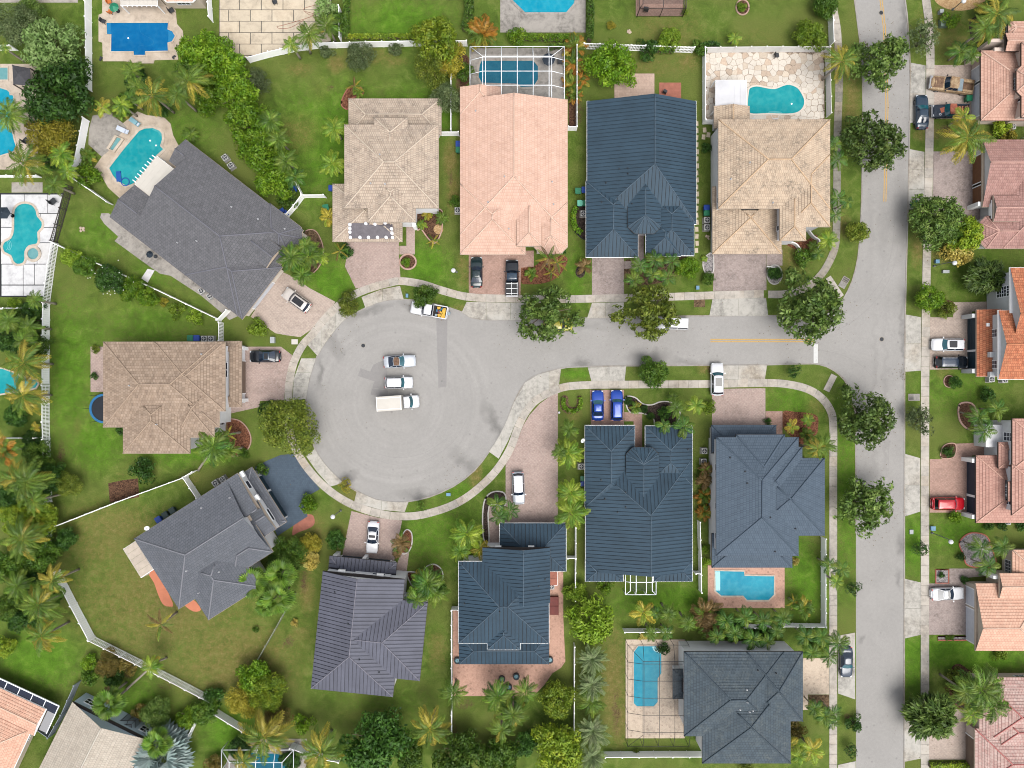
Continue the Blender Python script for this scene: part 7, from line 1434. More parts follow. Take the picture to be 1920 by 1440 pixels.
def trunk_mesh(hh, r):
    k = ('trunk', round(hh, 1), round(r, 1))
    if k in CACHE: return CACHE[k]
    rr = random.Random(int(hh * 10 + r * 100)); mb = MB(); tr = .05 + .035 * r
    mb.tube([(0, 0, 0), (.05 * r, .02, hh * .5), (0, 0, hh)], tr * 1.3, 7, tr * .8)
    for i in range(5):
        a = i * 1.256 + rr.uniform(-.3, .3); mb.tube([(0, 0, hh * .8), (math.cos(a) * r * .35, math.sin(a) * r * .35, hh + r * .15), (math.cos(a) * r * .7, math.sin(a) * r * .7, hh + r * .3)], tr * .5, 5, tr * .12)
    CACHE[k] = mb.mesh('trunk', MATS['bark'], smooth=True); return CACHE[k]
PL = []      # every plant, for labelling once all stand
DESC = {}
def tree(px, py, r, leaf='green', kind='dense', hh=None, sy=1.0, name='tree', word=None, rot=None, grp=None):
    r *= 1.07 if grp == SG else 1.0; R_ = r / S; hh = (max(.2, R_ * .5) if kind not in ('oak', 'dense', 'airy', 'fine', 'big', 'feather') else max(1.2, R_ * .62)) if hh is None else hh
    zc = hh + R_ * .25; q = G(px, py, zc); var = R.randrange(dict(oak=5, dense=4, shrub=3).get(kind, 2))
    root = empty(name, (q.x, q.y, 0)); k = (H - zc) / H
    o = link('crown', crown_mesh(kind, leaf, var), root, (0, 0, hh), (0, 0, R.uniform(0, 6.28) if rot is None else rot), (R_ * k, R_ * k * sy, R_ * k))
    link('trunk', trunk_mesh(hh, R_), root)
    PL.append((root, px, py, name, (word or leaf), grp)); return root
# ---- palms
def frond_mesh(L, wd, rise, droop, leaf, n=13, seed=0, lw=1.0):
    k = ('frond', L, wd, rise, droop, leaf, seed)
    if k in CACHE: return CACHE[k]
    rr = random.Random(seed); mb = MB()
    P = lambda s: Vector((L * (s - .16 * droop * s * s), .06 * L * math.sin(seed + 2 * s) * s, L * (rise * s - droop * s * s * .9)))
    mb.tube([P(0), P(.33), P(.66), P(1)], .045 * (L / 2.5) ** .5, 4, .012)
    for i in range(n):
        s = .14 + .86 * i / (n - 1); p = P(s); t = (P(min(1, s + .05)) - P(s - .05)).normalized(); sd = Vector((0, 0, 1)).cross(t).normalized()
        ln = wd * (math.sin(PI * (.16 + .80 * s)) ** .6) * rr.uniform(.85, 1.12); hw = L / n * .5 * lw
        for sg in (-1, 1):
            d = (t * .75 + sd * sg + Vector((0, 0, -.35 - .25 * droop + rr.uniform(-.25, .15)))).normalized()
            m_ = p + d * ln * .5 + Vector((0, 0, .05 * ln)); e = p + d * ln + Vector((0, 0, -.18 * ln))
            mb.face([p - t * hw * .4, m_ - t * hw + Vector((0, 0, .02)), e, m_ + t * hw])
    CACHE[k] = mb.mesh('frond', MATS['leaf_' + leaf]); return CACHE[k]
def fan_mesh(Rf, leaf, seed=0, n=16):
    k = ('fan', Rf, leaf, seed)
    if k in CACHE: return CACHE[k]
    mb = MB(); rr = random.Random(seed); st = .9 * Rf; mb.tube([(0, 0, 0), (st * .55, 0, .15 * Rf), (st, 0, .1 * Rf)], .03, 4, .02); c = Vector((st, 0, .1 * Rf))
    for i in range(n):
        a = -2.3 + 4.6 * i / (n - 1); d = Vector((math.cos(a), math.sin(a), -.25)); s_ = Vector((-math.sin(a), math.cos(a), .3)); l = Rf * (.95 - .12 * abs(a) / 2.3) * rr.uniform(.9, 1.05); w_ = .13 * Rf
        mb.face([c, c + d * l * .6 - s_ * w_, c + d * l - Vector((0, 0, .18 * l)), c + d * l * .6 + s_ * w_])
    CACHE[k] = mb.mesh('fan_leaf', MATS['leaf_' + leaf]); return CACHE[k]
def ptrunk(hh, r, lean=(0, 0)):
    k = ('ptrunk', round(hh, 1), r, lean)
    if k in CACHE: return CACHE[k]
    mb = MB(); lx, ly = lean; mb.tube([(-lx, -ly, 0), (-lx * .9, -ly * .9, hh * .15), (-lx * .35, -ly * .35, hh * .6), (0, 0, hh)], r * 1.25, 8, r * .85)
    CACHE[k] = mb.mesh('trunk', MATS['bark_palm'], smooth=True); return CACHE[k]
PSPEC = dict(  # fronds, length factor, leaflet width, rise, droop, elevation range, trunk height, leaves
    c=(17, 1.05, .26, .42, .75, (-.25, .85), 6.5, ('frond', 'frond_y', 'frond')), cy=(16, 1.05, .26, .42, .75, (-.3, .8), 6.5, ('frond_y', 'frond_y', 'frond')), q=(15, 1.05, .27, .5, .75, (-.2, .9), 5.0, ('frond', 'frond_g', 'frond')),
    x=(10, 1.08, .36, .55, .85, (0, .8), 4.0, ('frond_dark', 'frond', 'frond')), l=(15, 1.05, .30, .5, .75, (-.1, .9), 4.5, ('frond_lime', 'frond_lime', 'frond_g')), a=(22, 1.1, .30, .9, .9, (.1, 1.2), .4, ('frond_o', 'frond_y', 'frond')), ag=(20, 1.1, .30, .9, .9, (.1, 1.2), .4, ('frond_g', 'frond_y', 'frond')),
    d=(44, 1.04, .17, .35, .30, (.0, 1.3), 2.6, ('frond_date', 'frond_date', 'frond_date')), b=(9, 1.1, .42, .7, .8, (.1, .9), 1.2, ('frond_yel', 'frond_lime', 'frond_yel')), g=(18, 1.08, .34, .5, .8, (-.2, .9), 5.5, ('frond_g', 'frond_dark', 'frond')), s=(8, 1.1, .16, .4, .6, (-.1, .8), 5.0, ('frond_y', 'frond_brown', 'frond')), yl=(8, 1.08, .38, .5, .6, (0, .8), 3.5, ('frond_yel', 'frond_y', 'frond_lime')), br=(22, 1.1, .30, .8, .9, (0, 1.1), 1.5, ('frond_brown', 'frond', 'frond_brown')))
PWORD = dict(c='tall feathery palm', cy='yellowing coconut palm', q='green palm', x='small dark star shaped palm', l='lime green palm', a='orange tinged clumping palm', ag='green clumping palm', d='spiky grey green date palm', b='yellow banana leaved plant', g='dense deep green palm', s='sparse thin palm', yl='broad yellow leaved palm', br='brown tinged palm clump', f='pale green fan palm', bis='silver blue fan palm')
def palm(px, py, r, t='q', base=None, hh=None, grp=None):
    name = 'palm_tree' if t != 'b' else 'banana_plant'
    if t in ('f', 'bis'):
        n, hh = (15, 5.0 if hh is None else hh) if t == 'f' else (20, 2.5)
        q = G(px, py, hh); root = empty(name, (q.x, q.y, 0)); Rf = r / S * (.70 if t == 'f' else .62)
        for i in range(n):
            el = (.9 - 1.2 * i / n) + R.uniform(-.15, .15); link('fan_leaf', fan_mesh(round(Rf, 1), 'frond_g' if t == 'f' else 'frond_blue', i % 3), root, (0, 0, hh), (R.uniform(-.2, .2), -el, i * 2.4 + R.uniform(-.2, .2)))
    else:
        n, lf, lw, rise, dr, (e0, e1), h0, lv = PSPEC[t]; hh = h0 if hh is None else hh
        q = G(px, py, hh + .3); root = empty(name, (q.x, q.y, 0)); L = round(r / S * lf, 1) * (H - hh) / H; L = round(L, 1)
        for i in range(n):
            f_ = (i + .5) / n; el = e1 - (e1 - e0) * f_ ** .8 + R.uniform(-.1, .1); lm = lv[2 if f_ < .35 else (0 if f_ < .8 else 1)] if R.random() < .8 else R.choice(lv)
            sc = R.uniform(.82, 1.08) * (1 - .12 * max(0, el)); off = (0, 0, hh)
            if t in ('a', 'ag', 'br'): aa = R.uniform(0, 6.28); off = (R.uniform(0, .35) * L * math.cos(aa) * .6, R.uniform(0, .35) * L * math.sin(aa) * .6, hh)
            link('frond', frond_mesh(L, round(L * lw, 2), rise, dr, lm, 13 if t != 'd' else 11, i % 3, 1.0), root, off, (R.uniform(-.15, .15), -el * .55, i * 2.399 + R.uniform(-.25, .25)), sc)
    lean = (0, 0)
    if base: b = G(*base); lean = (round(q.x - b.x, 1), round(q.y - b.y, 1))
    link('trunk', ptrunk(hh, .16 if t != 'x' else .10, lean), root)
    if t in ('c', 'cy'):
        for i in range(4): link('coconut', CACHE.setdefault('coco', MB().sphere((0, 0, 0), .14, 7, 5).mesh('coconut', MATS['coconut'])), root, (.25 * math.cos(i * 1.6), .25 * math.sin(i * 1.6), hh - .2))
    PL.append((root, px, py, name, PWORD[t], grp)); return root
def hedge(pts, wpx, hgt, leaf, label, dens=150):
    """clipped hedge: foliage skin over a woody core"""
    P = smooth_px(pts, False, 3); rg = np.random.default_rng(len(label)); A_ = []
    c0 = G(*pts[len(pts) // 2]); w_ = wpx / S / 2
    for a, b in zip(P[:-1], P[1:]):
        a, b = G(*a), G(*b); L = (b - a).length; m = max(2, int(L * dens * (w_ * 2 + hgt) / 2)); d = (b - a).normalized(); s_ = Vector((-d.y, d.x, 0))
        t = rg.uniform(0, 1, m); u = rg.uniform(-1, 1, m); z = hgt * np.sqrt(np.clip(1 - np.abs(u) ** 4, 0, 1)) * rg.uniform(.55, 1.08, m) + .2 * np.sin(t * L * 2)
        A_.append(np.stack([a.x + (b.x - a.x) * t + s_.x * u * w_ - c0.x, a.y + (b.y - a.y) * t + s_.y * u * w_ - c0.y, np.maximum(.1, z)], 1))
    C = np.concatenate(A_); n = len(C); D = rg.normal(size=(n, 3)) * .7 + [0, 0, .9]; D /= np.linalg.norm(D, axis=1)[:, None]; U = np.cross(D, rg.normal(size=(n, 3))); U /= np.linalg.norm(U, axis=1)[:, None]; V = np.cross(D, U); s = .16 * rg.uniform(.6, 1.3, (n, 1))
    root = empty('hedge', (c0.x, c0.y, 0), label, 'hedge'); o = link('foliage', quads_mesh('foliage', C, U * s, V * s * .6, MATS['leaf_' + leaf]), root)
    L, Rr = ribbon(P, wpx * .5); part('woody_core', MB().prism(W2(L + Rr[::-1]), 0, hgt * .6), MATS['bark'], root)

# ---- street trees
SG = 'street trees along the roads'
for a in [(1650, 108, 54, 'oak', 'oak'), (1640, 264, 58, 'oak', 'oak'), (1022, 586, 64, 'oak', 'oak', None, .88), (1222, 588, 58, 'olive', 'oak'), (1518, 583, 68, 'oak', 'oak'), (1625, 790, 58, 'oak', 'oak'), (1627, 950, 54, 'oak', 'oak'), (548, 798, 57, 'olive', 'fine')]: tree(*a[:5], *(a[5:] if len(a) > 5 else ()), grp=SG, word='dark open street oak' if a[3] == 'oak' else 'olive green street tree')
for a in [(1225, 700, 31, 'green', 'dense'), (797, 553, 23, 'green', 'dense'), (653, 571, 23, 'olive', 'dense'), (1743, 561, 29, 'bright', 'dense'), (1763, 415, 57, 'oak', 'big'), (1608, 435, 25, 'olive', 'clipped')]: tree(*a, word='dense round tree on the south verge' if a[0] == 1225 else dict(green='small round green street tree', olive='rounded olive green tree', bright='bright green round street tree', oak='very large grey green street tree')[a[3]])
tree(1727, 788, 30, 'greygreen', 'airy', word='thin airy street tree'); tree(1735, 72, 34, 'greygreen', 'airy', word='thin airy street tree'); tree(1724, 1030, 17, 'dark', 'airy', word='small dark sapling'); tree(1742, 1340, 48, 'oak', 'feather', word='drooping feathery street tree'); tree(1603, 1102, 16, 'dark', 'airy', word='small dark sapling'); tree(1602, 1357, 15, 'dark', 'shrub', word='small dark sapling'); tree(1597, 1410, 14, 'dark', 'airy', word='small dark sapling'); tree(790, 950, 12, 'green', 'airy', word='small green sapling'); tree(1490, 695, 15, 'dark', 'airy', word='small dark verge shrub', name='shrub')
# ---- north west yards
for a in [(95, 92, 60, 'pale', 'dense', 'pale light green tree'), (108, 178, 64, 'dark', 'dense', 'very dark round tree'), (98, 262, 46, 'yellow', 'fine', 'yellow flowering tree'), (28, 48, 46, 'greygreen', 'fine', 'dull green spreading tree'), (60, 20, 30, 'oak', 'fine', 'dull green tree'), (120, 120, 40, 'green', 'dense', 'mid green tree'), (70, 238, 26, 'yellow', 'airy', 'thin yellow tree'),
          (378, 92, 42, 'bright', 'dense', 'bright green tree'), (418, 120, 44, 'bright', 'dense', 'bright green tree'), (398, 168, 40, 'bright', 'dense', 'bright green tree'), (446, 175, 46, 'bright', 'dense', 'bright green tree'), (468, 232, 48, 'bright', 'dense', 'bright green tree'), (498, 285, 46, 'bright', 'dense', 'bright green tree'), (512, 335, 38, 'bright', 'dense', 'bright green tree'), (355, 125, 26, 'green', 'dense', 'mid green tree'), (540, 375, 20, 'green', 'shrub', 'small green bush'), (478, 155, 30, 'greygreen', 'fine', 'dull green tree'),
          (820, 78, 46, 'yellowgreen', 'dense', 'yellow green tree'), (812, 125, 38, 'olive', 'fine', 'olive brown tree'), (846, 112, 30, 'yellow', 'dense', 'yellow tree'), (676, 104, 30, 'greygreen', 'fine', 'grey green bush'), (612, 97, 13, 'greygreen', 'shrub', 'small grey green bush'), (742, 92, 14, 'greygreen', 'shrub', 'small grey green bush'), (838, 185, 32, 'greygreen', 'fine', 'dull green tree'), (868, 135, 18, 'green', 'shrub', 'small green bush'), (632, 40, 22, 'green', 'shrub', 'mid green bush'), (612, 15, 22, 'pale', 'shrub', 'pale green bush'),
          (1150, 122, 45, 'bright', 'dense', 'bright green round tree'), (1255, 72, 24, 'lime', 'dense', 'lime green tree'), (1519, 66, 30, 'lime', 'dense', 'lime green round tree'), (1548, 12, 26, 'green', 'dense', 'mid green tree'), (968, 70, 18, 'bright', 'shrub', 'bright green bush'), (1215, 92, 20, 'dark', 'shrub', 'dark leafy bush'), (1315, 90, 16, 'green', 'shrub', 'small green bush'), (1145, 48, 8, 'yellow', 'shrub', 'tiny yellow shrub'), (1392, 13, 9, 'bright', 'shrub', 'small green bush in a stone ring'), (1783, 38, 16, 'bright', 'shrub', 'bright green round shrub'), (1284, 22, 6, 'lime', 'shrub', 'tiny lime plant'),
          (18, 640, 26, 'dark', 'dense', 'dark undergrowth tree'), (72, 650, 24, 'green', 'dense', 'green undergrowth tree'), (30, 780, 24, 'dark', 'dense', 'dark undergrowth tree'), (62, 835, 24, 'dark', 'dense', 'dark undergrowth tree'), (15, 935, 26, 'dark', 'dense', 'dark undergrowth tree'), (60, 1085, 26, 'dark', 'dense', 'dark undergrowth tree'), (100, 1118, 22, 'green', 'dense', 'green undergrowth tree'), (40, 1165, 26, 'dark', 'dense', 'dark undergrowth tree'), (15, 1140, 26, 'green', 'dense', 'green undergrowth tree'), (255, 150, 24, 'dark', 'dense', 'dark undergrowth tree'), (300, 200, 20, 'dark', 'dense', 'dark undergrowth tree'), (235, 195, 22, 'green', 'dense', 'green undergrowth tree'), (60, 580, 20, 'dark', 'dense', 'dark undergrowth tree'), (450, 1400, 24, 'dark', 'dense', 'dark undergrowth tree'), (545, 1425, 22, 'dark', 'dense', 'dark undergrowth tree'), (1380, 1182, 20, 'dark', 'dense', 'dark undergrowth tree'), (1430, 1188, 20, 'dark', 'dense', 'dark undergrowth tree'), (1340, 1160, 22, 'dark', 'dense', 'dark undergrowth tree'), (1530, 1212, 18, 'green', 'dense', 'green undergrowth tree'), (560, 495, 20, 'dark', 'dense', 'dark undergrowth tree'), (1852, 1310, 24, 'dark', 'dense', 'dark undergrowth tree'), (810, 1100, 24, 'dark', 'dense', 'dark undergrowth tree'), (955, 1325, 20, 'dark', 'dense', 'dark undergrowth tree'),
          (160, 330, 24, 'bright', 'shrub', 'bright green bush'), (92, 300, 18, 'dark', 'shrub', 'dark bush'), (30, 590, 22, 'green', 'shrub', 'green bush'), (60, 600, 24, 'green', 'shrub', 'green bush'), (30, 572, 14, 'lime', 'shrub', 'lime green bush'),
          (132, 483, 20, 'lime', 'dense', 'lime green hedge bush'), (158, 500, 22, 'green', 'dense', 'mid green hedge bush'), (205, 522, 30, 'dark', 'dense', 'white flowered dark bush'), (246, 540, 24, 'bright', 'dense', 'bright green hedge bush'), (275, 558, 22, 'bright', 'dense', 'bright green hedge bush'), (305, 567, 9, 'yellow', 'shrub', 'small yellow bush'), (330, 581, 15, 'lime', 'shrub', 'small lime bush'), (364, 594, 14, 'lime', 'shrub', 'small lime bush'), (484, 612, 18, 'lime', 'shrub', 'lime green bush'),
          (650, 472, 14, 'dark', 'shrub', 'dark green shrub'), (760, 491, 9, 'bright', 'shrub', 'round bright shrub in a brick ring'), (1290, 500, 24, 'bright', 'dense', 'bright green bush'), (1453, 513, 16, 'dark', 'clipped', 'clipped dark ball bush'), (1328, 523, 15, 'green', 'clipped', 'low rounded green hedge bush'), (1505, 484, 18, 'green', 'shrub', 'spreading green bush'), (1325, 276, 10, 'dark', 'shrub', 'small dark bush'), (853, 378, 12, 'green', 'shrub', 'small green bush'),
          (500, 770, 16, 'dark', 'shrub', 'dark green bush'), (265, 880, 23, 'dark', 'shrub', 'lone dark green bush'), (128, 908, 26, 'olive', 'fine', 'olive yellow tree'), (85, 900, 34, 'dark', 'dense', 'dark green tree'), (70, 855, 30, 'green', 'dense', 'green tree'), (22, 970, 30, 'yellowgreen', 'dense', 'yellow green tree'), (78, 972, 34, 'yellowgreen', 'dense', 'yellow green tree'), (120, 1012, 24, 'dark', 'dense', 'dark green tree'), (20, 1062, 36, 'green', 'dense', 'green tree'), (80, 1040, 34, 'green', 'dense', 'green tree'), (180, 655, 8, 'olive', 'shrub', 'tiny shrub'), (176, 705, 7, 'dark', 'shrub', 'tiny shrub'), (225, 808, 9, 'dark', 'shrub', 'tiny shrub'),
          (630, 1013, 21, 'dark', 'clipped', 'clipped dark green ball bush'), (545, 1040, 36, 'green', 'fine', 'olive green tree'), (525, 1068, 26, 'dark', 'dense', 'dark green bush'), (578, 1046, 26, 'goldleaf', 'clipped', 'golden clipped bush'), (582, 1018, 24, 'yellow', 'clipped', 'bronze clipped bush'), (580, 947, 17, 'bright', 'shrub', 'bright green round bush'), (490, 880, 12, 'green', 'shrub', 'green bush'), (648, 912, 15, 'yellow', 'airy', 'yellow green grass clump'), (552, 1168, 7, 'goldleaf', 'shrub', 'tiny yellow shrub'), (455, 850, 10, 'green', 'shrub', 'small green shrub'),
          (1106, 1162, 49, 'lime', 'clipped', 'large rounded lime green tree'), (1080, 1110, 21, 'lime', 'dense', 'small lime green tree'), (1043, 1312, 38, 'yellowgreen', 'dense', 'yellow green tree'), (1048, 1402, 52, 'yellowgreen', 'dense', 'large yellow green tree'), (1135, 1101, 14, 'bright', 'shrub', 'small bright bush'), (705, 1392, 64, 'dark', 'dense', 'large dark green tree'), (770, 1420, 30, 'green', 'dense', 'green tree'), (862, 1415, 46, 'green', 'dense', 'green tree'), (935, 1420, 40, 'green', 'dense', 'green tree'), (985, 1395, 26, 'dark', 'dense', 'dark green tree'), (480, 1270, 34, 'bright', 'dense', 'bright green tree'), (500, 1300, 40, 'yellowgreen', 'fine', 'yellow green tree'), (455, 1312, 34, 'yellow', 'fine', 'yellow tree'), (520, 1345, 30, 'brown', 'fine', 'brownish tree'), (568, 1358, 18, 'bright', 'shrub', 'bright green bush'), (480, 1180, 6, 'green', 'shrub', 'tiny shrub'),
          (200, 1246, 26, 'brown', 'fine', 'bronze rounded bush'), (235, 1250, 18, 'brown', 'shrub', 'bronze bush'), (168, 1245, 16, 'bright', 'shrub', 'bright green bush'), (292, 1335, 32, 'oak', 'fine', 'grey green round tree'), (262, 1335, 16, 'brown', 'shrub', 'brown bush'), (385, 1335, 28, 'green', 'dense', 'green tree'), (355, 1345, 24, 'bright', 'dense', 'bright green tree'), (400, 1310, 20, 'dark', 'shrub', 'dark bush'), (8, 1215, 22, 'yellowgreen', 'dense', 'yellow green bush'), (170, 1270, 16, 'green', 'shrub', 'green bush'), (400, 1432, 18, 'brown', 'shrub', 'dark brown bush'), (215, 1270, 20, 'dark', 'shrub', 'dark bush'),
          (1178, 752, 9, 'dark', 'clipped', 'small clipped ball bush'), (1208, 767, 9, 'dark', 'clipped', 'small clipped ball bush'), (1246, 775, 14, 'dark', 'clipped', 'larger clipped ball bush'), (1220, 780, 9, 'dark', 'clipped', 'small clipped ball bush'), (1330, 762, 14, 'lime', 'shrub', 'lime green bush'), (1440, 790, 7, 'dark', 'shrub', 'small dark shrub'), (1492, 1052, 7, 'goldleaf', 'shrub', 'tiny yellow shrub'), (1320, 1030, 8, 'bright', 'shrub', 'small bright shrub'), (1322, 1055, 9, 'lime', 'shrub', 'small lime shrub'), (1245, 1215, 12, 'dark', 'shrub', 'dark bush'), (1205, 1194, 7, 'goldleaf', 'shrub', 'small yellow shrub'), (1194, 1410, 6, 'olive', 'shrub', 'tiny olive shrub'), (1495, 1370, 16, 'brown', 'shrub', 'brownish bush'), (1400, 1436, 12, 'olive', 'shrub', 'olive shrub'),
          (1800, 470, 26, 'goldleaf', 'shrub', 'yellow croton bush'), (1815, 440, 34, 'yellowgreen', 'dense', 'yellow green bush'), (1790, 430, 24, 'green', 'dense', 'green bush'), (1850, 522, 38, 'oak', 'feather', 'dark drooping shrub tree'), (1775, 578, 17, 'olive', 'shrub', 'olive bush'), (1780, 846, 11, 'dark', 'shrub', 'dark green shrub'), (1790, 970, 12, 'bright', 'shrub', 'bright green shrub'), (1850, 740, 14, 'dark', 'shrub', 'dark shrub'), (1790, 718, 12, 'dark', 'shrub', 'dark shrub'), (1766, 1079, 6, 'dark', 'shrub', 'small shrub in the gravel square'), (1808, 1088, 8, 'dark', 'shrub', 'dark shrub'), (1803, 1043, 8, 'dark', 'shrub', 'dark shrub'), (1880, 238, 18, 'yellowgreen', 'shrub', 'yellow green bush'), (1892, 252, 14, 'yellow', 'shrub', 'yellow bush'), (1875, 1228, 12, 'lime', 'shrub', 'lime bush'), (1777, 1197, 5, 'green', 'shrub', 'tiny green shrub'), (1785, 1197, 5, 'green', 'shrub', 'tiny green shrub'), (1855, 985, 9, 'dark', 'shrub', 'dark ball shrub'), (1880, 986, 10, 'dark', 'shrub', 'dark ball shrub'), (1915, 985, 10, 'dark', 'shrub', 'dark ball shrub'), (1800, 1290, 18, 'brown', 'shrub', 'brown tinged bush'), (1790, 1268, 14, 'olive', 'shrub', 'olive bush'), (1860, 18, 26, 'green', 'dense', 'green tree')]:
    x, y, r, lf, kd, wd = a; tree(x, y, r, lf, kd, None, 1.0, 'shrub' if kd in ('shrub', 'clipped') and r < 30 else 'tree', wd)
# white flowers on the dark bush
q = G(205, 522, 2.6); rg = np.random.default_rng(3); n = 60; C = np.stack([rg.normal(0, 1.1, n), rg.normal(0, 1.1, n), rg.uniform(1.9, 3.0, n)], 1); U = np.tile([.11, 0, 0], (n, 1)); V = np.tile([0, .12, .03], (n, 1))
fl = link('flower_blossoms', quads_mesh('flower_blossoms', C, U, V, MATS['leaf_flower']), None, (q.x, q.y, 0)); tag(fl, 'white blossoms scattered over the dark bush by the picket fence', 'flowers', None, 'stuff')
# fallen leaves under the street trees and along the kerbs
plain('dry_leaf', A(120, 96, 56), .9, var=.4, scale=9); rg = np.random.default_rng(11); L_ = []
for (x, y, r, m) in [(1650, 108, 70, 160), (1640, 264, 74, 160), (1022, 586, 80, 160), (1222, 588, 76, 150), (1518, 583, 86, 170), (1625, 790, 72, 150), (1627, 950, 70, 150), (548, 798, 74, 130), (1763, 415, 80, 110), (1742, 1340, 70, 110), (797, 553, 40, 50), (240, 1200, 120, 160), (690, 1340, 120, 160), (1690, 700, 14, 40), (860, 900, 40, 60), (640, 620, 40, 40)]:
    L_.append(np.stack([rg.normal(x, r * .6, m), rg.normal(y, r * .6, m)], 1))
L_ = np.concatenate(L_); n = len(L_); C = np.stack([(L_[:, 0] - 960) / S, (720 - L_[:, 1]) / S, np.full(n, .085)], 1); a_ = rg.uniform(0, 6.28, n); U = np.stack([np.cos(a_), np.sin(a_), rg.uniform(-.2, .2, n)], 1) * rg.uniform(.05, .11, (n, 1)); V = np.stack([-np.sin(a_), np.cos(a_), rg.uniform(-.2, .2, n)], 1) * rg.uniform(.03, .07, (n, 1))
tag(link('fallen_leaves', quads_mesh('fallen_leaves', C, U, V, MATS['dry_leaf'])), 'brown fallen leaves scattered under the street trees', 'leaves', None, 'stuff')
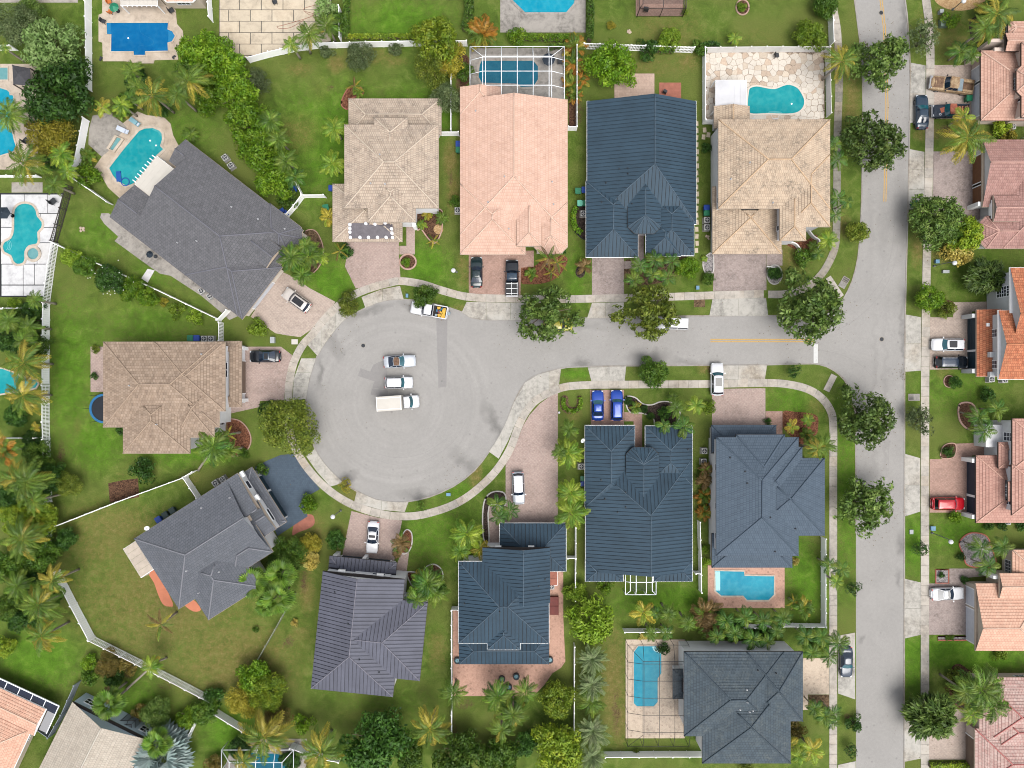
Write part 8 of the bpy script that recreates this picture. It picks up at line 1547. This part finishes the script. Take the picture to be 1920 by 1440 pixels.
# ---- palms
for a in [(285, 178, 42, 'cy'), (352, 150, 44, 'c'), (330, 175, 30, 'c'), (245, 132, 26, 'q'), (255, 160, 24, 'g'), (225, 195, 24, 'l'), (190, 200, 20, 'yl'), (240, 185, 20, 'x'), (42, 305, 46, 'c', (30, 300)), (14, 214, 34, 'g'), (112, 288, 30, 'l'), (125, 318, 24, 'l'), (98, 345, 24, 'q'), (355, 252, 20, 'q', None, 1.2), (165, 290, 18, 'ag'), (228, 210, 18, 'ag'),
          (578, 62, 32, 'c', (583, 100)), (612, 45, 30, 'q'), (545, 82, 20, 'l'), (5, 88, 12, 'l'), (664, 160, 20, 's', None, 1.0), (672, 172, 14, 'ag'), (626, 240, 28, 'l'), (622, 305, 30, 'l'), (505, 225, 24, 'g'), (520, 260, 26, 'q'), (535, 300, 28, 'q'), (552, 330, 26, 'x'),
          (905, 66, 38, 'a'), (1078, 88, 28, 'a'), (1075, 120, 24, 'a'), (1085, 108, 20, 'ag'), (1072, 158, 22, 'a'), (1088, 150, 18, 'a'), (1078, 178, 18, 'a'), (1378, 70, 16, 'l', None, 1.5), (1580, 112, 40, 'cy'), (1572, 298, 24, 'x'), (1566, 268, 18, 'x'), (1572, 372, 22, 'x'), (1568, 402, 18, 'x'), (1590, 378, 16, 'x'), (1554, 449, 24, 'l'), (1527, 460, 14, 'q', None, 1.5), (1535, 475, 16, 'x', None, 2),
          (1200, 497, 21, 'x'), (1228, 486, 22, 'x'), (1260, 490, 20, 'x'), (1190, 524, 21, 'x'), (1224, 514, 21, 'x'), (1252, 520, 21, 'x'), (1028, 484, 28, 's'), (1045, 492, 22, 's'), (1034, 510, 16, 's', None, 2), (996, 513, 14, 'ag', None, .3), (1095, 500, 18, 'br', None, 1.2), (1322, 484, 8, 'l', None, .4),
          (545, 482, 30, 'g', (565, 500)), (580, 478, 30, 'q'), (566, 515, 22, 'g', None, 2), (598, 480, 20, 'l'), (572, 460, 20, 'g'), (616, 408, 22, 'b'), (636, 470, 20, 's', None, 1.5), (800, 402, 12, 'b', None, .5), (828, 408, 16, 'q', None, 1.8), (790, 420, 12, 'l', None, 1), (812, 450, 16, 's', None, 1.2),
          (398, 838, 40, 'g', (372, 882)), (425, 815, 20, 's'), (430, 845, 24, 'q'), (500, 765, 14, 'q', None, 1.5),
          (42, 680, 50, 'cy'), (40, 742, 44, 'cy'), (52, 612, 26, 'q'), (14, 600, 28, 'q'), (62, 562, 22, 'q'), (40, 640, 26, 'g'), (10, 845, 36, 'a', None, 5), (64, 802, 12, 'b', None, 1), (45, 905, 52, 'c'), (40, 1010, 48, 'c'), (70, 1135, 52, 'c'), (75, 1195, 40, 'cy'), (30, 1100, 36, 'q'), (95, 1090, 34, 'cy'), (25, 900, 36, 'cy'), (60, 940, 30, 'c'),
          (300, 1172, 30, 's', (332, 1148)), (281, 1252, 24, 'l', (236, 1293)), (288, 1245, 16, 'yl', (313, 1233)), (206, 1318, 24, 'f'), (208, 1302, 20, 'br', None, 4), (310, 1412, 50, 'bis'), (296, 1392, 22, 'f', None, 5), (495, 1385, 58, 'cy'), (600, 1412, 50, 'cy'), (806, 1370, 46, 'cy'), (850, 1302, 32, 'q'), (933, 1308, 34, 'g'), (962, 1342, 34, 'c'), (985, 1300, 28, 'q'), (940, 1370, 30, 'c'), (455, 1430, 30, 'cy'), (510, 1290, 22, 'q', None, 3),
          (1110, 1237, 34, 'd'), (1110, 1285, 32, 'd'), (1108, 1318, 32, 'q', None, 3), (1112, 1372, 36, 'd'), (1110, 1420, 30, 'd'), (1207, 1150, 28, 'yl'), (1254, 1152, 22, 'q'), (1232, 1150, 16, 'x'), (1250, 1188, 20, 'x'), (1222, 1190, 18, 'q'), (1320, 1150, 36, 'br'), (1335, 1175, 30, 'br', None, 2), (1362, 1165, 22, 'x'), (1398, 1160, 24, 'x'), (1432, 1165, 22, 'x'), (1470, 1160, 22, 'x'), (1378, 1190, 22, 'x'), (1412, 1200, 24, 'x'), (1440, 1205, 20, 'x'), (1345, 1195, 20, 'x'), (1290, 1170, 20, 'q'),
          (1458, 1185, 20, 'x'), (1512, 1195, 23, 'x'), (1542, 1195, 23, 'x'), (1575, 1208, 25, 'x'), (1525, 1225, 22, 'x'), (1556, 1232, 22, 'x'), (1508, 1140, 24, 'ag', None, 2), (1490, 1130, 16, 's', None, 2), (1556, 1060, 20, 'x'), (1580, 1068, 22, 'x'), (1570, 1092, 18, 'l'), (1530, 1330, 20, 'x'), (1548, 1345, 24, 'x'), (1565, 1340, 20, 'x'), (1562, 1358, 18, 'x'), (1478, 1402, 28, 'yl'), (1524, 1408, 30, 'yl'), (1500, 1420, 20, 'l'),
          (1068, 805, 22, 'q'), (1066, 850, 32, 'l'), (1070, 925, 32, 'l'), (1072, 962, 36, 'l'), (1050, 848, 18, 'q'), (1268, 765, 22, 'q'), (1245, 798, 18, 'x'), (1282, 800, 24, 'x'), (1306, 760, 20, 'l'), (1262, 745, 14, 'q', None, 1.5), (1192, 765, 14, 'ag', None, .4), (875, 1002, 36, 'l'), (862, 1035, 24, 'l'), (900, 1030, 24, 'yl'), (932, 945, 22, 'x'), (935, 970, 20, 'x'), (957, 958, 22, 'x'), (752, 1018, 22, 'br', None, 3), (744, 1040, 10, 'br', None, 1), (800, 1095, 36, 'g'), (815, 1110, 32, 'q'), (780, 1125, 26, 'g'), (785, 1078, 12, 'b', None, 1),
          (475, 1092, 24, 'f'), (528, 1075, 24, 'f'), (522, 1120, 26, 'f'), (500, 1135, 18, 'f'), (1486, 800, 16, 'yl', None, 2), (1517, 788, 14, 'l', None, 2), (1546, 836, 28, 'q'), (1535, 842, 22, 'cy'), (1512, 815, 16, 'ag', None, .8), (1320, 900, 20, 'br'), (1322, 930, 22, 'a'), (1320, 960, 20, 'a'), (1325, 880, 16, 'br'),
          (1817, 258, 54, 'cy', (1785, 240)), (1803, 95, 28, 'x', None, 3), (1825, 100, 22, 'x', None, 3), (1808, 218, 24, 'yl'), (1872, 25, 46, 'cy', (1834, 52)), (1850, 50, 34, 'c'), (1838, 782, 24, 'x', (1798, 772)), (1872, 768, 24, 'x'), (1848, 808, 24, 'x'), (1842, 1028, 26, 'x'), (1882, 1026, 24, 'x'), (1856, 1062, 26, 'x'), (1842, 1295, 50, 'g', None, 6), (1865, 1325, 38, 'g'), (1815, 1300, 36, 'c'), (1825, 1340, 26, 'l')]: palm(*a)
# ---- hedges
hedge([(1106, -10), (1106, 40), (1104, 80)], 14, 1.8, 'green', 'tall green hedge beside the mottled stone pool deck'); hedge([(652, -10), (652, 40), (650, 76)], 12, 1.6, 'green', 'green hedge on the west side of the mown back lawn'); hedge([(648, 73), (700, 72), (760, 72), (800, 74)], 9, 1.0, 'yellowgreen', 'yellow green hedge along the south side of the mown back lawn'); hedge([(878, -10), (880, 30), (872, 60)], 18, 1.6, 'green', 'green hedge east of the mown back lawn'); hedge([(980, 73), (1020, 75), (1068, 75)], 12, 1.2, 'bright', 'bright hedge north of the white pool cage')
hedge([(1080, 390), (1074, 405), (1078, 428), (1090, 438)], 10, .9, 'bright', 'curved clipped hedge around an air conditioner'); hedge([(1057, 746), (1056, 760), (1066, 770), (1080, 770), (1088, 760), (1087, 745)], 8, .8, 'bright', 'horseshoe shaped clipped hedge'); hedge([(1740, 1433), (1780, 1432), (1810, 1432)], 12, .9, 'yellowgreen', 'clipped hedge at the bottom right corner'); hedge([(1004, 467), (1030, 477), (1060, 473)], 6, .8, 'dark', 'low dark hedge under the bay of the peach house'); hedge([(1030, 92), (1060, 90)], 8, 1.2, 'green', 'short green hedge by the cage corner'); hedge([(890, 515), (882, 500), (879, 488)], 3, .3, 'green', 'x') if False else None
hedge([(1345, 92), (1330, 88), (1310, 92)], 8, 1.5, 'dark', 'short dark hedge at the north west corner of the flagstone yard'); hedge([(1210, 95), (1240, 97), (1262, 97)], 12, 1.5, 'green', 'leafy hedge in front of the northern picket fence')

# ------------------------------------------------------------------ labels for plants: nearest landmark, then order
LAND = [(390, 430, 'the diagonal grey house'), (735, 320, 'the beige house'), (963, 320, 'the peach house'), (1200, 330, 'the north navy house'), (1445, 340, 'the tan corner house'), (310, 745, 'the brown house'), (385, 1020, 'the south west grey house'), (690, 1180, 'the purple roofed house'), (945, 1130, 'the skirt roofed navy house'), (1198, 945, 'the turreted southern navy house'), (1430, 930, 'the slate blue house'), (1395, 1325, 'the old slate house'), (1880, 150, 'the pale pink house'), (1880, 365, 'the rose brown house'), (1880, 620, 'the orange house'), (1880, 880, 'the salmon house'), (1880, 1130, 'the coral house'), (1880, 1370, 'the blush house'), (50, 1370, 'the peach corner house'), (190, 1385, 'the sand house'), (262, 75, 'the rectangular blue pool'), (255, 295, 'the curved teal pool'), (45, 440, 'the guitar shaped pool'), (520, 50, 'the cream slab patio'), (1020, 15, 'the octagonal pool'), (1455, 190, 'the kidney pool'), (1395, 1100, 'the patio pool'), (1215, 1270, 'the keyhole pool'), (750, 755, 'the turning circle'), (15, 225, 'the left edge pool'), (85, 700, 'the west fence'), (100, 1000, 'the western palm thicket'), (240, 1260, 'the south west picket fence'), (740, 40, 'the mown back lawn'), (970, 130, 'the white pool cage'), (1655, 640, 'the road junction'), (1655, 200, 'the long road'), (1655, 1050, 'the long road'), (1655, 1350, 'the long road'), (1230, 30, 'the bronze screen room'), (500, 1420, 'the bottom pool cage'), (940, 1275, 'the salmon terrace'), (1010, 850, 'the big worn driveway'), (1240, 640, 'the side street'), (1000, 600, 'the side street')]
bk = {}
for (o, x, y, nm, wd, grp) in PL:
    lx, ly, ph = min(LAND, key=lambda l: math.hypot(l[0] - x, l[1] - y)); dx, dy = x - lx, y - ly
    d = ('east of' if dx > 0 else 'west of') if abs(dx) > 1.3 * abs(dy) else ('south of' if dy > 0 else 'north of')
    noun = wd if any(k in wd for k in ('tree', 'palm', 'bush', 'shrub', 'plant', 'oak', 'sapling', 'clump')) else wd + ' ' + nm.replace('_', ' ')
    bk.setdefault((noun, d, ph), []).append((o, x, y, nm, wd, grp))
ORD = ['first', 'second', 'third', 'fourth', 'fifth', 'sixth', 'seventh', 'eighth', 'ninth', 'tenth']
for (noun, d, ph), L in bk.items():
    xs = [q[1] for q in L]; ys = [q[2] for q in L]; byx = max(xs) - min(xs) >= max(ys) - min(ys); L.sort(key=lambda q: q[1] if byx else q[2])
    for i, (o, x, y, nm, wd, grp) in enumerate(L):
        lab = noun + ' ' + d + ' ' + ph
        if len(L) == 2: lab = ('western ' if byx else 'northern ') + lab if i == 0 else ('eastern ' if byx else 'southern ') + lab
        elif len(L) > 2: lab = lab + ', ' + ORD[i] + (' from the west' if byx else ' from the north')
        tag(o, lab, {'palm_tree': 'palm tree', 'banana_plant': 'plant', 'tree': 'tree', 'shrub': 'shrub'}[nm], grp or {'palm_tree': 'palms planted around the houses', 'banana_plant': 'broad leaved yard plants', 'tree': 'trees in yards and verges', 'shrub': 'shrubs in yards and beds'}[nm])
